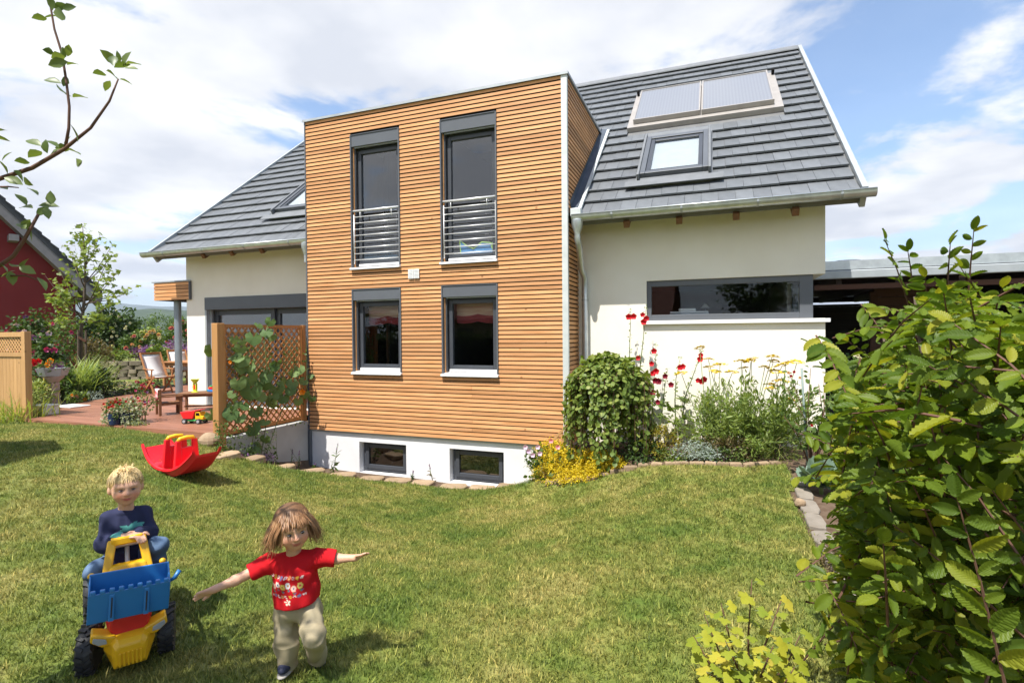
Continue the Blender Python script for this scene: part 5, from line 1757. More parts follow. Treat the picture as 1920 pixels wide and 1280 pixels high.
# ---- weeping willow bush beside the bay
wb = at_z(1140, 866, -.12); wz = gz1(wb[0], wb[1])
ww = thing('weeping_willow_bush', (wb[0], wb[1], wz), 'round weeping willow bush with hanging leafy shoots beside the bay corner', 'bush')
MB().tube([(wb[0], wb[1], wz - .05), (wb[0] + .02, wb[1], wz + .5), (wb[0], wb[1], wz + 1.25)], [.045, .04, .035], 8).build('trunk', MT['bark'], ww, smooth=True)
P = []; Dl = []; b = MB()
for i in range(150):
    a = rng.uniform(0, 2 * math.pi); R_ = rng.uniform(.16, .60) if i > 40 else rng.uniform(.5, .62)
    drop = rng.uniform(.55, 1.25); top = 1.42 - .35 * (R_ / .6) ** 2 + rng.uniform(-.06, .06)
    pts = []
    for k in range(9):
        q = k / 8
        if q < .35: rr = R_ * (q / .35) ** .8; z = 1.22 + (top - 1.22) * math.sin(q / .35 * math.pi / 2)
        else: rr = R_ + .05 * (q - .35); z = top - drop * ((q - .35) / .65) ** 1.15
        pts.append(np.array([wb[0] + rr * math.cos(a), wb[1] + rr * math.sin(a) * .85, wz + max(.04, z)]))
    b.tube(pts, [.006] * 4 + [.004] * 5, 4, cap=False)
    for k in range(2, 9):
        for j in range(5):
            q = rng.random(); p = pts[k - 1] * (1 - q) + pts[k] * q
            P.append(p + rng.normal(size=3) * .012); Dl.append(unit(pts[k] - pts[k - 1]) * .6 + rng.normal(size=3) * .5 + np.array([math.cos(a), math.sin(a), 0]) * .4)
for i in range(1500):
    d = rdir(1, .9)[0]; P.append(np.array([wb[0], wb[1], wz + .82]) + d * [.58, .52, .62] * rng.uniform(.75, 1.03)); Dl.append(d * .3 + rng.normal(size=3) * .6)
for i in range(70):
    a = rng.uniform(0, 2 * math.pi); r_ = .55 * math.sqrt(rng.random()); z_ = 1.36 - .5 * r_ * r_ / .3
    p0 = np.array([wb[0] + r_ * math.cos(a), wb[1] + r_ * math.sin(a), wz + z_ - .1]); p1 = p0 + [rng.normal() * .05 + .08 * math.cos(a), rng.normal() * .05, rng.uniform(.08, .22)]
    b.tube([p0, p1], [.004, .002], 4, cap=False)
    for j in range(7): P.append(p0 + (p1 - p0) * rng.uniform(.1, 1)); Dl.append(unit(p1 - p0) * .5 + rng.normal(size=3) * .6)
b.build('hanging_shoot', MT['twig'], ww, kind='stuff')
P = np.array(P); Dl = np.array(Dl); out_ = unit((P - [wb[0], wb[1], wz + .7]) * [1, 1, .6])
scatter('foliage', LEAF_R, P, Dl, out_ + up_n(len(P)) * .6, .070 * rng.uniform(.7, 1.25, len(P)), LM['willow'], ww)

# ---- lady's mantle froth
t = thing('ladys_mantle', at_z(1075, 895, -.32), 'spreading clump of yellow lady mantle flowers at the lawn edge below the bay', 'flowers')
P = []; 
for i in range(560):
    u = rng.uniform(982, 1168); lo = np.interp(u, [985, 1010, 1060, 1110, 1160], [880, 912, 908, 900, 880]); hi = np.interp(u, [985, 1030, 1080, 1120, 1160], [850, 828, 850, 852, 868])
    v = hi + (lo - hi) * rng.random() ** 1.15
    pg = at_z(u, lo, float(np.interp(u, [985, 1030, 1090, 1140, 1200], [-.62, -.45, -.30, -.2, -.08])))
    P.append(at_y(u, v, pg[1] - .03 + .55 * (lo - v) / 80 + rng.uniform(-.05, .05)) + [0, 0, .03])
P = np.array(P)
Q = np.repeat(P, 34, axis=0) + rng.normal(size=(len(P) * 34, 3)) * [.045, .045, .03]
scatter('flower_froth', LEAF, Q, rdir(len(Q)), up_n(len(Q)), .024 * rng.uniform(.7, 1.4, len(Q)), LM['froth'], t)
Q = np.repeat(P[rng.integers(0, len(P), 130)], 5, axis=0) + rng.normal(size=(650, 3)) * [.09, .09, .05] - [0, -.03, .08]
scatter('foliage', LEAF_R, Q, rdir(650), up_n(650), .075 * rng.uniform(.7, 1.3, 650), LM['mid'], t)
b = MB()
for p in P[::3]: b.tube([(p[0] + rng.normal() * .03, p[1] + .08, gz1(p[0], p[1] + .08) - .02), p - [0, 0, .02]], .003, 4, cap=False)
b.build('stem', MT['stem'], t)
ge = thing('geranium', at_y(1000, 850, -.55), 'pale pink geranium flowering among the yellow froth', 'flowers')
for u, v in ((991, 846), (999, 853), (1008, 838), (985, 838), (1012, 850), (1033, 826), (1046, 838)):
    p = at_y(u, v, -.62); blossom(BL['lilac'] if u < 1030 else BL['pink'], p, .05, ge)
    MB().tube([(p[0] + .02, p[1] + .06, p[2] - .3), p], .003, 4).build('stem', MT['stem'], ge)
P = np.array([at_y(rng.uniform(985, 1015), rng.uniform(845, 875), -.5) for _ in range(90)]); scatter('foliage', LEAF_R, P, rdir(90), up_n(90), .05 * rng.uniform(.7, 1.2, 90), LM['mid'], ge)

# ---- hollyhocks
def hollyhock(label, base_px, top_px, Yp, flowers, mat_key, n_leaf=16):
    base = at_y(*base_px, Yp); top = at_y(*top_px, Yp); base[2] = gz1(base[0], base[1])
    t = thing('hollyhock', base, label, 'hollyhock', group='hollyhocks against the cream wall')
    mid = (base + top) / 2 + rng.normal(size=3) * [.04, .03, 0]
    pts = [base, (base + mid) / 2, mid, (mid + top) / 2 + rng.normal(size=3) * [.015, .01, 0], top]
    MB().tube(pts, [.012, .011, .009, .006, .003], 6).build('stem', MT['stem'], t, smooth=True)
    n = 46; q = rng.uniform(.45, 1.0, n); pts = np.array(pts)
    idx = np.clip((q * 4).astype(int), 0, 3); fr = q * 4 - idx
    P = pts[idx] * (1 - fr)[:, None] + pts[idx + 1] * fr[:, None]
    d = rdir(n); d[:, 2] = np.abs(d[:, 2]) * .4
    scatter('bud', LEAF_R, P + d * .015, d, up_n(n), .030 * rng.uniform(.7, 1.3, n) * (1.25 - .4 * q), LM['light'], t)
    P = []; Dv = []
    for i in range(n_leaf):
        q = rng.uniform(.08, .55); i0 = int(q * 4); p = pts[i0] + (pts[i0 + 1] - pts[i0]) * (q * 4 - i0)
        d = rdir(1)[0]; d[2] = abs(d[2]) * .3; d = unit(d); P.append(p + d * .10); Dv.append(d - [0, 0, .3])
    scatter('foliage', MAPLE, np.array(P), np.array(Dv), up_n(n_leaf, .5), .10 * rng.uniform(.7, 1.3, n_leaf), LM['light'], t)
    for u, v in flowers:
        p = at_y(u, v, Yp - .05); blossom(BL[mat_key], p, .062 * rng.uniform(.8, 1.15), t)
    return t


hollyhock('tallest hollyhock with one red bloom, left of the ribbon window', (1186, 830), (1183, 578), .45, [(1179, 594), (1188, 593)], 'red')
hollyhock('tall hollyhock bending to the corner of the ribbon window sill', (1190, 830), (1212, 570), .42, [(1205, 590), (1212, 597), (1207, 603)], 'red')
hollyhock('hollyhock with a row of scarlet blooms rising beside the willow bush', (1222, 830), (1230, 642), .40, [(1226, 658), (1222, 682), (1230, 696), (1224, 700), (1196, 671), (1169, 679), (1196, 716)], 'red')
hollyhock('hollyhock with dark wine blooms low beside the willow bush', (1232, 832), (1252, 690), .30, [(1247, 705), (1229, 713), (1235, 715), (1217, 737), (1225, 735), (1213, 755), (1233, 754), (1258, 721)], 'wine')
hollyhock('hollyhock with one dark red bloom above a yellow yarrow', (1268, 832), (1276, 668), .42, [(1275, 689), (1280, 687)], 'red')
hollyhock('leaning hollyhock with red blooms in the middle of the bed', (1272, 834), (1318, 650), .40, [(1313, 673), (1314, 666), (1309, 713), (1316, 715), (1320, 711)], 'red')
# ---- yarrow
YH = [[(1312, 653), (1278, 701), (1328, 674), (1329, 689), (1341, 697), (1350, 685), (1373, 699)], [(1390, 678), (1393, 691), (1409, 675), (1408, 678), (1434, 689), (1447, 670), (1450, 678)], [(1466, 686), (1473, 682), (1471, 699), (1494, 680), (1447, 723), (1476, 749), (1446, 729), (1455, 698), (1464, 715)]]
for lab, hs, bx in zip(('left', 'middle', 'right'), YH, (1330, 1400, 1450)):
    base = at_y(bx, 842, .12); base[2] = gz1(base[0], base[1])
    t = thing('yarrow', base, 'yellow yarrow with flat flower heads, %s clump before the cream wall' % lab, 'yarrow', group='yellow yarrow clumps')
    for u, v in hs:
        p = at_y(u, v, .12 + rng.uniform(-.1, .15)); bb = base + rng.normal(size=3) * [.12, .08, 0]
        MB().tube([bb, (bb + p) / 2 + rng.normal(size=3) * .03, p], [.006, .005, .004], 5).build('stem', MT['stem'], t, smooth=True)
        s = rng.uniform(.065, .09)
        piece('flower_head', DOME, t, Matrix.Translation(Vector(p)) @ Matrix.Rotation(rng.uniform(0, 6), 4, 'Z') @ Matrix.Rotation(rng.uniform(-.35, .35), 4, 'X') @ Matrix.Diagonal((s, s, s, 1)))
    n = 700; P = base + rng.normal(size=(n, 3)) * [.17, .12, 0]; P[:, 2] = base[2] + rng.uniform(.0, .85, n) * rng.random(n)
    scatter('foliage', LEAF_N, P, rdir(n, 1.0), rdir(n), .07 * rng.uniform(.6, 1.2, n), LM['fern'], t)
# ---- feathery tall plants
for lab, bx, yy, n, hh, wd in (('left', 1345, .25, 1300, .85, .20), ('tall middle', 1395, .15, 1900, 1.0, .24), ('tallest right', 1445, .1, 2300, 1.12, .26)):
    base = at_y(bx, 850, yy); base[2] = gz1(base[0], base[1])
    t = thing('feathery_plant', base, 'feathery green garden plant, %s one of three behind the bed edging' % lab, 'plant', group='feathery green plants')
    P = []; Dv = []; b = MB()
    for i in range(34):
        d = rdir(1, 2.2)[0]; d[2] = abs(d[2]); L = hh * rng.uniform(.6, 1.05); b0 = base + rng.normal(size=3) * [.09, .07, 0]
        tip = b0 + d * L + [d[0] * .15, d[1] * .15, 0]; b.tube([b0, (b0 + tip) / 2 + [0, 0, .05], tip], [.005, .004, .002], 4, cap=False)
        for j in range(n // 34):
            q = rng.uniform(.25, 1.0); P.append(b0 + (tip - b0) * q + [0, 0, .05 * math.sin(q * 3.1)] + rng.normal(size=3) * .028); Dv.append(d * .8 + rng.normal(size=3) * .55)
    b.build('stem', MT['stem'], t, kind='stuff')
    P = np.array(P); scatter('foliage', LEAF_N, P, np.array(Dv), rdir(len(P)), .085 * rng.uniform(.5, 1.2, len(P)), LM['fern'] if bx < 1440 else LM['light'], t)
# ---- low bed plants
def low(name, label, px, zpx, r, n, size, mat, tmpl=LEAF, cat='plant', **kw):
    b0 = at_z(*px, zpx); z = gz1(b0[0], b0[1]); c = (b0[0], b0[1] + .05, z + r[2] * .75)
    return bush(name, label, cat, (b0[0], b0[1] + .05, z), c, r, n, size, mat, tmpl, **kw)


low('golden_box_ball', 'small round golden leaved shrub in front of the hollyhocks', (1243, 862), -.02, (.22, .2, .24), 1500, .030, LM['gold'], ncl=60, sp=.12, shell=.85, cat='shrub')
low('silver_santolina', 'silvery grey cushion plant at the bed edge', (1305, 868), .0, (.30, .14, .13), 1700, .034, LM['silver'], LEAF_N, sp=.2, ncl=40, cat='shrub')
low('ground_cover', 'bright green low ground cover left of the silver cushion', (1262, 868), -.02, (.22, .10, .08), 600, .035, LM['light'], sp=.25)
low('russet_plant', 'russet leaved low plant right of the silver cushion', (1365, 864), .01, (.34, .15, .15), 900, .04, LM['brown'], sp=.25)
low('green_cushion', 'dense green cushion plant below the russet plant', (1352, 870), .01, (.28, .10, .09), 900, .03, LM['mid'], sp=.22)
low('fern_tuft', 'pale fern tuft before the feathery plants', (1415, 866), .02, (.14, .10, .14), 260, .06, LM['light'], LEAF_N, sp=.3)
low('shade_plant', 'dark green plant in the shade beside the willow bush', (1205, 868), -.06, (.26, .18, .16), 700, .05, LM['dark'], sp=.25)
low('red_tipped_grass', 'orange tipped grass tuft at the right end of the bed', (1462, 866), .03, (.18, .14, .20), 260, .16, LM['reed'], BLADE, sp=.3, up=.2)

# ---- standard rose with stake
rb = at_z(1515, 893, .02); rb[2] = gz1(rb[0], rb[1])
t = thing('standard_rose', rb, 'thin standard rose tied to a green stake at the right end of the bed', 'rose')
st = at_d(1503, 690, depth_of(rb))
MB().tube([rb, (st[0], st[1], st[2])], .012, 8).build('stake', MT['stake'], t, smooth=True)
P = []; Dv = []; b = MB()
for u, v in ((1480, 700), (1520, 690), (1545, 705), (1555, 740), (1470, 720), (1530, 780), (1555, 800), (1490, 790), (1560, 850), (1500, 830), (1540, 820), (1470, 780), (1535, 720)):
    tip = at_d(u, v, depth_of(rb) + rng.uniform(-.15, .15)); s0 = rb + [.06, 0, 0]
    pts = [s0, s0 + (tip - s0) * .5 + rng.normal(size=3) * .05 + [0, 0, .12], tip]; b.tube(pts, [.008, .006, .003], 5)
    for j in range(22):
        q = rng.uniform(.3, 1); i0 = 0 if q < .5 else 1; p = pts[i0] + (pts[i0 + 1] - pts[i0]) * ((q - .5 * i0) * 2)
        d = rdir(1)[0]; P.append(p + d * .03); Dv.append(d)
b.build('cane', MT['twig'], t, smooth=True); P = np.array(P)
scatter('foliage', LEAF_R, P, np.array(Dv), up_n(len(P)), .055 * rng.uniform(.7, 1.3, len(P)), LM['mid'], t)
for u, v, k in ((1483, 705, 'red'), (1478, 699, 'peach'), (1500, 708, 'peach'), (1522, 797, 'red'), (1540, 812, 'peach'), (1489, 697, 'red')): blossom(ROSE[k], at_d(u, v, depth_of(rb) - .1), .03, t)
# ---- white rose before the carport
wr0 = np.array(at_y(1625, 720, .9)); wr0[2] = gz1(wr0[0], wr0[1])
t = bush('white_rose', 'white flowering rose bush before the dark carport', 'rose', wr0, (wr0[0], wr0[1], wr0[2] + .65), (.55, .4, .72), 1500, .055, LM['mid'], LEAF_R, ncl=40, sp=.2)
for u, v in ((1608, 667), (1612, 672), (1605, 680), (1628, 678), (1594, 690), (1603, 665), (1720, 660), (1735, 690), (1770, 650), (1752, 672)): blossom(ROSE['white'], at_y(u, v, .55), .05, t)
# ---- cabbages
def cabbage(label, px, z, s, nl=13):
    c = at_z(*px, z); c[2] = gz1(c[0], c[1])
    t = thing('cabbage', c, label, 'cabbage', group='blue green cabbages in the vegetable bed')
    tv, tf = leaf_lobed([(-1.9, .32), (-1.0, .62), (-.45, .92), (0, 1.0), (.45, .92), (1.0, .62), (1.9, .32)], cup=.18, notch=.97, jitter=.035, seed=int(s * 100))
    me = np_mesh('cabbage_leaf', tv, tf, LM['cabbage'])
    for k in range(nl):
        a = k * 2.4 + rng.uniform(-.2, .2); el = .25 + 1.1 * k / nl
        d = np.array([math.cos(a) * math.cos(el), math.sin(a) * math.cos(el), math.sin(el)])
        place_leaves('leaf', me, [c + [0, 0, .10]], d[None], np.array([[-d[0] * .5, -d[1] * .5, 1.0]]), [s * rng.uniform(.8, 1.15)], t)
    MB().tube([c - [0, 0, .02], c + [0, 0, .14]], .02, 8).build('stalk', MT['stem'], t, smooth=True)


cabbage('blue green cabbage overhanging the bed border slabs', (1540, 922), .02, .27)
cabbage('blue green cabbage second from the lawn', (1600, 905), .02, .30)
cabbage('blue green cabbage behind the hornbeam leaves', (1690, 900), .02, .38)
cabbage('small cabbage low under the hornbeam', (1640, 985), .0, .28)
low('heather_tuft', 'brownish heather tuft beside the grey border slabs', (1575, 1075), -.04, (.13, .12, .10), 420, .045, LM['brown'], LEAF_N, sp=.25)
low('parsley_tuft', 'light green herb tuft beside the grey border slabs', (1600, 1045), -.03, (.12, .12, .13), 380, .045, LM['light'], sp=.25)

# ---- squash climbing the lattice
sq = thing('squash_vine', (.05, -1.2, -.2), 'squash vine with large leaves climbing the lattice screen', 'vine')
SQL = [(505, 606, .8), (487, 612, .7), (500, 625, 1), (476, 636, 1.2), (507, 633, .8), (440, 640, .7), (455, 644, .6), (449, 657, .9), (453, 677, 1.2), (445, 672, 1), (452, 693, 1), (470, 712, 1.35), (447, 722, 1.1), (470, 735, 1.5), (498, 709, 1), (497, 725, 1), (505, 703, .8),
       (522, 730, 1.2), (512, 745, 1), (530, 747, 1.1), (518, 684, .9), (547, 721, 1), (545, 735, .9), (562, 695, .9), (552, 702, .8), (567, 716, .8), (583, 706, .7), (584, 750, .7), (573, 742, .8), (560, 755, .8), (490, 745, 1), (508, 758, 1), (457, 762, .9), (432, 778, 1.1), (447, 785, .9), (480, 773, 1.1),
       (495, 792, .9), (474, 805, 1.2), (437, 765, .8), (431, 742, .6), (440, 750, .6), (548, 700, .7), (533, 715, .8), (489, 720, .9), (486, 838, .9), (478, 848, .9), (497, 826, .8), (512, 690, .8), (465, 690, .9), (395, 660, 1.0), (402, 745, 1.0), (398, 780, .9)]
me = np_mesh('squash_leaf', SQUASH[0], SQUASH[1], LM['squash'])
for u, v, s in SQL:
    xx = .03 + rng.uniform(0, .12)
    p = at_x(u, v, xx) if u > 410 else at_x(u, v, -.25)
    tow = unit(np.array([.75, -.45, .45]) + rng.normal(size=3) * .28)
    dn = unit(np.array([.1, -.2, -1.0]) + rng.normal(size=3) * .4)
    place_leaves('leaf', me, [p - dn * .04], dn[None], tow[None], [.122 * s], sq)
b = MB()
for path in ([(470, 850), (478, 800), (465, 740), (455, 690), (448, 645)], [(490, 850), (500, 790), (505, 740), (500, 680), (495, 640), (503, 604)], [(500, 850), (520, 790), (545, 735), (562, 700), (580, 690)], [(470, 735), (500, 735), (530, 725), (560, 740), (585, 752)], [(440, 800), (445, 740), (450, 690)]):
    b.tube([at_x(u, v, .03 + rng.uniform(0, .04)) for u, v in path], .006, 5)
b.build('vine_stem', MT['stem'], sq, smooth=True)
n = 420; P = np.array([at_x(rng.uniform(432, 590), rng.uniform(650, 800), .03 + rng.uniform(0, .08)) for _ in range(n)])
uu = np.array([to_px(p)[0] for p in P]); keep = rng.random(n) < np.where(uu < 520, .8, .45)
P = P[keep]; scatter('foliage', LEAF_R, P, rdir(len(P)), unit(rng.normal(size=(len(P), 3)) * .4 + [.8, -.3, .4]), .045 * rng.uniform(.6, 1.3, len(P)), LM['mid'], sq)
blossom(BL['orange'], at_x(567, 735, .10), .075, sq)
blossom(BL['orange'], at_x(431, 679, .06), .035, sq)
# ---- plants at the foot of the retaining wall
n = 620
P = []; 
for i in range(n):
    u = 405 + 115 * rng.random() ** 1.4; v = np.interp(u, [405, 440, 480, 520], [845, 858, 866, 868]) - (rng.random() ** 2.2) * 60
    P.append(at_x(u, v, .06 + rng.uniform(0, .22)))
P = np.array(P); t = thing('wall_foot_plants', at_x(450, 858, .15), 'sprawling green weeds with purple flowers at the foot of the retaining wall', 'plants'); t['kind'] = 'stuff'
scatter('foliage', LEAF, P, rdir(n, .5), up_n(n), .042 * rng.uniform(.6, 1.4, n), LM['mid'], t)
P = np.array([at_x(rng.uniform(440, 515), np.interp(0, [0, 1], [852, 870]) + rng.uniform(-2, 14), .15 + rng.uniform(0, .15)) for _ in range(420)])
scatter('purple_flowers', LEAF, P, rdir(420), up_n(420), .022 * rng.uniform(.7, 1.3, 420), LM['purple'], t)
b = MB()
for i in range(14):
    p = at_x(rng.uniform(420, 560), rng.uniform(850, 868), .12); b.tube([p, p + [rng.normal() * .08, rng.normal() * .1, rng.uniform(.2, .5)]], [.004, .0015], 4)
b.build('stem', MT['stem'], t, kind='stuff')


def spike(label, px, zpx, h, lean, mat, nl, size, seed=0):
    p = at_z(*px, zpx); p[2] = gz1(p[0], p[1]) + .02
    t = thing('spike_plant', p, label, 'plant', group='thin weeds along the basement wall')
    tip = p + [lean, .02, h]; MB().tube([p, (p + tip) / 2 + [lean * .1, 0, .02], tip], [.006, .005, .003], 5).build('stem', MT['stem'], t, smooth=True)
    q = rng.uniform(.02, .7, nl) ** 1.3; P = p + (tip - p) * q[:, None]
    d = rdir(nl); scatter('foliage', LEAF_N, P, d + [0, 0, .25], up_n(nl), size * rng.uniform(.6, 1.2, nl), mat, t)
    q = rng.uniform(.72, 1, 40); P = p + (tip - p) * q[:, None]; scatter('seed_head', LEAF, P, rdir(40), rdir(40), .018, LM['purple'], t)


spike('thin spiked weed standing before the white basement wall', (624, 886), -.62, .50, .10, LM['mid'], 26, .11)
spike('wispy dry weed between the two basement windows', (812, 903), -.68, .30, -.08, LM['brown'], 22, .07)
spike('short dark weed at the corner of the left basement window', (772, 899), -.67, .16, .02, LM['dark'], 26, .06)
spike('small weed in the corner of the retaining wall', (588, 878), -.55, .12, .02, LM['mid'], 30, .06)
spike('little sprout at the foot of the retaining wall', (560, 872), -.5, .30, .0, LM['mid'], 12, .05)
spike('slim sprout nearer the purple flowers', (546, 868), -.45, .32, .01, LM['mid'], 12, .05)

# ---- reeds, tall grasses at the left
def grass_clump(name, label, base, h, w, n, mat, tm=BLADE, lean=(0, 0), bw=1.0):
    t = thing(name, base, label, 'grass')
    P = np.asarray(base) + rng.normal(size=(n, 3)) * [w * .35, w * .35, 0]
    d = rdir(n, 2.6); d[:, 2] = np.abs(d[:, 2]); d[:, 0] += lean[0]; d[:, 1] += lean[1]
    out = unit(d * [1, 1, 0] + 1e-3 * rng.normal(size=(n, 3)))
    scatter('blade', tm, P, d, -out + [0, 0, .3], h * rng.uniform(.55, 1.08, n), mat, t)
    return t


g0 = at_z(45, 792, .12); grass_clump('reed_clump', 'arching reed clump in front of the pale fence', g0, .78, .5, 190, LM['reed'])
P0 = g0; t = bpy.data.objects['reed_clump']
n = 60; P = P0 + rng.normal(size=(n, 3)) * [.16, .10, 0]; scatter('dry_stalk', blade(3, .010, .05), P, rdir(n, 5), rdir(n), .45 * rng.uniform(.5, 1.1, n), LM['straw'], t)
g0 = at_z(5, 790, .12); grass_clump('fence_foot_grass', 'short green tuft at the left foot of the fence', g0, .35, .35, 90, LM['reed'])
g0 = at_z(148, 744, .2); grass_clump('silver_grass', 'tall fountain of silver grass behind the terrace', g0, 1.3, .55, 620, leaf_mat('silver_grass_blade', (0.17, 0.25, 0.08), (0.32, 0.40, 0.15), (0.46, 0.52, 0.27)), lean=(.25, .1))
# ---- potted flowers
t = bush('potted_geranium', 'red geranium spilling over the blue pot', 'flowers', POT + [0, 0, .2], POT + [0, 0, .27], (.15, .14, .15), 330, .035, LM['mid'], LEAF_R, nst=5)
for i in range(22): blossom(BL['red'], POT + [rng.normal() * .07, rng.normal() * .06 - .02, .36 + rng.normal() * .045], .028, t)
for i in range(5): blossom(BL['orange'], POT + [-.13 + rng.normal() * .03, -.03, .33 + rng.normal() * .03], .025, t)
P = np.array([POT + [-.10 + rng.normal() * .07, -.08 + rng.normal() * .03, rng.uniform(.02, .25)] for _ in range(160)]); scatter('trailing_foliage', LEAF_R, P, rdir(160, -.5), up_n(160), .032, LM['varieg'], t)
t = bush('variegated_plant', 'white variegated trailing plant beside the blue pot', 'plant', POT2 + [0, 0, .2], POT2 + [.02, -.03, .17], (.23, .20, .25), 1100, .036, LM['varieg'], LEAF_R, nst=4, ncl=50)
P = np.array([POT2 + [.15 + abs(rng.normal()) * .14, -.06 + rng.normal() * .06, rng.uniform(.0, .06)] for _ in range(260)]); scatter('trailing_foliage', LEAF_R, P, rdir(260), up_n(260), .036, LM['varieg'], t)
t = bush('pink_petunias', 'pink and purple petunias behind the variegated plant', 'flowers', POT2 + [-.02, .22, 0], POT2 + [.0, .22, .34], (.26, .16, .14), 260, .04, LM['mid'], nst=5)
for i in range(26): blossom(BL[('magenta', 'lilac', 'purple', 'red')[i % 4]], POT2 + [rng.normal() * .16, .16 + rng.normal() * .07, .42 + rng.normal() * .07], .030, t)
# basin flowers
t = bush('basin_lilies', 'red lilies and green leaves in the hexagonal trough', 'flowers', BAS + [0, 0, .8], BAS + [0, 0, .84], (.27, .25, .12), 160, .09, LM['mid'], LEAF_N, nst=6)
for u, v in ((63, 678), (72, 677), (92, 680), (94, 676), (90, 684), (66, 681)): blossom(BL['red'] if u < 80 else BL['orange'], at_d(u, v, depth_of(BAS)), .09, t)
for i in range(9): blossom(BL['purple'], BAS + [.18 + rng.normal() * .08, rng.normal() * .08, .88 + rng.normal() * .03], .05, t)

# ---- shrubs behind the terrace
def shrub(name, label, u, v_top, v_bot, wpx, dep, n, size, mat, cat='shrub', tmpl=LEAF_R, fl=None, nfl=0, fs=.09, **kw):
    top = at_d(u, v_top, dep); bot = at_d(u, v_bot, dep); g = gz1(bot[0], bot[1]); base = np.array([bot[0], bot[1], g])
    zc = (top[2] + max(bot[2], g)) / 2; rz_ = max(.1, (top[2] - max(bot[2], g)) / 2); rx_ = wpx / 2 * dep / F_PX
    t = bush(name, label, cat, base, (base[0], base[1], zc), (rx_, rx_ * .8, rz_), n, size, mat, tmpl, **kw)
    if fl:
        for i in range(nfl):
            d = rdir(1, .3)[0]; d = unit(d + unit(CAM - base) * .9)
            p = np.array([base[0], base[1], zc]) + d * np.array([rx_, rx_ * .8, rz_]) * rng.uniform(.85, 1.05)
            blossom((ROSE if fl[i % len(fl)] in ROSE else BL)[fl[i % len(fl)]], p, fs * rng.uniform(.7, 1.2), t)
    return t


shrub('hibiscus', 'bushy shrub with purple flowers behind the fence', 60, 596, 720, 90, 15, 1700, .09, LM['dark'], fl=['lilac', 'purple', 'magenta'], nfl=26, fs=.10)
shrub('dark_shrub', 'dark green shrub right of the stone basin', 92, 640, 745, 62, 13, 1300, .09, LM['dark'], fl=['magenta'], nfl=6)
shrub('smoke_bush', 'loose grey green shrub before the red house', 115, 590, 690, 75, 19, 1700, .11, LM['mid'], LEAF, sp=.3) if False else shrub('smoke_bush', 'loose grey green shrub before the red house', 115, 590, 690, 75, 19, 1500, .11, LM['mid'], tmpl=LEAF, sp=.28, fl=['magenta'], nfl=9, fs=.09)
shrub('russet_shrub', 'russet brown shrub behind the silver grass', 180, 640, 715, 60, 18, 1300, .09, LM['brown'], tmpl=LEAF)
shrub('viburnum', 'large rounded green bush with white flecks behind the stone wall', 222, 582, 668, 72, 22.5, 2600, .13, LM['dark'], fl=['white'], nfl=26, fs=.10)
shrub('elder_shrub', 'green shrub behind the maple sapling', 160, 600, 680, 60, 23, 1500, .13, LM['mid'])
shrub('peony_shrub', 'leafy shrub with pale pink flowers left of the stone wall', 195, 655, 700, 50, 21, 900, .11, LM['mid'], fl=['pink', 'white'], nfl=9, fs=.10)
shrub('rose_bush', 'rose bush with coral blooms above the stone wall', 250, 628, 668, 46, 21.5, 900, .10, LM['mid'], cat='rose', fl=['pink', 'peach'], nfl=12, fs=.13)
shrub('pale_rose_bush', 'rose bush with cream blooms above the stone wall', 281, 615, 665, 46, 22, 900, .10, LM['light'], cat='rose', fl=['peach', 'white'], nfl=14, fs=.13)
shrub('tall_rose_bush', 'tall rose bush with pink blooms beside the steel column', 338, 596, 670, 50, 22, 1200, .10, LM['mid'], cat='rose', fl=['pink'], nfl=16, fs=.13)
shrub('lavender_clump', 'purple lavender clump on the stone wall, left one', 268, 650, 672, 44, 21.2, 900, .09, LM['purple'], tmpl=LEAF_N, group='lavender clumps on the stone wall')
shrub('lavender_clump', 'purple lavender clump behind the steel column', 330, 640, 672, 50, 21.0, 900, .09, LM['purple'], tmpl=LEAF_N, group='lavender clumps on the stone wall')
shrub('hosta', 'glossy bright green plant hanging over the stone wall', 296, 651, 676, 30, 18.6, 300, .16, LM['light'], tmpl=LEAF)
shrub('lime_plant', 'lime green plant at the left end of the stone wall', 222, 660, 672, 50, 20.5, 500, .09, LM['light'])
shrub('bed_dahlias', 'red and pink flowers beside the folding chair', 270, 712, 744, 56, 14.2, 700, .05, LM['mid'], cat='flowers', fl=['magenta', 'red', 'pink'], nfl=40, fs=.06)
shrub('white_daisies', 'white flowers left of the pink flower bed', 234, 714, 742, 36, 14, 400, .05, LM['mid'], cat='flowers', fl=['white'], nfl=24, fs=.06)
shrub('dark_currant', 'small dark bush at the terrace edge', 194, 690, 745, 30, 13.5, 420, .07, LM['dark'])
shrub('edge_cushion', 'grey green cushion plant at the terrace edge', 172, 735, 752, 36, 13.0, 420, .05, LM['silver'], tmpl=LEAF_N)
shrub('yellow_edge_plant', 'yellow flowering cushion beside the silver grass', 146, 735, 756, 34, 12.6, 420, .05, LM['light'], fl=['orange', 'peach'], nfl=6, fs=.05)
shrub('basin_grass', 'green leafy plant around the stone basin', 72, 715, 770, 50, 11.8, 500, .12, LM['reed'], tmpl=LEAF_N)
shrub('basin_foliage', 'green foliage between the basin and the silver grass', 122, 700, 760, 36, 12.8, 600, .08, LM['mid'])

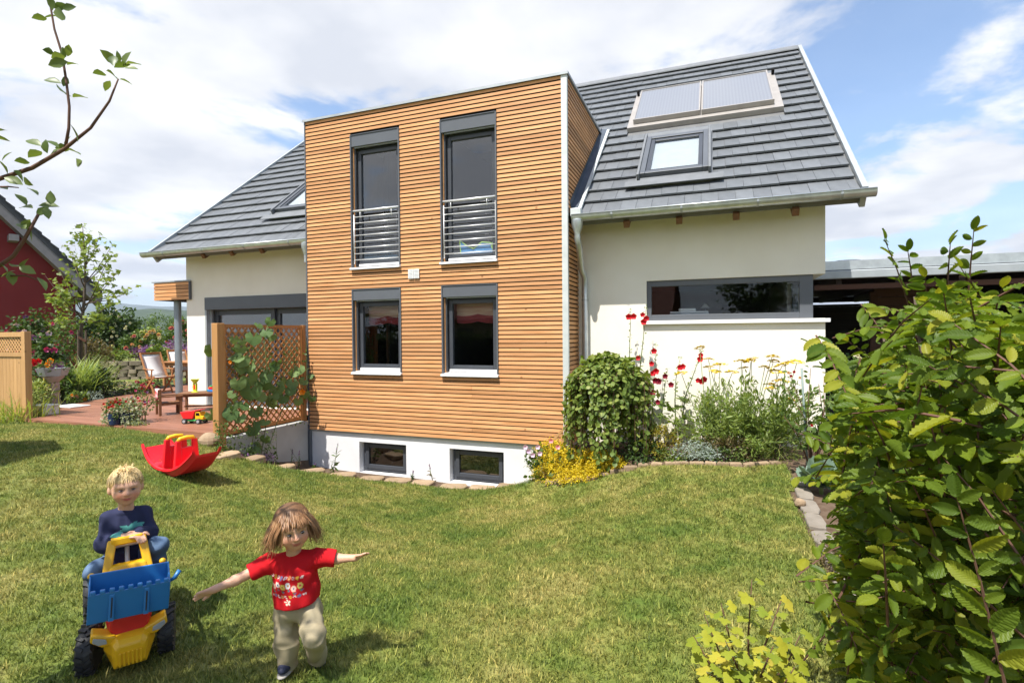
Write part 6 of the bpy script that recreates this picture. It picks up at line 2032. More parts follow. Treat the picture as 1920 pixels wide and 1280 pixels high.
# ---- maple sapling with stakes
mb = at_d(152, 690, 16.5); mb[2] = gz1(mb[0], mb[1]); md = 16.5
t = thing('maple_sapling', mb, 'young maple sapling with stakes in front of the red house', 'tree')
tr_pts = [mb, at_d(152, 620, md), at_d(158, 560, md), at_d(160, 500, md), at_d(155, 424, md)]
MB().tube(tr_pts, [.06, .05, .04, .025, .008], 8).build('trunk', MT['bark'], t, smooth=True)
for u in (147, 161): MB().tube([at_d(u, 690, md - .1), at_d(u, 618, md - .1)], .032, 8).build('stake', MT['bark'], t)
MB().beam(at_d(147, 632, md - .16), at_d(161, 640, md - .16), .02, .06).build('tie', MT['rust_board'], t)
P = []; b = MB()
for (u0, v0), (u1, v1) in (((156, 600), (95, 520)), ((156, 600), (215, 560)), ((157, 570), (240, 550)), ((158, 560), (100, 570)), ((159, 540), (130, 470)), ((160, 530), (205, 465)), ((160, 500), (178, 450)), ((158, 480), (148, 440)), ((156, 590), (88, 555)), ((157, 575), (225, 510)), ((157, 585), (190, 500)), ((157, 590), (115, 500)), ((156, 600), (110, 600)), ((156, 600), (200, 600))):
    for rep in range(2):
        a = at_d(u0, v0, md); e = at_d(u1 + rng.normal() * 8, v1 + rng.normal() * 8, md + rng.uniform(-.9, .9)); m_ = (a + e) / 2 + [0, 0, -.08]
        b.tube([a, m_, e], [.018, .012, .004], 5)
        for j in range(26):
            q = rng.uniform(.35, 1.05); p = a + (e - a) * q + rng.normal(size=3) * .09; P.append(p)
for j in range(60): P.append(at_d(155 + rng.normal() * 5, rng.uniform(420, 520), md) + rng.normal(size=3) * .06)
b.build('branch', MT['bark'], t, smooth=True, kind='stuff')
P = np.array(P); scatter('crown', MAPLE, P, rdir(len(P), -.1), up_n(len(P), .6), .105 * rng.uniform(.6, 1.2, len(P)), LM['maple'], t)

# ---- trees beyond the garden
def far_tree(label, u, v_top, dep, hpx, wpx, n, mat):
    top = at_d(u, v_top, dep); h = hpx * dep / F_PX; w = wpx * dep / F_PX
    base = np.array([top[0], top[1], min(gz1(top[0], top[1]), top[2] - h)])
    t = thing('broadleaf_tree', base, label, 'tree', group='trees in the valley beyond the garden')
    MB().tube([base, base + [0, 0, (top[2] - base[2]) * .7]], [w * .05, w * .03], 8).build('trunk', MT['bark'], t, smooth=True)
    P, O = clump_points((top[0], top[1], top[2] - h * .5), (w / 2, w / 2, h / 2), n, 34, .17, .7)
    scatter('crown', LEAF_R, P, unit(O + rng.normal(size=P.shape) * .5), O + up_n(n) * .5, w * .06 * rng.uniform(.7, 1.3, n), mat, t)


far_tree('round green tree right of the white flecked bush', 300, 587, 70, 60, 44, 1600, LM['mid'])
far_tree('dark tree between the viburnum and the round green tree', 268, 596, 75, 50, 36, 1300, LM['dark'])
far_tree('tree just left of the white house corner', 333, 594, 72, 50, 36, 1300, LM['mid'])
far_tree('dark tree left of the maple sapling, far behind', 205, 592, 80, 50, 40, 1200, LM['dark'])
# ------------------------------------------------------------------ hornbeam hedge at the right
RXH = unit(RT * [1, 1, 0]); FYH = unit(FW * [1, 1, 0])


def cg(xr, dep, z):
    """point xr metres right of and dep metres ahead of the photographer, at height z"""
    p = CAM + RXH * xr + FYH * dep
    return np.array([p[0], p[1], z])


HB = thing('hornbeam_hedge', cg(2.1, 2.0, -.1), 'large leafy hornbeam bush filling the right side', 'hedge')
SIL = [(1740, 545), (1715, 600), (1640, 665), (1590, 715), (1570, 760), (1585, 830), (1550, 900), (1560, 960), (1575, 1040), (1605, 1090), (1580, 1150), (1600, 1220), (1590, 1300), (2300, 1400), (2300, 620), (1930, 600), (1880, 560), (1830, 530)]
sx_, sy_ = [q[0] for q in SIL], [q[1] for q in SIL]
shoots = []
tries = 0
while len(shoots) < 1150 and tries < 20000:
    tries += 1
    dep = rng.uniform(1.05, 2.75); xr = .60 * dep + abs(rng.normal()) * .34 + .03; z = rng.uniform(-.05, 2.12)
    if xr > 2.7: continue
    p = cg(xr, dep, z); u, v = to_px(p)
    if u < 2050 and not in_poly(np.array([u]), np.array([v]), SIL)[0]: continue
    if u >= 2050 and z > 1.95: continue
    d = unit(-RXH * rng.uniform(.1, 1.0) - FYH * rng.uniform(-.3, .8) + np.array([0, 0, rng.uniform(-.15, .9)]) + rng.normal(size=3) * .25)
    shoots.append((p, d, rng.uniform(.18, .34)))
# named sprays that make the outline
for (ub, vb), (ut, vt), dep in (((1705, 560), (1658, 448), 2.0), ((1712, 530), (1702, 470), 2.1), ((1775, 545), (1782, 455), 1.9), ((1815, 545), (1826, 432), 1.85), ((1862, 590), (1880, 540), 1.7), ((1620, 720), (1520, 645), 2.4), ((1610, 760), (1545, 690), 2.4),
                                ((1680, 700), (1590, 640), 2.2), ((1600, 830), (1545, 790), 2.4), ((1600, 890), (1530, 905), 2.3), ((1660, 1120), (1580, 1100), 2.0), ((1650, 1180), (1565, 1165), 1.9), ((1700, 620), (1680, 600), 2.1), ((1740, 600), (1735, 520), 2.0),
                                ((1880, 620), (1800, 500), 1.7), ((1640, 1260), (1580, 1240), 1.8)):
    a, e = at_d(ub, vb, dep), at_d(ut, vt, dep - .08)
    shoots.append((e, unit(e - a), float(np.linalg.norm(e - a))))
P = []; Dv = []; Nv = []; S = []; tw = MB()
for tip, d, L in shoots:
    base = tip - d * L + np.array([0, 0, -.03])
    mid = (base + tip) / 2 + np.array([0, 0, .015])
    tw.tube([base, mid, tip], [.0030, .0024, .0012], 4, cap=False)
    up = unit(np.array([0, 0, 1.0]) + rng.normal(size=3) * .25 - RXH * .25 - FYH * .25)
    side = unit(np.cross(d, up)); up = np.cross(side, d)
    nl = max(4, int(L / .023))
    for k in range(nl):
        q = (k + .6) / nl; s = 1 if k % 2 else -1
        p = base + (tip - base) * q + np.array([0, 0, .015 * math.sin(q * 3)])
        P.append(p); Dv.append(d * .62 + side * s * .85 + rng.normal(size=3) * .16 - np.array([0, 0, .14]))
        Nv.append(up + rng.normal(size=3) * .25); S.append(.060 * rng.uniform(.6, 1.3) * (1 - .38 * q ** 3))
    P.append(tip); Dv.append(d + rng.normal(size=3) * .15); Nv.append(up); S.append(.05)
P, Dv, Nv, S = map(np.array, (P, Dv, Nv, S))
tw.build('twig', MT['twig'], HB, kind='stuff')
w = P - CAM; zz = w @ FW; uu = 960 + F_PX * (w @ RT) / zz; vv = 640 - F_PX * (w @ UP) / zz
inside = (uu > 1450) & (uu < 1915) & (vv > 420) & (vv < 1275)
order = np.argsort(np.where(inside, zz, 99)); near = order[:300]; rest = order[300:]
def veined(src):
    m = src.copy(); m.name = 'hornbeam_leaf_veined'; t = m.node_tree; L = t.links.new; b = t.nodes['Principled BSDF']
    hs_ = b.inputs['Base Color'].links[0].from_node; tc = _n(t, 'ShaderNodeTexCoord'); sp = _n(t, 'ShaderNodeSeparateXYZ'); L(tc.outputs['Object'], sp.inputs[0])
    ab_ = _n(t, 'ShaderNodeMath', operation='ABSOLUTE'); L(sp.outputs[0], ab_.inputs[0])
    ma = _n(t, 'ShaderNodeMath', operation='MULTIPLY_ADD'); L(ab_.outputs[0], ma.inputs[0]); ma.inputs[1].default_value = -.75; L(sp.outputs[1], ma.inputs[2])
    sc_ = _n(t, 'ShaderNodeMath', operation='MULTIPLY'); L(ma.outputs[0], sc_.inputs[0]); sc_.inputs[1].default_value = 75
    sn = _n(t, 'ShaderNodeMath', operation='SINE'); L(sc_.outputs[0], sn.inputs[0])
    bp = _n(t, 'ShaderNodeBump'); bp.inputs['Strength'].default_value = .22; bp.inputs['Distance'].default_value = .004; L(sn.outputs[0], bp.inputs['Height']); L(bp.outputs[0], b.inputs['Normal'])
    return m


hm = np_mesh('hornbeam_leaf', HORN[0], HORN[1], veined(LM['horn']))
place_leaves('leaf', hm, P[near], Dv[near], Nv[near], S[near], HB)
scatter('foliage', HORN, P[rest], Dv[rest], Nv[rest], S[rest], LM['horn'], HB)
# plain inner leaves, in the hedge's own shade
n = 5200; dep = rng.uniform(1.1, 2.9, n); xr = .66 * dep + .22 + rng.random(n) * 1.0; z = rng.uniform(-.05, 1.75, n)
P = CAM + RXH * xr[:, None] + FYH * dep[:, None]; P[:, 2] = z
w = P - CAM; zz = w @ FW; uu = 960 + F_PX * (w @ RT) / zz; vv = 640 - F_PX * (w @ UP) / zz
ok = (uu > 2050) | (in_poly(uu - 30, vv - 30, SIL) & in_poly(uu, vv, SIL)); P = P[ok]
scatter('inner_foliage', leaf_pleated(.27, 7, .1, -.16, .03), P, rdir(len(P)), up_n(len(P), .6), .07 * rng.uniform(.7, 1.2, len(P)), LM['horn'], HB)
b = MB()
for i in range(26):
    dep = rng.uniform(1.2, 2.7); x0 = .66 * dep + rng.uniform(.35, .8); a = cg(x0, dep, -.12); e = cg(x0 + rng.uniform(-.35, .2), dep + rng.uniform(-.2, .2), rng.uniform(1.2, 1.85))
    b.tube([a, (a + e) / 2 + rng.normal(size=3) * .06, e], [.016, .011, .004], 6)
b.build('stem', MT['bark'], HB, smooth=True, kind='stuff')

# ------------------------------------------------------------------ yellow leaved currant, bottom right
cb_ = at_z(1415, 1296, -.12)
cu = thing('currant_bush', cb_, 'small yellow leaved currant bush at the bottom edge of the lawn', 'bush')
cm = np_mesh('currant_leaf', CURR[0], CURR[1], LM['curr'])
cd = depth_of(cb_)
for tu, tv_, bu, dd in ((1410, 1085, 1405, 0), (1352, 1130, 1395, -.1), (1320, 1150, 1385, .05), (1465, 1125, 1420, .05), (1300, 1190, 1380, -.15), (1500, 1190, 1430, -.1), (1360, 1200, 1395, -.25), (1450, 1210, 1415, -.25), (1325, 1260, 1385, -.3), (1490, 1250, 1430, -.28)):
    a = at_d(bu, 1296, cd + dd * .5); e = at_d(tu, tv_, cd + dd)
    pts = [a, (a + e) / 2 + rng.normal(size=3) * .012, e]
    MB().tube(pts, [.0065, .005, .002], 5).build('stem', MT['twig'], cu, smooth=True)
    for k in range(9):
        q = .32 + .68 * (k + rng.random() * .6) / 9; p = a + (e - a) * min(1, q)
        an = k * 2.4 + rng.uniform(-.4, .4); d = unit(RXH * math.cos(an) + FYH * math.sin(an) + np.array([0, 0, .15])); pe = p + d * .035
        MB().tube([p, pe], .0018, 4).build('petiole', MT['stem'], cu)
        nrm = unit(np.array([0, 0, 1.0]) - FYH * .55 + rng.normal(size=3) * .3)
        place_leaves('leaf', cm, [pe], (d - np.array([0, 0, .25]))[None], nrm[None], [.058 * rng.uniform(.65, 1.2)], cu)

# ------------------------------------------------------------------ apple tree, trunk left of the frame
ab = cg(-3.3, 1.75, -.1)
ap = thing('apple_tree', ab, 'apple tree whose leafy twigs hang into the upper left corner', 'tree')
fork = cg(-3.05, 1.8, 1.55)
MB().tube([ab, cg(-3.22, 1.77, .8), fork], [.075, .065, .05], 10).build('trunk', MT['bark'], ap, smooth=True)
AD = 2.0
limb = MB()
main = [fork, at_d(-160, 400, AD), at_d(-30, 345, AD), at_d(60, 315, AD), at_d(120, 280, AD), at_d(170, 240, AD), at_d(205, 190, AD), at_d(222, 148, AD)]
limb.tube(main, [.035, .016, .0085, .0075, .0065, .005, .004, .0025], 6)
limb.tube([at_d(122, 280, AD), at_d(129, 240, AD), at_d(130, 200, AD), at_d(124, 150, AD), at_d(116, 100, AD), at_d(102, 55, AD), at_d(93, 2, AD), at_d(88, -60, AD)], [.006, .0055, .005, .0048, .0045, .004, .0035, .003], 6)
limb.tube([fork, at_d(-170, 600, AD), at_d(-40, 525, AD), at_d(25, 480, AD), at_d(45, 450, AD), at_d(72, 402, AD)], [.03, .014, .008, .007, .0065, .005], 6)
limb.tube([at_d(-20, 517, AD), at_d(50, 517, AD), at_d(78, 528, AD)], [.004, .003, .002], 5)
limb.tube([at_d(-40, 352, AD), at_d(15, 350, AD), at_d(35, 352, AD)], [.004, .003, .002], 5)
limb.build('branch', MT['twig'], ap, smooth=True)
am = np_mesh('apple_leaf', *leaf_simple(.30, .10, -.22), LM['apple'])
AL = [(95, 5, 100), (112, 12, 20), (128, 14, 10), (112, 28, -80), (95, 30, 190), (75, 33, 170), (92, 96, 160), (110, 105, 170), (118, 100, 45), (128, 95, 70), (108, 118, 200), (136, 119, 10), (98, 151, 165), (122, 153, 80), (118, 172, 150), (150, 180, 5),
      (205, 108, 130), (212, 112, 100), (222, 108, 70), (235, 110, 60), (250, 118, 5), (245, 127, 10), (188, 137, 160), (212, 139, 130), (237, 152, -10), (201, 160, 220), (228, 122, 30), (143, 250, 90), (125, 265, 60), (98, 268, 140), (85, 274, 100), (62, 266, 150), (110, 278, 20), (66, 287, 185), (100, 285, 40), (118, 277, 5), (140, 283, -10), (148, 306, -55),
      (3, 243, 10), (6, 260, 0), (10, 292, 60), (42, 302, 5), (8, 312, 90), (38, 330, -40), (50, 340, -45), (25, 338, 150), (62, 357, -20), (5, 352, 160), (40, 372, -35), (90, 384, 10), (78, 396, 40), (48, 387, 165), (88, 398, -60), (40, 422, 140), (56, 436, -60), (48, 420, 60),
      (30, 498, -20), (45, 492, 50), (14, 511, -160), (80, 530, -45), (22, 520, -60), (50, 505, -20), (8, 500, 120), (95, 372, 100)]
for u, v, ang in AL:
    a = math.radians(ang); d = RXH * math.cos(a) + np.array([0, 0, math.sin(a)]) + FYH * rng.uniform(-.5, .3)
    nrm = unit(np.array([0, 0, 1.0]) * .8 + rng.normal(size=3) * .5 + FYH * rng.uniform(-.6, .4)); L = .058 * rng.uniform(.75, 1.15)
    p = at_d(u, v, AD + rng.uniform(-.05, .05)) - unit(d) * L * .5
    place_leaves('leaf', am, [p], d[None], nrm[None], [L], ap)
# crown outside the frame (casts the dappled shade on the lawn)
P = []; limb = MB()
for i in range(120):
    dep = rng.uniform(1.25, 2.15); xr = -.99 * dep - rng.uniform(.12, 1.15); z = rng.uniform(1.9, 3.5)
    tip = cg(xr, dep, z); a = fork + (tip - fork) * rng.uniform(.0, .35); limb.tube([a, (a + tip) / 2 + [0, 0, .06], tip], [.012, .007, .002], 5, cap=False)
    for k in range(15): P.append(a + (tip - a) * rng.uniform(.35, 1.05) + rng.normal(size=3) * .035)
limb.build('limb', MT['bark'], ap, smooth=True, kind='stuff')
P = np.array(P); w = P - CAM; zz = w @ FW; P = P[(960 + F_PX * (w @ RT) / np.maximum(zz, .1)) < -40]
scatter('foliage', leaf_simple(.30, .10, -.22), P, rdir(len(P)), up_n(len(P)), .066 * rng.uniform(.7, 1.2, len(P)), LM['apple'], ap)

# ------------------------------------------------------------------ garden behind and beside the photographer (its shade and reflections show)
pc = at_z(-95, 892, .05); pp = np.array([pc[0] - .235, pc[1] - 1.07, 0]); pp[2] = gz1(pp[0], pp[1])
pa = thing('parasol', pp, 'grey garden parasol standing left of the lawn', 'parasol')
MB().tube([pp, pp + [0, 0, 2.35]], .022, 10).build('pole', MT['post'], pa, smooth=True)
b = MB(); b.lathe([(1.12, 2.02), (1.13, 2.05), (.6, 2.24), (.03, 2.40), (.0, 2.41)], 8, c=pp); b.build('canopy', surf('grey_parasol_cloth', (.30, .29, .28), (.26, .25, .24), rough=.9), pa)
for k in range(8):
    a = 2 * math.pi * k / 8; MB().tube([pp + [0, 0, 2.34], pp + [1.1 * math.cos(a), 1.1 * math.sin(a), 2.01]], .008, 5).build('rib', MT['post'], pa)
MB().box(pp[0] - .3, pp[0] + .3, pp[1] - .3, pp[1] + .3, pp[2] - .02, pp[2] + .07).build('base', MT['concrete'], pa, bevel=.02)
nh = thing('neighbour_house', (-5, -30, 0), 'red tiled neighbour house reflected in the window panes', 'house')
MT['redtile'] = surf('red_roof_tile', (0.26, 0.085, 0.05), (0.17, 0.055, 0.035), scale=5, rough=.8, stretch=(1, 1, 4))
MB().box(-13, 4, -37, -28, -.5, 3.0).build('wall', surf('beige_render', (.42, .36, .28), (.38, .32, .25), rough=.9), nh)
b = MB(); b.prism([(-27.2, 2.8), (-32.5, 7.2), (-37.8, 2.8), (-37.8, 2.6), (-32.5, 6.95), (-27.2, 2.6)], lambda y, z: (-13.5, y, z), lambda y, z: (4.5, y, z)); b.build('roof', MT['redtile'], nh)
MB().box(-2, -1.2, -31.6, -30.8, 5.8, 8.1).build('chimney', MT['redtile'], nh)
for xa in (-11, -7.5, -3, .5):
    w_ = MB().box(xa, xa + 1.3, -28.03, -27.98, .9, 2.2).build('window', MT['anthracite'], nh)
hg = thing('rear_hedge', (0, -17, 0), 'dark garden hedge behind the lawn, seen only in reflections', 'hedge')
P = np.stack([rng.uniform(-14, 14, 9000), rng.uniform(-17.6, -16.4, 9000), rng.random(9000) ** .8 * 1.8], 1); scatter('foliage', LEAF_R, P, rdir(9000), up_n(9000), .16 * rng.uniform(.7, 1.2, 9000), LM['dark'], hg)
MB().box(-13.8, 13.8, -17.4, -16.7, -.2, 1.5).build('core', MT['membrane'], hg)
far = []
for lab, xx, yy, hh in (('tall dark tree behind the rear hedge, left', -12, -22, 5.5), ('tall dark tree behind the rear hedge, right', 9, -22, 5.0)):
    t = thing('garden_tree', (xx, yy, 0), lab, 'tree')
    MB().tube([(xx, yy, 0), (xx, yy, hh * .7)], [.16, .07], 8).build('trunk', MT['bark'], t, smooth=True)
    P, O = clump_points((xx, yy, hh * .66), (1.8, 1.8, hh * .38), 2600, 36, .18, .6); scatter('crown', LEAF_R, P, rdir(2600), up_n(2600), .22, LM['dark'], t)
# ------------------------------------------------------------------ bodies: smooth union of tapered limbs, meshed with surface nets
def _seg(X, a, c, ra, rb, flat):
    ab = c - a; L2_ = float(ab @ ab) + 1e-12; L = math.sqrt(L2_)
    t = ((X - a) @ ab) / L2_
    tc_ = np.clip(t, 0, 1)
    r = np.linalg.norm(X - a - tc_[..., None] * ab, axis=-1) - (ra + (rb - ra) * tc_)
    if flat:
        rad = np.linalg.norm(X - a - t[..., None] * ab, axis=-1) - (ra + (rb - ra) * tc_)
        return np.maximum(rad, np.maximum(-t, t - 1) * L)
    return r


def _ell(X, c, r, R):
    p = (X - c) @ R.T if R is not None else X - c
    k0 = np.linalg.norm(p / r, axis=-1); k1 = np.linalg.norm(p / (r * r), axis=-1) + 1e-9
    return k0 * (k0 - 1) / k1


def sdf_mesh(prims, h, pad=.03):
    lo = np.full(3, 1e9); hi = -lo
    for pr in prims:
        if pr[0] == 'e': c, r = pr[1], max(pr[2]); lo = np.minimum(lo, c - r); hi = np.maximum(hi, c + r)
        else:
            for c, r in ((pr[1], pr[3]), (pr[2], pr[4])): lo = np.minimum(lo, c - r); hi = np.maximum(hi, c + r)
    lo -= pad; hi += pad
    n = np.ceil((hi - lo) / h).astype(int) + 1
    D = np.full(n, .2, np.float32)
    for pr in prims:
        k = pr[-2]; op = pr[-1]
        if op == 'x': pass
        if pr[0] == 'e': c = pr[1]; r = max(pr[2]); a, e = c - r, c + r
        else: a = np.minimum(pr[1] - pr[3], pr[2] - pr[4]); e = np.maximum(pr[1] + pr[3], pr[2] + pr[4])
        m = k + .025
        i0 = np.clip(((a - m - lo) / h).astype(int), 0, n - 1); i1 = np.clip(((e + m - lo) / h).astype(int) + 2, 1, n)
        g = np.stack(np.meshgrid(*[lo[q] + h * np.arange(i0[q], i1[q]) for q in range(3)], indexing='ij'), -1)
        d = _ell(g, pr[1], np.asarray(pr[2], float), pr[3]) if pr[0] == 'e' else _seg(g, pr[1], pr[2], pr[3], pr[4], pr[0] == 'f')
        sl = tuple(slice(i0[q], i1[q]) for q in range(3)); o = D[sl]
        if op == '+':
            q = np.clip(.5 + .5 * (o - d) / k, 0, 1); D[sl] = o * (1 - q) + d * q - k * q * (1 - q)
        else:
            q = np.clip(.5 - .5 * (o + d) / k, 0, 1); D[sl] = o * (1 - q) - d * q + k * q * (1 - q)
    S = D < 0
    cs = tuple(n - 1); acc = np.zeros(cs + (3,), np.float32); cnt = np.zeros(cs, np.float32)
    for ax_ in range(3):
        oth = [q for q in range(3) if q != ax_]
        for i in (0, 1):
            for j in (0, 1):
                o0 = [0, 0, 0]; o0[oth[0]] = i; o0[oth[1]] = j; o1 = list(o0); o1[ax_] = 1
                s0 = tuple(slice(o0[q], o0[q] + cs[q]) for q in range(3)); s1 = tuple(slice(o1[q], o1[q] + cs[q]) for q in range(3))
                m = S[s0] != S[s1]
                d0 = D[s0][m]; t = d0 / (d0 - D[s1][m])
                w_ = np.zeros((len(t), 3), np.float32); w_ += np.array(o0, np.float32); w_[:, ax_] = t
                acc[m] += w_; cnt[m] += 1
    idx = np.full(cs, -1, np.int32); act = cnt > 0; idx[act] = np.arange(act.sum())
    V = (np.argwhere(act) + acc[act] / cnt[act][:, None]) * h + lo
    Fq = []
    for ax_ in range(3):
        o1, o2 = [(1, 2), (2, 0), (0, 1)][ax_]
        a = S; sl0 = [slice(None)] * 3; sl1 = [slice(None)] * 3; sl0[ax_] = slice(0, -1); sl1[ax_] = slice(1, None)
        m = S[tuple(sl0)] != S[tuple(sl1)]
        e = np.argwhere(m); e = e[(e[:, o1] > 0) & (e[:, o2] > 0) & (e[:, o1] < n[o1] - 1) & (e[:, o2] < n[o2] - 1)]
        if not len(e): continue
        fl = S[tuple(e.T)]
        q = []
        for d1, d2 in ((-1, -1), (0, -1), (0, 0), (-1, 0)):
            c = e.copy(); c[:, o1] += d1; c[:, o2] += d2; q.append(idx[tuple(c.T)])
        q = np.stack(q, 1); q[~fl] = q[~fl][:, ::-1]; Fq.append(q)
    Fq = np.concatenate(Fq); Fq = Fq[(Fq >= 0).all(1)]
    return V, Fq


def vnormals(V, Fq):
    N = np.cross(V[Fq[:, 2]] - V[Fq[:, 0]], V[Fq[:, 3]] - V[Fq[:, 1]]); out = np.zeros_like(V)
    for k in range(4): np.add.at(out, Fq[:, k], N)
    return unit(out)


def wrinkle(V, N, amp, freq, seed):
    r = np.random.default_rng(seed); d = np.zeros(len(V))
    for i in range(7):
        k = unit(r.normal(size=3)) * freq * r.uniform(.6, 1.6); d += np.sin(V @ k + r.uniform(0, 6) + 1.3 * np.sin(V @ (unit(r.normal(size=3)) * freq * .5)))
    return V + N * (d / 3.0 * amp)[:, None]


def skin_obj(name, prims, h, mat, parent, color=None, wr=None, **tags):
    V, Fq = sdf_mesh(prims, h)
    N = vnormals(V, Fq)
    if wr: V = wrinkle(V, N, *wr)
    me = np_mesh(name, V, Fq, mat)
    if color is not None:
        c = color(V, N); ca = me.color_attributes.new('Col', 'FLOAT_COLOR', 'POINT')
        buf = np.ones((len(V), 4), np.float32); buf[:, :3] = c; ca.data.foreach_set('color', buf.ravel())
    o = bpy.data.objects.new(name, me); put(o, parent)
    if tags: tag(o, **tags)
    return o


def cone(a, c, ra, rb, k=.02, op='+'): return ('c', np.asarray(a, float), np.asarray(c, float), ra, rb, k, op)
def flat(a, c, ra, rb, k=.012, op='+'): return ('f', np.asarray(a, float), np.asarray(c, float), ra, rb, k, op)
def ell(c, r, R=None, k=.02, op='+'): return ('e', np.asarray(c, float), np.asarray(r, float), R, k, op)


def head_frame(F):
    F = unit(F); R = unit(np.cross(F, [0, 0, 1.0])); R = R if R @ RT > 0 else -R
    U = unit(np.cross(F, R)); U = U if U[2] > 0 else -U
    return R, U, F


def head_prims(c, R, U, F, s):
    M = np.stack([R, U, F])
    q = lambda x, y, z: c + (R * x + U * y + F * z) * s
    e = lambda x, y, z, r, k=.018, op='+': ell(q(x, y, z), np.array(r) * s, M, k * s, op)
    P = [e(0, .022, -.012, (.079, .090, .092)), e(0, -.032, .018, (.062, .068, .064), .03), e(.034, -.030, .046, (.030, .028, .026), .02), e(-.034, -.030, .046, (.030, .028, .026), .02),
         e(0, -.078, .042, (.024, .018, .022), .02), e(0, .022, .062, (.052, .014, .018), .02),
         cone(q(0, .004, .076), q(0, -.022, .090), .008 * s, .0115 * s, .012 * s), e(.009, -.024, .083, (.008, .006, .007), .006), e(-.009, -.024, .083, (.008, .006, .007), .006),
         e(.079, -.010, -.004, (.011, .026, .018), .008), e(-.079, -.010, -.004, (.011, .026, .018), .008),
         e(.030, .002, .088, (.017, .011, .013), .012, '-'), e(-.030, .002, .088, (.017, .011, .013), .012, '-'),
         e(0, -.046, .074, (.023, .0060, .010), .008), e(0, -.0575, .071, (.018, .0065, .010), .008)] + [cone(q(sx * .004, -.0525, .083), q(sx * .023, -.0455, .075), .0022 * s, .0016 * s, .003 * s, '-') for sx in (-1, 1)]
    return P, q


def face_color(base, c, R, U, F, s):
    def f(V, N):
        col = np.tile(np.array(base), (len(V), 1)); d = V - c; x, y, z = d @ R / s, d @ U / s, d @ F / s
        near = np.linalg.norm(d, axis=1) < .16 * s
        ck = np.exp(-(((np.abs(x) - .038) / .022) ** 2 + ((y + .030) / .020) ** 2)) * near * (z > .02)
        col += ck[:, None] * np.array([.02, -.085, -.07])
        lp = np.exp(-((x / .022) ** 4 + ((y + .0535 - 9 * x * x) / .0085) ** 4)) * near * (z > .05); col = col * (1 - lp[:, None]) + np.array([.42, .11, .10]) * lp[:, None]
        ns = np.exp(-((x / .014) ** 2 + ((y + .022) / .012) ** 2)) * near * (z > .07); col += ns[:, None] * np.array([.0, -.05, -.04])
        ey = np.exp(-(((np.abs(x) - .030) / .017) ** 2 + ((y - .002) / .008) ** 2)) * near * (z > .03); col = col * (1 - .35 * ey[:, None])
        return col
    return f


def eyes(q, R, U, F, s, parent, open_=1.0, look=(0, 0)):
    for sx in (-1, 1):
        c = q(sx * .030, .001, .0655); M3 = Matrix((tuple(R), tuple(U), tuple(F))).transposed().to_4x4()
        b = MB(); b.ball((0, 0, 0), (.0135 * s, .0062 * s * open_, .0135 * s), 12, 8, M=M3.to_3x3().to_4x4()); b.v = [(x + c[0], y + c[1], z + c[2]) for x, y, z in b.v]
        ey = b.build('eye', MT['eye'], parent, smooth=True)
        c2 = c + F * .0085 * s + (R * look[0] + U * look[1]) * s
        b = MB(); b.ball((0, 0, 0), (.0080 * s, .0062 * s * open_, .0062 * s), 10, 6, M=M3.to_3x3().to_4x4()); b.v = [(x + c2[0], y + c2[1], z + c2[2]) for x, y, z in b.v]; b.build('iris', MT['iris'], ey, smooth=True)
        b = MB(); b.tube([q(sx * .015, .0205, .074), q(sx * .030, .0245, .0715), q(sx * .046, .017, .060)], [.0022 * s, .003 * s, .0018 * s], 5); b.build('eyebrow', MT['brow'], parent, smooth=True)
        b = MB(); b.tube([q(sx * .017, .004, .0745), q(sx * .030, .0085 * (.5 + .5 * open_), .0775), q(sx * .044, .003, .0665)], .0016 * s, 5); b.build('eyelid', MT['lash'], parent, smooth=True)


def hand_prims(wr, d, nrm, side, s=1.0, spread=.22, curl=.3):
    """palm and five fingers; d: pointing direction, nrm: back of the hand, side: +1 or -1 for the thumb"""
    d = unit(d); nrm = unit(np.asarray(nrm, float) - d * (np.asarray(nrm, float) @ d)); sd = np.cross(d, nrm) * side
    M = np.stack([sd, d, nrm]); P = [ell(wr + d * .028 * s, np.array([.025, .032, .0125]) * s, M, .01), cone(wr - d * .01, wr + d * .012 * s, .017 * s, .016 * s, .012)]
    for k, (off, ln) in enumerate(((.019, .034), (.0065, .040), (-.0065, .037), (-.018, .029))):
        a = wr + d * .052 * s + sd * off * s; dr = unit(d + sd * off * spread * 38); m = a + dr * ln * .5 * s; e = m + unit(dr - nrm * curl) * ln * .55 * s
        P += [cone(wr + d * .03 * s + sd * off * .8 * s, a, .0085 * s, .0082 * s, .004), cone(a, m, .0080 * s, .0073 * s, .002), cone(m, e, .0073 * s, .006 * s, .002)]
    a = wr + d * .016 * s + sd * .022 * s; m = a + unit(sd * .9 + d * .55) * .024 * s; e = m + unit(sd * .35 + d * .9 - nrm * .2) * .022 * s
    P += [cone(a, m, .0105 * s, .0088 * s, .006), cone(m, e, .0085 * s, .0068 * s, .003)]
    return P


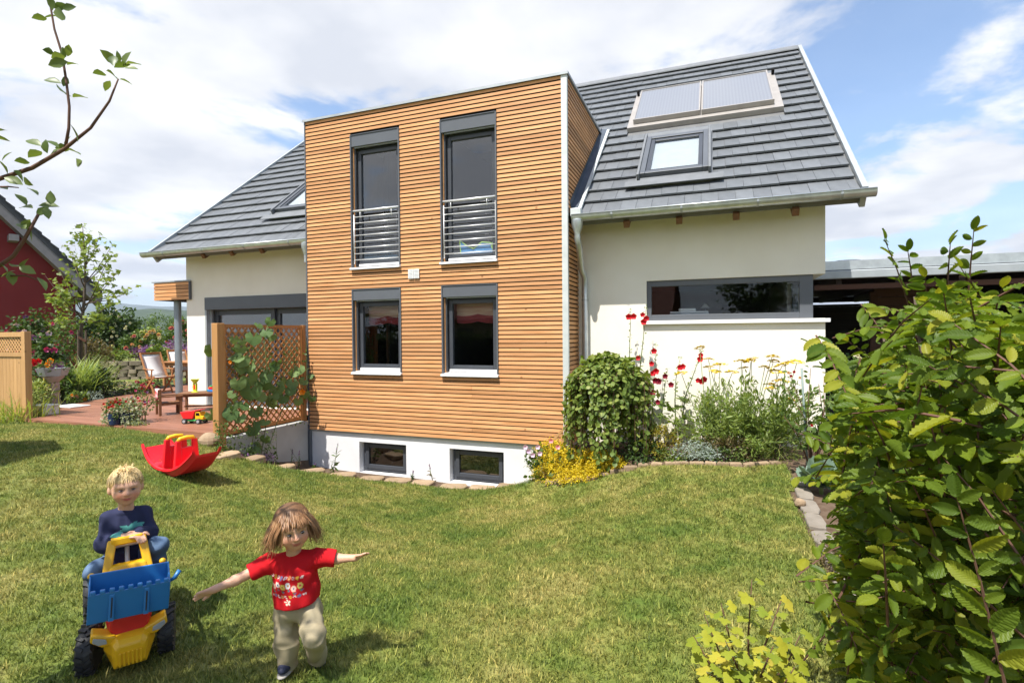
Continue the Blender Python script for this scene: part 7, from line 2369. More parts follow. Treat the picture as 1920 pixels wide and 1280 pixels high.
MT['skin'] = attr_mat('child_skin', rough=.48, spec=.35, sss=.12, bump=.05, bscale=300)
MT['cloth_print'] = attr_mat('printed_cotton', rough=.88, spec=.15, bump=.12, bscale=420)
MT['jeans'] = surf('blue_denim', (0.13, 0.20, 0.31), (0.065, 0.10, 0.18), scale=9, rough=.9, spec=.1, bump=.15, bscale=420)
MT['khaki'] = surf('khaki_cotton', (0.40, 0.34, 0.225), (0.33, 0.275, 0.175), scale=10, rough=.9, spec=.1, bump=.12, bscale=380)
MT['shoe'] = surf('navy_shoe', (0.02, 0.025, 0.055), (0.03, 0.035, 0.07), scale=12, rough=.6)
MT['sole'] = surf('shoe_sole', (0.45, 0.42, 0.38), (0.40, 0.37, 0.33), rough=.8)
MT['eye'] = surf('eye_white', (0.40, 0.36, 0.33), (0.38, 0.34, 0.31), rough=.2); MT['iris'] = surf('dark_iris', (0.03, 0.022, 0.018), (0.02, 0.016, 0.014), rough=.1)
MT['brow'] = surf('brow_hair', (0.20, 0.13, 0.07), (0.16, 0.10, 0.055), rough=.8); MT['lash'] = surf('lash_line', (0.05, 0.03, 0.022), (0.04, 0.025, 0.02), rough=.8)
SKIN = (0.60, 0.345, 0.235)


def hair_mat(name, c1, c2, c3):
    m = leaf_mat(name, c1, c2, c3, trans=.12, rough=.45, spec=.4); return m


def strand_hair(name, parent, mat, roots, paths, wid, seg=5, **tags):
    """flat tapering locks; roots (n,3), paths: function(i, t) -> point"""
    V = []; F = []
    for i in range(len(roots)):
        pts = np.array([paths(i, t / seg) for t in range(seg + 1)])
        tg = np.gradient(pts, axis=0); out = pts - roots_center
        sd = unit(np.cross(tg, out)); o = len(V)
        w_ = wid * rng.uniform(.7, 1.3)
        for k in range(seg + 1):
            ww_ = w_ * (1 - (k / seg) ** 2 * .85); lift = unit(out[k]) * w_ * .35
            V += [pts[k] - sd[k] * ww_, pts[k] + lift, pts[k] + sd[k] * ww_]
        for k in range(seg):
            a = o + 3 * k; F += [(a, a + 1, a + 4, a + 3), (a + 1, a + 2, a + 5, a + 4)]
    me = np_mesh(name, np.array(V), np.array(F), mat); ob = bpy.data.objects.new(name, me); put(ob, parent)
    if tags: tag(ob, **tags)
    return ob


# ------------------------------------------------------------------ toy tractor
TO = np.array([3.614, -5.625]); TYAW = 1.002; TZ = gz1(*TO) + .012
TG = G_KIDS
ct_, st_ = math.cos(TYAW), math.sin(TYAW)


def TL_(x, y, z): return np.array([TO[0] + ct_ * x - st_ * y, TO[1] + st_ * x + ct_ * y, TG + z])


tr = thing('toy_tractor', (TO[0], TO[1], TG), 'yellow and red ride on toy tractor with blue front loader', 'toy tractor', TYAW)
MT['tyellow'] = plastic('tractor_yellow', (0.80, 0.44, 0.012), rough=.34); MT['tred'] = plastic('tractor_red', (0.60, 0.02, 0.022), rough=.34); MT['tblue'] = plastic('loader_blue', (0.022, 0.17, 0.46), rough=.36)
MT['tyre'] = surf('tyre_plastic', (0.022, 0.022, 0.024), (0.032, 0.032, 0.034), scale=25, rough=.55, spec=.4)


def tbld(b, name, mat, bev=.008, par=None): return b.build(name, mat, par or tr, bevel=bev, local=True)


def wheel(cx, cy, r, w, steer, rim):
    Mw = Matrix.Translation((cx, cy, r + .004)) @ Matrix.Rotation(steer, 4, 'Z')
    b = MB(); prof = [(r * .62, -w / 2 + .004), (r * .86, -w / 2), (r * .965, -w * .36), (r * .965, w * .36), (r * .86, w / 2), (r * .62, w / 2 - .004)]
    b.lathe(prof, 30, M=Mw @ Matrix.Rotation(math.pi / 2, 4, 'Y'))
    ty = b.build('wheel', MT['tyre'], tr, local=True, auto=True)
    lug = MB()
    for k in range(16):
        for sd in (-1, 1):
            a = 2 * math.pi * (k + (.25 * sd)) / 16
            Ml = Mw @ Matrix.Rotation(a, 4, 'X') @ Matrix.Translation((sd * w * .25, 0, r * .975)) @ Matrix.Rotation(sd * .55, 4, 'Z')
            lug.box(-w * .25, w * .25, -.008, .008, -.012, .010, Ml)
    lug.build('tread', MT['tyre'], ty, local=True)
    b = MB(); b.lathe([(r * .62, -w * .40), (r * .52, -w * .3), (r * .2, -w * .34), (r * .2, w * .34), (r * .52, w * .3), (r * .62, w * .40)], 20, M=Mw @ Matrix.Rotation(math.pi / 2, 4, 'Y')); b.build('rim', rim, ty, local=True, auto=True)


wheel(-.176, -.285, .125, .080, -.22, MT['tblue']); wheel(.176, -.285, .125, .080, -.12, MT['tblue'])
wheel(-.178, .355, .155, .09, 0, MT['tblue']); wheel(.178, .355, .155, .09, 0, MT['tblue'])
tbld(MB().box(-.05, .05, -.30, .42, .10, .15), 'chassis', MT['black'])
MB().tube([(-.17, -.285, .13), (.17, -.285, .13)], .014, 8).build('axle', MT['black'], tr, local=True, smooth=True)
MB().tube([(-.17, .355, .16), (.17, .355, .16)], .014, 8).build('axle', MT['black'], tr, local=True, smooth=True)


def loft(secs):
    """secs: list of rings with equal vertex count"""
    b = MB(); n_ = len(secs[0]); V = [p for s in secs for p in s]; F = []
    for i in range(len(secs) - 1):
        for k in range(n_): F.append((i * n_ + k, i * n_ + (k + 1) % n_, (i + 1) * n_ + (k + 1) % n_, (i + 1) * n_ + k))
    F += [tuple(range(n_))[::-1], tuple(range((len(secs) - 1) * n_, len(secs) * n_))]
    return b.add(V, F)


def ring(y, hw_b, hw_t, z0, z1, zt=None):
    zm = (z0 + z1) / 2
    return [(-hw_b, y, z0), (hw_b, y, z0), (hw_t * 1.04, y, zm), (hw_t, y, z1 - .02), (hw_t * .7, y, z1), (-hw_t * .7, y, z1), (-hw_t, y, z1 - .02), (-hw_t * 1.04, y, zm)]


tbld(loft([ring(-.43, .075, .082, .21, .335), ring(-.36, .09, .10, .19, .375), ring(-.16, .10, .108, .18, .415), ring(.02, .10, .108, .18, .40)]), 'hood', MT['tred'], .01)
tbld(loft([ring(-.515, .060, .062, .10, .20), ring(-.49, .072, .076, .075, .225), ring(-.40, .085, .11, .075, .235), ring(-.30, .09, .11, .09, .235)]), 'nose', MT['tyellow'], .008)
for k in range(6):
    x = -.045 + k * .018
    MB().box(x - .005, x + .005, -.522, -.512, .095, .165).build('grille_bar', MT['tyellow'], tr, local=True, bevel=.002)
for sx in (-1, 1):
    b = MB(); b.prism([(sx * .06, .235), (sx * .165, .275), (sx * .170, .235), (sx * .12, .195), (sx * .06, .195)], lambda x, z: (x, -.46, z), lambda x, z: (x, -.36, z)); sh = tbld(b, 'side_panel', MT['tyellow'], .008)
    b = MB(); b.prism([(sx * .098, .212), (sx * .102, .236), (sx * .155, .258), (sx * .160, .236), (sx * .135, .214)], lambda x, z: (x, -.468, z), lambda x, z: (x, -.4605, z)); tbld(b, 'headlight', MT['greyp'], .003)
    MB().tube([(sx * .125, .06, .30), (sx * .150, -.12, .42), (sx * .150, -.36, .43), (sx * .14, -.47, .44)], .012, 8).build('loader_arm', MT['black'], tr, local=True, smooth=True)
    MB().tube([(sx * .150, -.20, .42), (sx * .165, -.19, .475)], .010, 8).build('lever', MT['black'], tr, local=True, smooth=True)
    MB().ball((sx * .167, -.188, .488), (.018, .018, .016), 10, 6).build('lever_knob', MT['tyellow'], tr, local=True, smooth=True)
# windscreen frame
zc0, zt0_ = .405, .628
cf = MB()
def cpt(s, q, y_off): return (s * (.108 + (.070 - .108) * q), -.135 + (.085) * q + y_off, zc0 + (zt0_ - zc0) * q)
for sx in (-1, 1):
    cf.beam(np.array(cpt(sx, .0, .0)), np.array(cpt(sx, .97, .0)), .044, .042, up=(0, 1, 0))
cf.beam(np.array([-.078, -.054, zt0_ - .012]), np.array([.078, -.054, zt0_ - .012]), .055, .046)
b2 = MB(); b2.prism([(-.108, zc0 - .005), (.108, zc0 - .005), (.090, zc0 + .09), (-.090, zc0 + .09)], lambda x, z: (x, -.165 + (z - zc0) * .38, z), lambda x, z: (x, -.115 + (z - zc0) * .38, z)); tbld(b2, 'cab_base', MT['tyellow'], .012)
tbld(cf, 'cab_frame', MT['tyellow'], .009)
# steering wheel
MB().tube([(0, -.03, .42), (0, .03, .545)], .012, 8).build('steering_column', MT['whitep'], tr, local=True, smooth=True)
sw = MB(); Rw = .085
sw.tube([(Rw * math.cos(a), .03 + Rw * math.sin(a) * .78, .55 - Rw * math.sin(a) * .40) for a in np.linspace(0, 2 * math.pi, 25)], .0105, 8, cap=False); so = sw.build('steering_wheel', MT['whitep'], tr, local=True, smooth=True)
b = MB(); b.prism([(-.06, .02), (.06, .02), (.012, -.05), (-.012, -.05)], lambda x, y: (x, .03 + y, .548 - y * .4), lambda x, y: (x, .035 + y, .562 - y * .4)); b.build('spoke', MT['whitep'], so, local=True, bevel=.004)
# bucket: back plate, floor, scalloped lip, side cheeks
bk = MB(); hw_ = .172; rl_ = lambda x: -.066 * (x + hw_)
yb_, yf_ = -.50, -.60
bk.add([(-hw_, yf_, .392), (hw_, yf_, .392), (hw_, yf_ - .03, .548), (-hw_, yf_ - .03, .548), (-hw_, yf_ + .008, .392), (hw_, yf_ + .008, .392), (hw_, yf_ - .021, .548), (-hw_, yf_ - .021, .548)], [(0, 1, 2, 3), (7, 6, 5, 4), (0, 4, 5, 1), (1, 5, 6, 2), (2, 6, 7, 3), (3, 7, 4, 0)])
bk.box(-hw_, hw_, yf_ + .0081, yb_, .392, .402); bk.box(-hw_, hw_, yb_ + .0001, yb_ + .012, .392, .605)
for sx in (-1, 1):
    bk.prism([(yf_ + .009, .4022), (yb_, .4022), (yb_, .60), (yf_ - .02, .548)], lambda y, z: (sx * (hw_ - .008), y, z), lambda y, z: (sx * hw_, y, z))
for k in range(9):
    x = -hw_ + .019 + k * (2 * hw_ - .038) / 8
    bk.box(x - .011, x + .011, yf_ - .036, yf_ - .014, .5482, .566)
MR = Matrix.Translation((-hw_, 0, .47)) @ Matrix.Rotation(.062, 4, 'Y') @ Matrix.Translation((hw_, 0, -.47))
bk.v = [tuple(MR @ Vector(p)) for p in bk.v]
buck = tbld(bk, 'bucket', MT['tblue'], .004)
for x in (-.075, .07):
    b = MB(); b.box(x - .012, x + .012, yf_ - .030, yf_ - .012, .40, .535); b.v = [tuple(MR @ Vector(p)) for p in b.v]; b.build('bucket_rib', MT['tblue'], buck, local=True, bevel=.004)
    b = MB(); b.box(x - .003, x + .003, yf_ - .0325, yf_ - .0302, .42, .52); b.v = [tuple(MR @ Vector(p)) for p in b.v]; b.build('bucket_slot', MT['black'], buck, local=True)
MB().tube([(hw_, -.56, .50), (hw_ + .025, -.57, .515), (hw_ + .05, -.57, .55)], [.008, .01, .012], 8).build('bucket_handle', MT['tblue'], buck, local=True, smooth=True)
tbld(MB().box(-.10, .10, .08, .30, .26, .33), 'seat', MT['black'], .02)
tbld(MB().box(-.07, .07, .02, .34, .15, .259), 'body', MT['tyellow'], .015)

# ------------------------------------------------------------------ boy on the tractor
boy = thing('person', (*TL_(0, .15, 0)[:2], TG), 'small blond child in navy sweatshirt and jeans riding the toy tractor', 'person', TYAW)
hc = TL_(.0, .055, .902); toc = unit(CAM - hc)
Rb, Ub, Fb = head_frame(toc * [1, 1, 0] * 1.0 + np.array([0, 0, -.05]) + RXH * .10); hs = 1.02
HP, q = head_prims(hc, Rb, Ub, Fb, hs)
body = HP + [cone(q(0, -.075, -.022), TL_(0, .10, .735), .038, .042, .02), ell(TL_(0, .12, .64), (.095, .075, .11), None, .03), ell(TL_(0, .15, .47), (.095, .085, .08), None, .03)]
armL = [TL_(-.088, .105, .715), TL_(-.112, .045, .575), TL_(-.022, -.045, .632)]; armR = [TL_(.088, .105, .715), TL_(.118, .035, .60), TL_(.05, -.040, .636)]
for A in (armL, armR): body += [cone(A[0], A[1], .030, .025, .02), cone(A[1], A[2], .025, .017, .015)]
dx_ = TL_(1, 0, 0) - TL_(0, 0, 0); dy_ = TL_(0, 1, 0) - TL_(0, 0, 0)
body += hand_prims(armL[2], dx_ * .85 - dy_ * .35 + np.array([0, 0, .02]), np.array([0, 0, 1.0]) - dy_ * .3, -1, .92, .10, .6)
body += hand_prims(armR[2], -dy_ * .75 + dx_ * .25 - np.array([0, 0, .35]), np.array([0, 0, 1.0]) - dy_ * .6, -1, .92, .10, .7)
legs = [[TL_(-.06, .16, .42), TL_(-.150, .0, .45), TL_(-.135, .12, .19)], [TL_(.06, .16, .42), TL_(.150, -.02, .53), TL_(.140, .08, .20)]]
for A in legs: body += [cone(A[0], A[1], .055, .042, .03), cone(A[1], A[2], .042, .028, .02), cone(A[2], A[2] - dy_ * .05 - [0, 0, .03], .028, .026, .02)]
bo = skin_obj('body', body, .0050, MT['skin'], boy, face_color(SKIN, hc, Rb, Ub, Fb, hs))
eyes(q, Rb, Ub, Fb, hs, boy, .45, (.0, -.001))


def palm_print(V, N):
    col = np.tile(np.array([.028, .032, .072]), (len(V), 1)); c = TL_(.005, .0, .635); d = V - c; x = d @ RXH; z = d[:, 2]; front = (N @ toc) > .25
    def blob(mask, cc):
        col[mask & front] = cc
    cr = np.zeros(len(V), bool)
    for a, L in ((0.1, .055), (.7, .05), (1.57, .035), (2.4, .05), (3.05, .055)):
        ux, uz = math.cos(a), math.sin(a); t = x * ux + (z - .015) * uz; w_ = -x * uz + (z - .015) * ux + .25 * t * t / L * (1 if ux > 0 else -1)
        cr |= (t > 0) & (t < L) & (np.abs(w_) < .012 * (1 - (t / L) ** 2) + .003)
    blob((np.abs(x + .0) < .013) & (z < .012) & (z > -.09), (.62, .64, .66)); blob(((x - .0) ** 2 + (z - .002) ** 2) < .012 ** 2, (.33, .22, .10)); blob(cr, (.10, .34, .30))
    return col


cl = [ell(TL_(0, .115, .655), (.100, .092, .12), np.stack([dx_, dy_, [0, 0, 1]]), .03), ell(TL_(0, .14, .50), (.108, .105, .10), np.stack([dx_, dy_, [0, 0, 1]]), .04), flat(TL_(0, .13, .40), TL_(0, .14, .50), .112, .105, .03)]
cl += [ell(TL_(0, .10, .745), (.062, .058, .022), np.stack([dx_, dy_, [0, 0, 1]]), .012)]
for A in (armL, armR): cl += [cone(A[0], A[1], .046, .041, .03), flat(A[1], A[1] + (A[2] - A[1]) * .93, .041, .033, .025), cone(A[1], A[1] + (A[2] - A[1]) * .88, .04, .030, .02)]
skin_obj('sweatshirt', cl, .0055, MT['cloth_print'], boy, palm_print, (.0045, 60, 3))
jn = [ell(TL_(0, .17, .43), (.125, .12, .085), np.stack([dx_, dy_, [0, 0, 1]]), .03)]
for A in legs: jn += [cone(A[0], A[1], .068, .055, .04), flat(A[1], A[2], .052, .046, .03), ell(A[1], (.055, .055, .055), None, .02)]
skin_obj('jeans', jn, .0065, MT['jeans'], boy, None, (.005, 60, 5))
for A in legs: skin_obj('shoe', [ell(A[2] - dy_ * .035 - [0, 0, .045], (.034, .06, .03), np.stack([dx_, dy_, [0, 0, 1]]), .01), ell(A[2] - [0, 0, .02], (.034, .036, .035), None, .02)], .006, MT['shoe'], boy)
# short blond hair
hm_b = hair_mat('blond_hair', (0.48, 0.33, 0.14), (0.66, 0.49, 0.24), (0.78, 0.63, 0.36))
capb = [ell(q(0, .030, -.020), np.array([.086, .090, .093]) * hs, np.stack([Rb, Ub, Fb]), .01), ell(q(0, -.06, .06), np.array([.10, .075, .10]) * hs, np.stack([Rb, Ub, Fb]), .008, '-'), ell(q(0, -.10, -.02), np.array([.13, .075, .13]) * hs, np.stack([Rb, Ub, Fb]), .01, '-')]
skin_obj('hair', capb, .005, surf('blond_scalp_hair', (0.46, 0.31, 0.13), (0.36, 0.23, 0.09), scale=60, rough=.6), boy)
roots_center = q(0, .01, -.015)
n = 2600; dd = rdir(n, .0); lx, ly, lz = dd @ Rb, dd @ Ub, dd @ Fb
keepm = (ly > np.where(lz > .2, .42, -.25)) & ~((np.abs(lx) > .75) & (ly < .15) & (lz > -.1)); dd = dd[keepm]
roots = np.array([q(0, .026, -.018) + (Rb * a * .084 + Ub * b_ * .092 + Fb * c_ * .092) * hs for a, b_, c_ in zip(dd @ Rb, dd @ Ub, dd @ Fb)])
rnd = rng.normal(size=(len(roots), 3)) * .22
def path_b(i, t):
    o = dd[i]; flow = unit(Fb * .75 * (1 if (o @ Fb) > -.3 else -.2) - Ub * (.9 if abs(o @ Rb) > .5 or (o @ Fb) > .55 else .15) + o * .05 + rnd[i])
    p = roots[i] + flow * .034 * hs * t; v = p - roots_center; v = v / np.array(np.linalg.norm(v)) * max(np.linalg.norm(v), np.linalg.norm(roots[i] - roots_center) + .004 - .004 * t); return roots_center + v
strand_hair('hair_lock', boy, hm_b, roots, path_b, .0026, kind='stuff')

# ------------------------------------------------------------------ running girl
GD = 2.864


def gj(u, v, dd_=0.0): return at_d(u, v, GD + dd_)


gb = at_d(545, 1262, GD)
girl = thing('person', (gb[0], gb[1], TG), 'small child in red printed T shirt and khaki trousers running with arms spread', 'person')
hc = gj(549, 990, -.06); toc = unit(CAM - hc); hs = 1.03
Rg, Ug, Fg = head_frame(toc * [1, 1, 0] + np.array([0, 0, -.10]) + RXH * .22)
tl = Ug * 1.0 - Rg * .08; Ug = unit(tl); Rg = unit(np.cross(Ug, Fg)); Rg = Rg if Rg @ RT > 0 else -Rg
HP, q = head_prims(hc, Rg, Ug, Fg, hs)
AX = np.stack([RXH, FYH, [0, 0, 1.0]])
sL, sR = gj(512, 1052, .0), gj(590, 1042, .0)
aL = [sL, gj(440, 1088, -.10), gj(402, 1104, -.16)]; aR = [sR, gj(633, 1047, .03), gj(667, 1045, .02)]
body = HP + [cone(q(0, -.075, -.025), gj(552, 1046), .036, .040, .02), ell(gj(552, 1075), (.088, .066, .105), AX, .03), ell(gj(557, 1128), (.082, .07, .07), AX, .03)]
for A, r0 in ((aL, .031), (aR, .030)): body += [cone(A[0], A[1], r0, .025, .02), cone(A[1], A[2], .026, .0165, .015)]
body += hand_prims(aL[2], unit(aL[2] - aL[1]) - FYH * .1 + np.array([0, 0, .05]), np.array([0, 0, .55]) + FYH * .9, 1, 1.0, .42, .15)
body += hand_prims(aR[2], unit(gj(690, 1036, .02) - aR[2]), np.array([0, 0, 1.0]) + FYH * .5, 1, .80, .30, .1)
gl = [[gj(537, 1140), gj(537, 1204, -.02), gj(541, 1254, .02)], [gj(580, 1138), gj(588, 1192, -.10), gj(597, 1236, .10)]]
for A in gl: body += [cone(A[0], A[1], .052, .042, .03), cone(A[1], A[2], .042, .026, .02)]
skin_obj('body', body, .0048, MT['skin'], girl, face_color(SKIN, hc, Rg, Ug, Fg, hs))
MT['brow'] = surf('dark_brow_hair', (0.12, 0.07, 0.04), (0.09, 0.05, 0.03), rough=.8)
eyes(q, Rg, Ug, Fg, hs, girl, .95, (.002, -.002))
pr_c = gj(551, 1085); up_s = unit(np.array([0, 0, 1.0]) - RXH * .02); rt_s = unit(RXH + np.array([0, 0, .16]))


def shirt_print(V, N):
    col = np.tile(np.array([.50, .010, .016]), (len(V), 1)); d = V - pr_c; x = d @ rt_s; z = d @ up_s - .16 * 0; front = (N @ toc) > .15; rr = random.Random(5)
    pal = [(.72, .66, .60), (.70, .38, .05), (.68, .62, .55), (.10, .16, .28), (.74, .70, .66), (.62, .30, .12)]
    def dab(cx, cz, rx_, rz_, cc, a=0.0):
        u_ = (x - cx) * math.cos(a) + (z - cz) * math.sin(a); w_ = -(x - cx) * math.sin(a) + (z - cz) * math.cos(a)
        m = ((u_ / rx_) ** 2 + (w_ / rz_) ** 2 < 1) & front; col[m] = cc
    for row, cz in ((0, .046), (1, -.042)):
        for k in range(9):
            cx = -.082 + k * .0205; cc = pal[(k + row * 2) % 6]; a = rr.uniform(-.8, .8)
            if k % 2: [dab(cx + .005 * math.cos(t), cz + .005 * math.sin(t), .0035, .0035, cc) for t in np.arange(0, 6.28, 1.26)]
            else: dab(cx, cz, .0085, .0050, cc, a); dab(cx, cz, .0045, .0022, (.50, .012, .018), a)
    for k in range(6):                                          # plain flowers in place of the figures
        cx = -.070 + k * .028; cz = .002 + .010 * (k % 2) + .005 * math.sin(k); cc = [(.70, .46, .36), (.74, .66, .60), (.68, .52, .10), (.72, .68, .66), (.70, .44, .34), (.66, .50, .12)][k]
        for t in np.arange(0, 6.28, 1.047): dab(cx + .0075 * math.cos(t), cz + .0085 * math.sin(t), .0062, .0062, cc)
        dab(cx, cz, .0048, .0048, [(.50, .22, .04), (.08, .13, .26), (.45, .05, .06)][k % 3]); dab(cx, cz - .022, .0035, .008, (.06, .18, .10)); dab(cx + .006, cz - .024, .006, .003, (.10, .14, .30), .5)
    for t in np.arange(0.4, 6.28, 1.257): dab(.004 + .010 * math.cos(t), -.068 + .010 * math.sin(t), .0068, .0042, (.72, .68, .55), t)
    return col


ts = [ell(gj(553, 1062, .0), (.108, .082, .075), AX, .03), flat(gj(558, 1124, .0), gj(553, 1070), .118, .108, .03), ell(gj(557, 1100), (.118, .092, .085), AX, .03), ell(gj(552, 1042), (.066, .05, .028), AX, .015)]
ts += [cone(gj(541, 1052), gj(505, 1056, -.01), .048, .047, .02), cone(gj(564, 1050), gj(596, 1045, .005), .048, .046, .02), flat(gj(512, 1052), gj(468, 1074, -.055), .046, .047, .03), flat(gj(590, 1044), gj(629, 1047, .02), .046, .046, .03)]
sh_cut = gj(554, 1150)
skin_obj('t_shirt', ts, .0048, MT['cloth_print'], girl, shirt_print, (.0038, 62, 11))
tr_ = [ell(gj(559, 1134), (.112, .092, .06), AX, .03)]
for i, A in enumerate(gl): tr_ += [cone(A[0], A[1], .066, .056, .03), flat(A[1], A[2] + (A[1] - A[2]) * .12, .056, .050, .03)]
skin_obj('trousers', tr_, .006, MT['khaki'], girl, None, (.0065, 62, 21))
f0, f1 = gl[0][2], gl[1][2]
for i, (c, dv) in enumerate(((f0, -FYH), (f1, unit(np.array([0, 0, -1.0]) * .85 + FYH * -.3)))):
    n_ = np.array([0, 0, 1.0]) if i == 0 else FYH * -1.0
    M = np.stack([RXH, dv, np.cross(RXH, dv)])
    z0_ = c if i else np.array([c[0], c[1], TG + .055])
    sh_ = skin_obj('shoe', [ell(z0_ + dv * .035, (.034, .068, .030), M, .01), ell(z0_ - dv * .01, (.035, .042, .040), M, .02)], .0055, MT['shoe'], girl)
    so_ = z0_ + dv * .035 + (np.array([0, 0, -.030]) if i == 0 else FYH * .03)
    b = MB(); b.ball((0, 0, 0), (.036, .074, .012), 14, 6, M=Matrix((tuple(RXH), tuple(dv), tuple(np.cross(RXH, dv)))).transposed().to_4x4()); b.v = [(x + so_[0], y + so_[1], z + so_[2]) for x, y, z in b.v]; b.build('sole', MT['sole'], sh_, smooth=True)
# chin length brown hair with a fringe, flying
hm_g = hair_mat('brown_hair', (0.17, 0.080, 0.034), (0.32, 0.165, 0.075), (0.48, 0.30, 0.16))
capg = [ell(q(0, .032, -.018), np.array([.091, .095, .098]) * hs, np.stack([Rg, Ug, Fg]), .01), ell(q(0, -.062, .070), np.array([.066, .068, .09]) * hs, np.stack([Rg, Ug, Fg]), .008, '-')]
capg.insert(1, ell(q(0, -.03, -.045), np.array([.092, .075, .065]) * hs, np.stack([Rg, Ug, Fg]), .02))
skin_obj('hair', capg, .005, surf('brown_scalp_hair', (0.17, 0.085, 0.038), (0.11, 0.055, 0.026), scale=50, rough=.5), girl)
roots_center = q(0, .0, -.02)
n = 3600; dd = rdir(n, .0); lx, ly, lz = dd @ Rg, dd @ Ug, dd @ Fg
keepm = (ly > np.where((lz > .25) & (np.abs(lx) < .62), .38, -.1)); dd = dd[keepm]; lx, ly, lz = lx[keepm], ly[keepm], lz[keepm]
roots = np.array([q(0, .028, -.016) + (Rg * a * .090 + Ug * b_ * .097 + Fg * c_ * .098) * hs for a, b_, c_ in zip(lx, ly, lz)])
rnd = rng.normal(size=(len(roots), 3)) * .16; fly = rng.random(len(roots))
def path_g(i, t):
    o = dd[i]; fr = lz[i] > .25 and abs(lx[i]) < .62
    if fr:
        flow = unit(-Ug * .9 + Fg * .35 + Rg * lx[i] * .5 + rnd[i]); L = .05
        return roots[i] + flow * L * hs * t + Fg * .012 * math.sin(t * 2.6)
    wind = (1.0 if fly[i] > .82 else .30); out = Rg * (1 if lx[i] > 0 else -1)
    L = (.10 + .055 * (ly[i] > .3)) * (1.15 if fly[i] > .82 else 1)
    p = roots[i] + (-Ug * L * t + out * (.030 * math.sin(min(1, t * 1.6) * 1.57) * (ly[i] > .1) + wind * .038 * t * t) + rnd[i] * .03 * t) * hs
    v = p - q(0, .02, -.018); rr = np.linalg.norm(v * 1.0); m_ = .100 * hs
    vv_ = np.array([v @ Rg / .094, v @ Ug / .30 if (v @ Ug) < 0 else v @ Ug / .10, v @ Fg / .100]); k_ = np.linalg.norm(vv_)
    if k_ < 1.0: p = q(0, .02, -.018) + v / max(k_, .3)
    return p
strand_hair('hair_lock', girl, hm_g, roots, path_g, .0030, seg=7, kind='stuff')
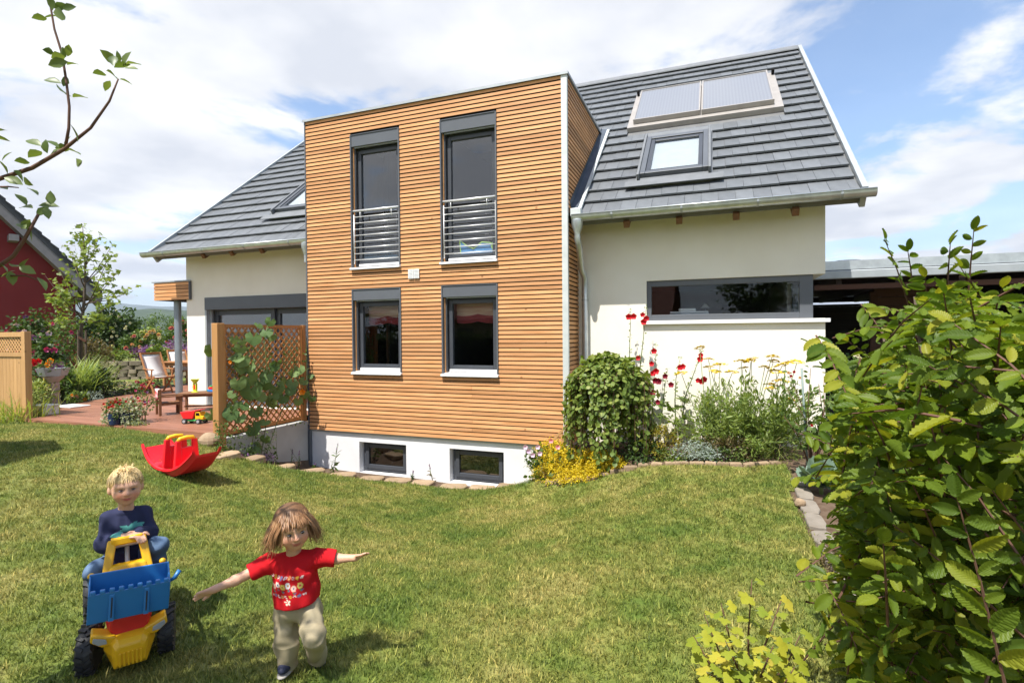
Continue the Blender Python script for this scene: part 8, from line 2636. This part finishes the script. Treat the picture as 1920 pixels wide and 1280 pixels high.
# ------------------------------------------------------------------ grass on the lawn (one mass)
def grass_layer():
    # tuft templates
    tufts = []
    hid = bpy.data.collections.new('grass_tufts')
    for k in range(4):
        n = 26
        P = rng.normal(size=(n, 3)) * [.028, .028, 0]; P[:, 2] = -.004
        d = rdir(n, 1.7); d[:, 2] = np.abs(d[:, 2])
        out = unit(d * [1, 1, 0] + 1e-3)
        tv, tf = blade(2, .062, .45)
        R = frames(d, -out + np.array([0, 0, .2])); S = .038 * rng.uniform(.45, 1.35, n)
        V = np.einsum('nij,vj->nvi', R, tv) * S[:, None, None] + P[:, None, :]
        F = (tf[None] + (np.arange(n) * len(tv))[:, None, None]).reshape(-1, 3)
        me = np_mesh('grass_tuft', V.reshape(-1, 3), F, MT['grass'])
        o = bpy.data.objects.new('grass_tuft', me); hid.objects.link(o); tufts.append(o)
    # emitter: the part of the lawn the camera can see
    V = np.array([v.co[:] for v in LAWN.data.vertices]); F = np.array([p.vertices[:] for p in LAWN.data.polygons])
    C = V[F].mean(1); w = C - CAM; z = w @ FW; x = w @ RT
    keep = (z > .8) & (np.abs(x) < z * 1.08 + .6)
    F = F[keep]; used = np.unique(F); re = np.full(len(V), -1); re[used] = np.arange(len(used))
    me = np_mesh('grass', V[used], re[F], MT['grass'])
    dist = np.linalg.norm(V[used][:, :2] - CAM[:2], axis=1)
    at = me.attributes.new('dens', 'FLOAT', 'POINT'); at.data.foreach_set('value', np.clip(1.25 - dist * .055, .55, 1.0).astype(np.float32))
    o = put(bpy.data.objects.new('grass', me))
    tag(o, 'short mown grass blades covering the lawn', 'grass', kind='stuff')
    ng = bpy.data.node_groups.new('grass_scatter', 'GeometryNodeTree')
    ng.interface.new_socket('Geometry', in_out='INPUT', socket_type='NodeSocketGeometry')
    ng.interface.new_socket('Geometry', in_out='OUTPUT', socket_type='NodeSocketGeometry')
    L = ng.links.new
    gi = ng.nodes.new('NodeGroupInput'); go = ng.nodes.new('NodeGroupOutput')
    dp_ = ng.nodes.new('GeometryNodeDistributePointsOnFaces'); dp_.inputs['Density'].default_value = 620
    na = ng.nodes.new('GeometryNodeInputNamedAttribute'); na.data_type = 'FLOAT'; na.inputs['Name'].default_value = 'dens'
    mu = ng.nodes.new('ShaderNodeMath'); mu.operation = 'MULTIPLY'; mu.inputs[1].default_value = 620.0
    L(na.outputs['Attribute'], mu.inputs[0]); L(mu.outputs[0], dp_.inputs['Density'])
    ci = ng.nodes.new('GeometryNodeCollectionInfo'); ci.inputs['Collection'].default_value = hid; ci.inputs['Separate Children'].default_value = True; ci.inputs['Reset Children'].default_value = True
    ip = ng.nodes.new('GeometryNodeInstanceOnPoints'); ip.inputs['Pick Instance'].default_value = True
    rv = ng.nodes.new('FunctionNodeRandomValue'); rv.data_type = 'FLOAT_VECTOR'; rv.inputs[0].default_value = (-.12, -.12, 0); rv.inputs[1].default_value = (.12, .12, 6.28)
    rs = ng.nodes.new('FunctionNodeRandomValue'); rs.data_type = 'FLOAT'; rs.inputs[2].default_value = .7; rs.inputs[3].default_value = 1.35
    L(gi.outputs[0], dp_.inputs['Mesh']); L(dp_.outputs['Points'], ip.inputs['Points']); L(ci.outputs[0], ip.inputs['Instance'])
    L(rv.outputs[0], ip.inputs['Rotation']); L(rs.outputs[1], ip.inputs['Scale']); L(ip.outputs[0], go.inputs[0])
    md_ = o.modifiers.new('scatter', 'NODES'); md_.node_group = ng


grass_layer()

# ------------------------------------------------------------------ air
hzm = bpy.data.materials.new('haze'); hzm.use_nodes = True; _t = hzm.node_tree; _t.nodes.clear()
_o = _n(_t, 'ShaderNodeOutputMaterial'); _v = _n(_t, 'ShaderNodeVolumePrincipled')
_v.inputs['Color'].default_value = (0.72, 0.83, 1.0, 1); _v.inputs['Density'].default_value = 0.00020; _v.inputs['Anisotropy'].default_value = 0.2
_t.links.new(_v.outputs[0], _o.inputs['Volume'])
MB().box(-6500, 6500, -6500, 6500, -30, 260).build('haze', hzm, None, label='pale blue summer haze over the valley', cat='haze', kind='stuff')
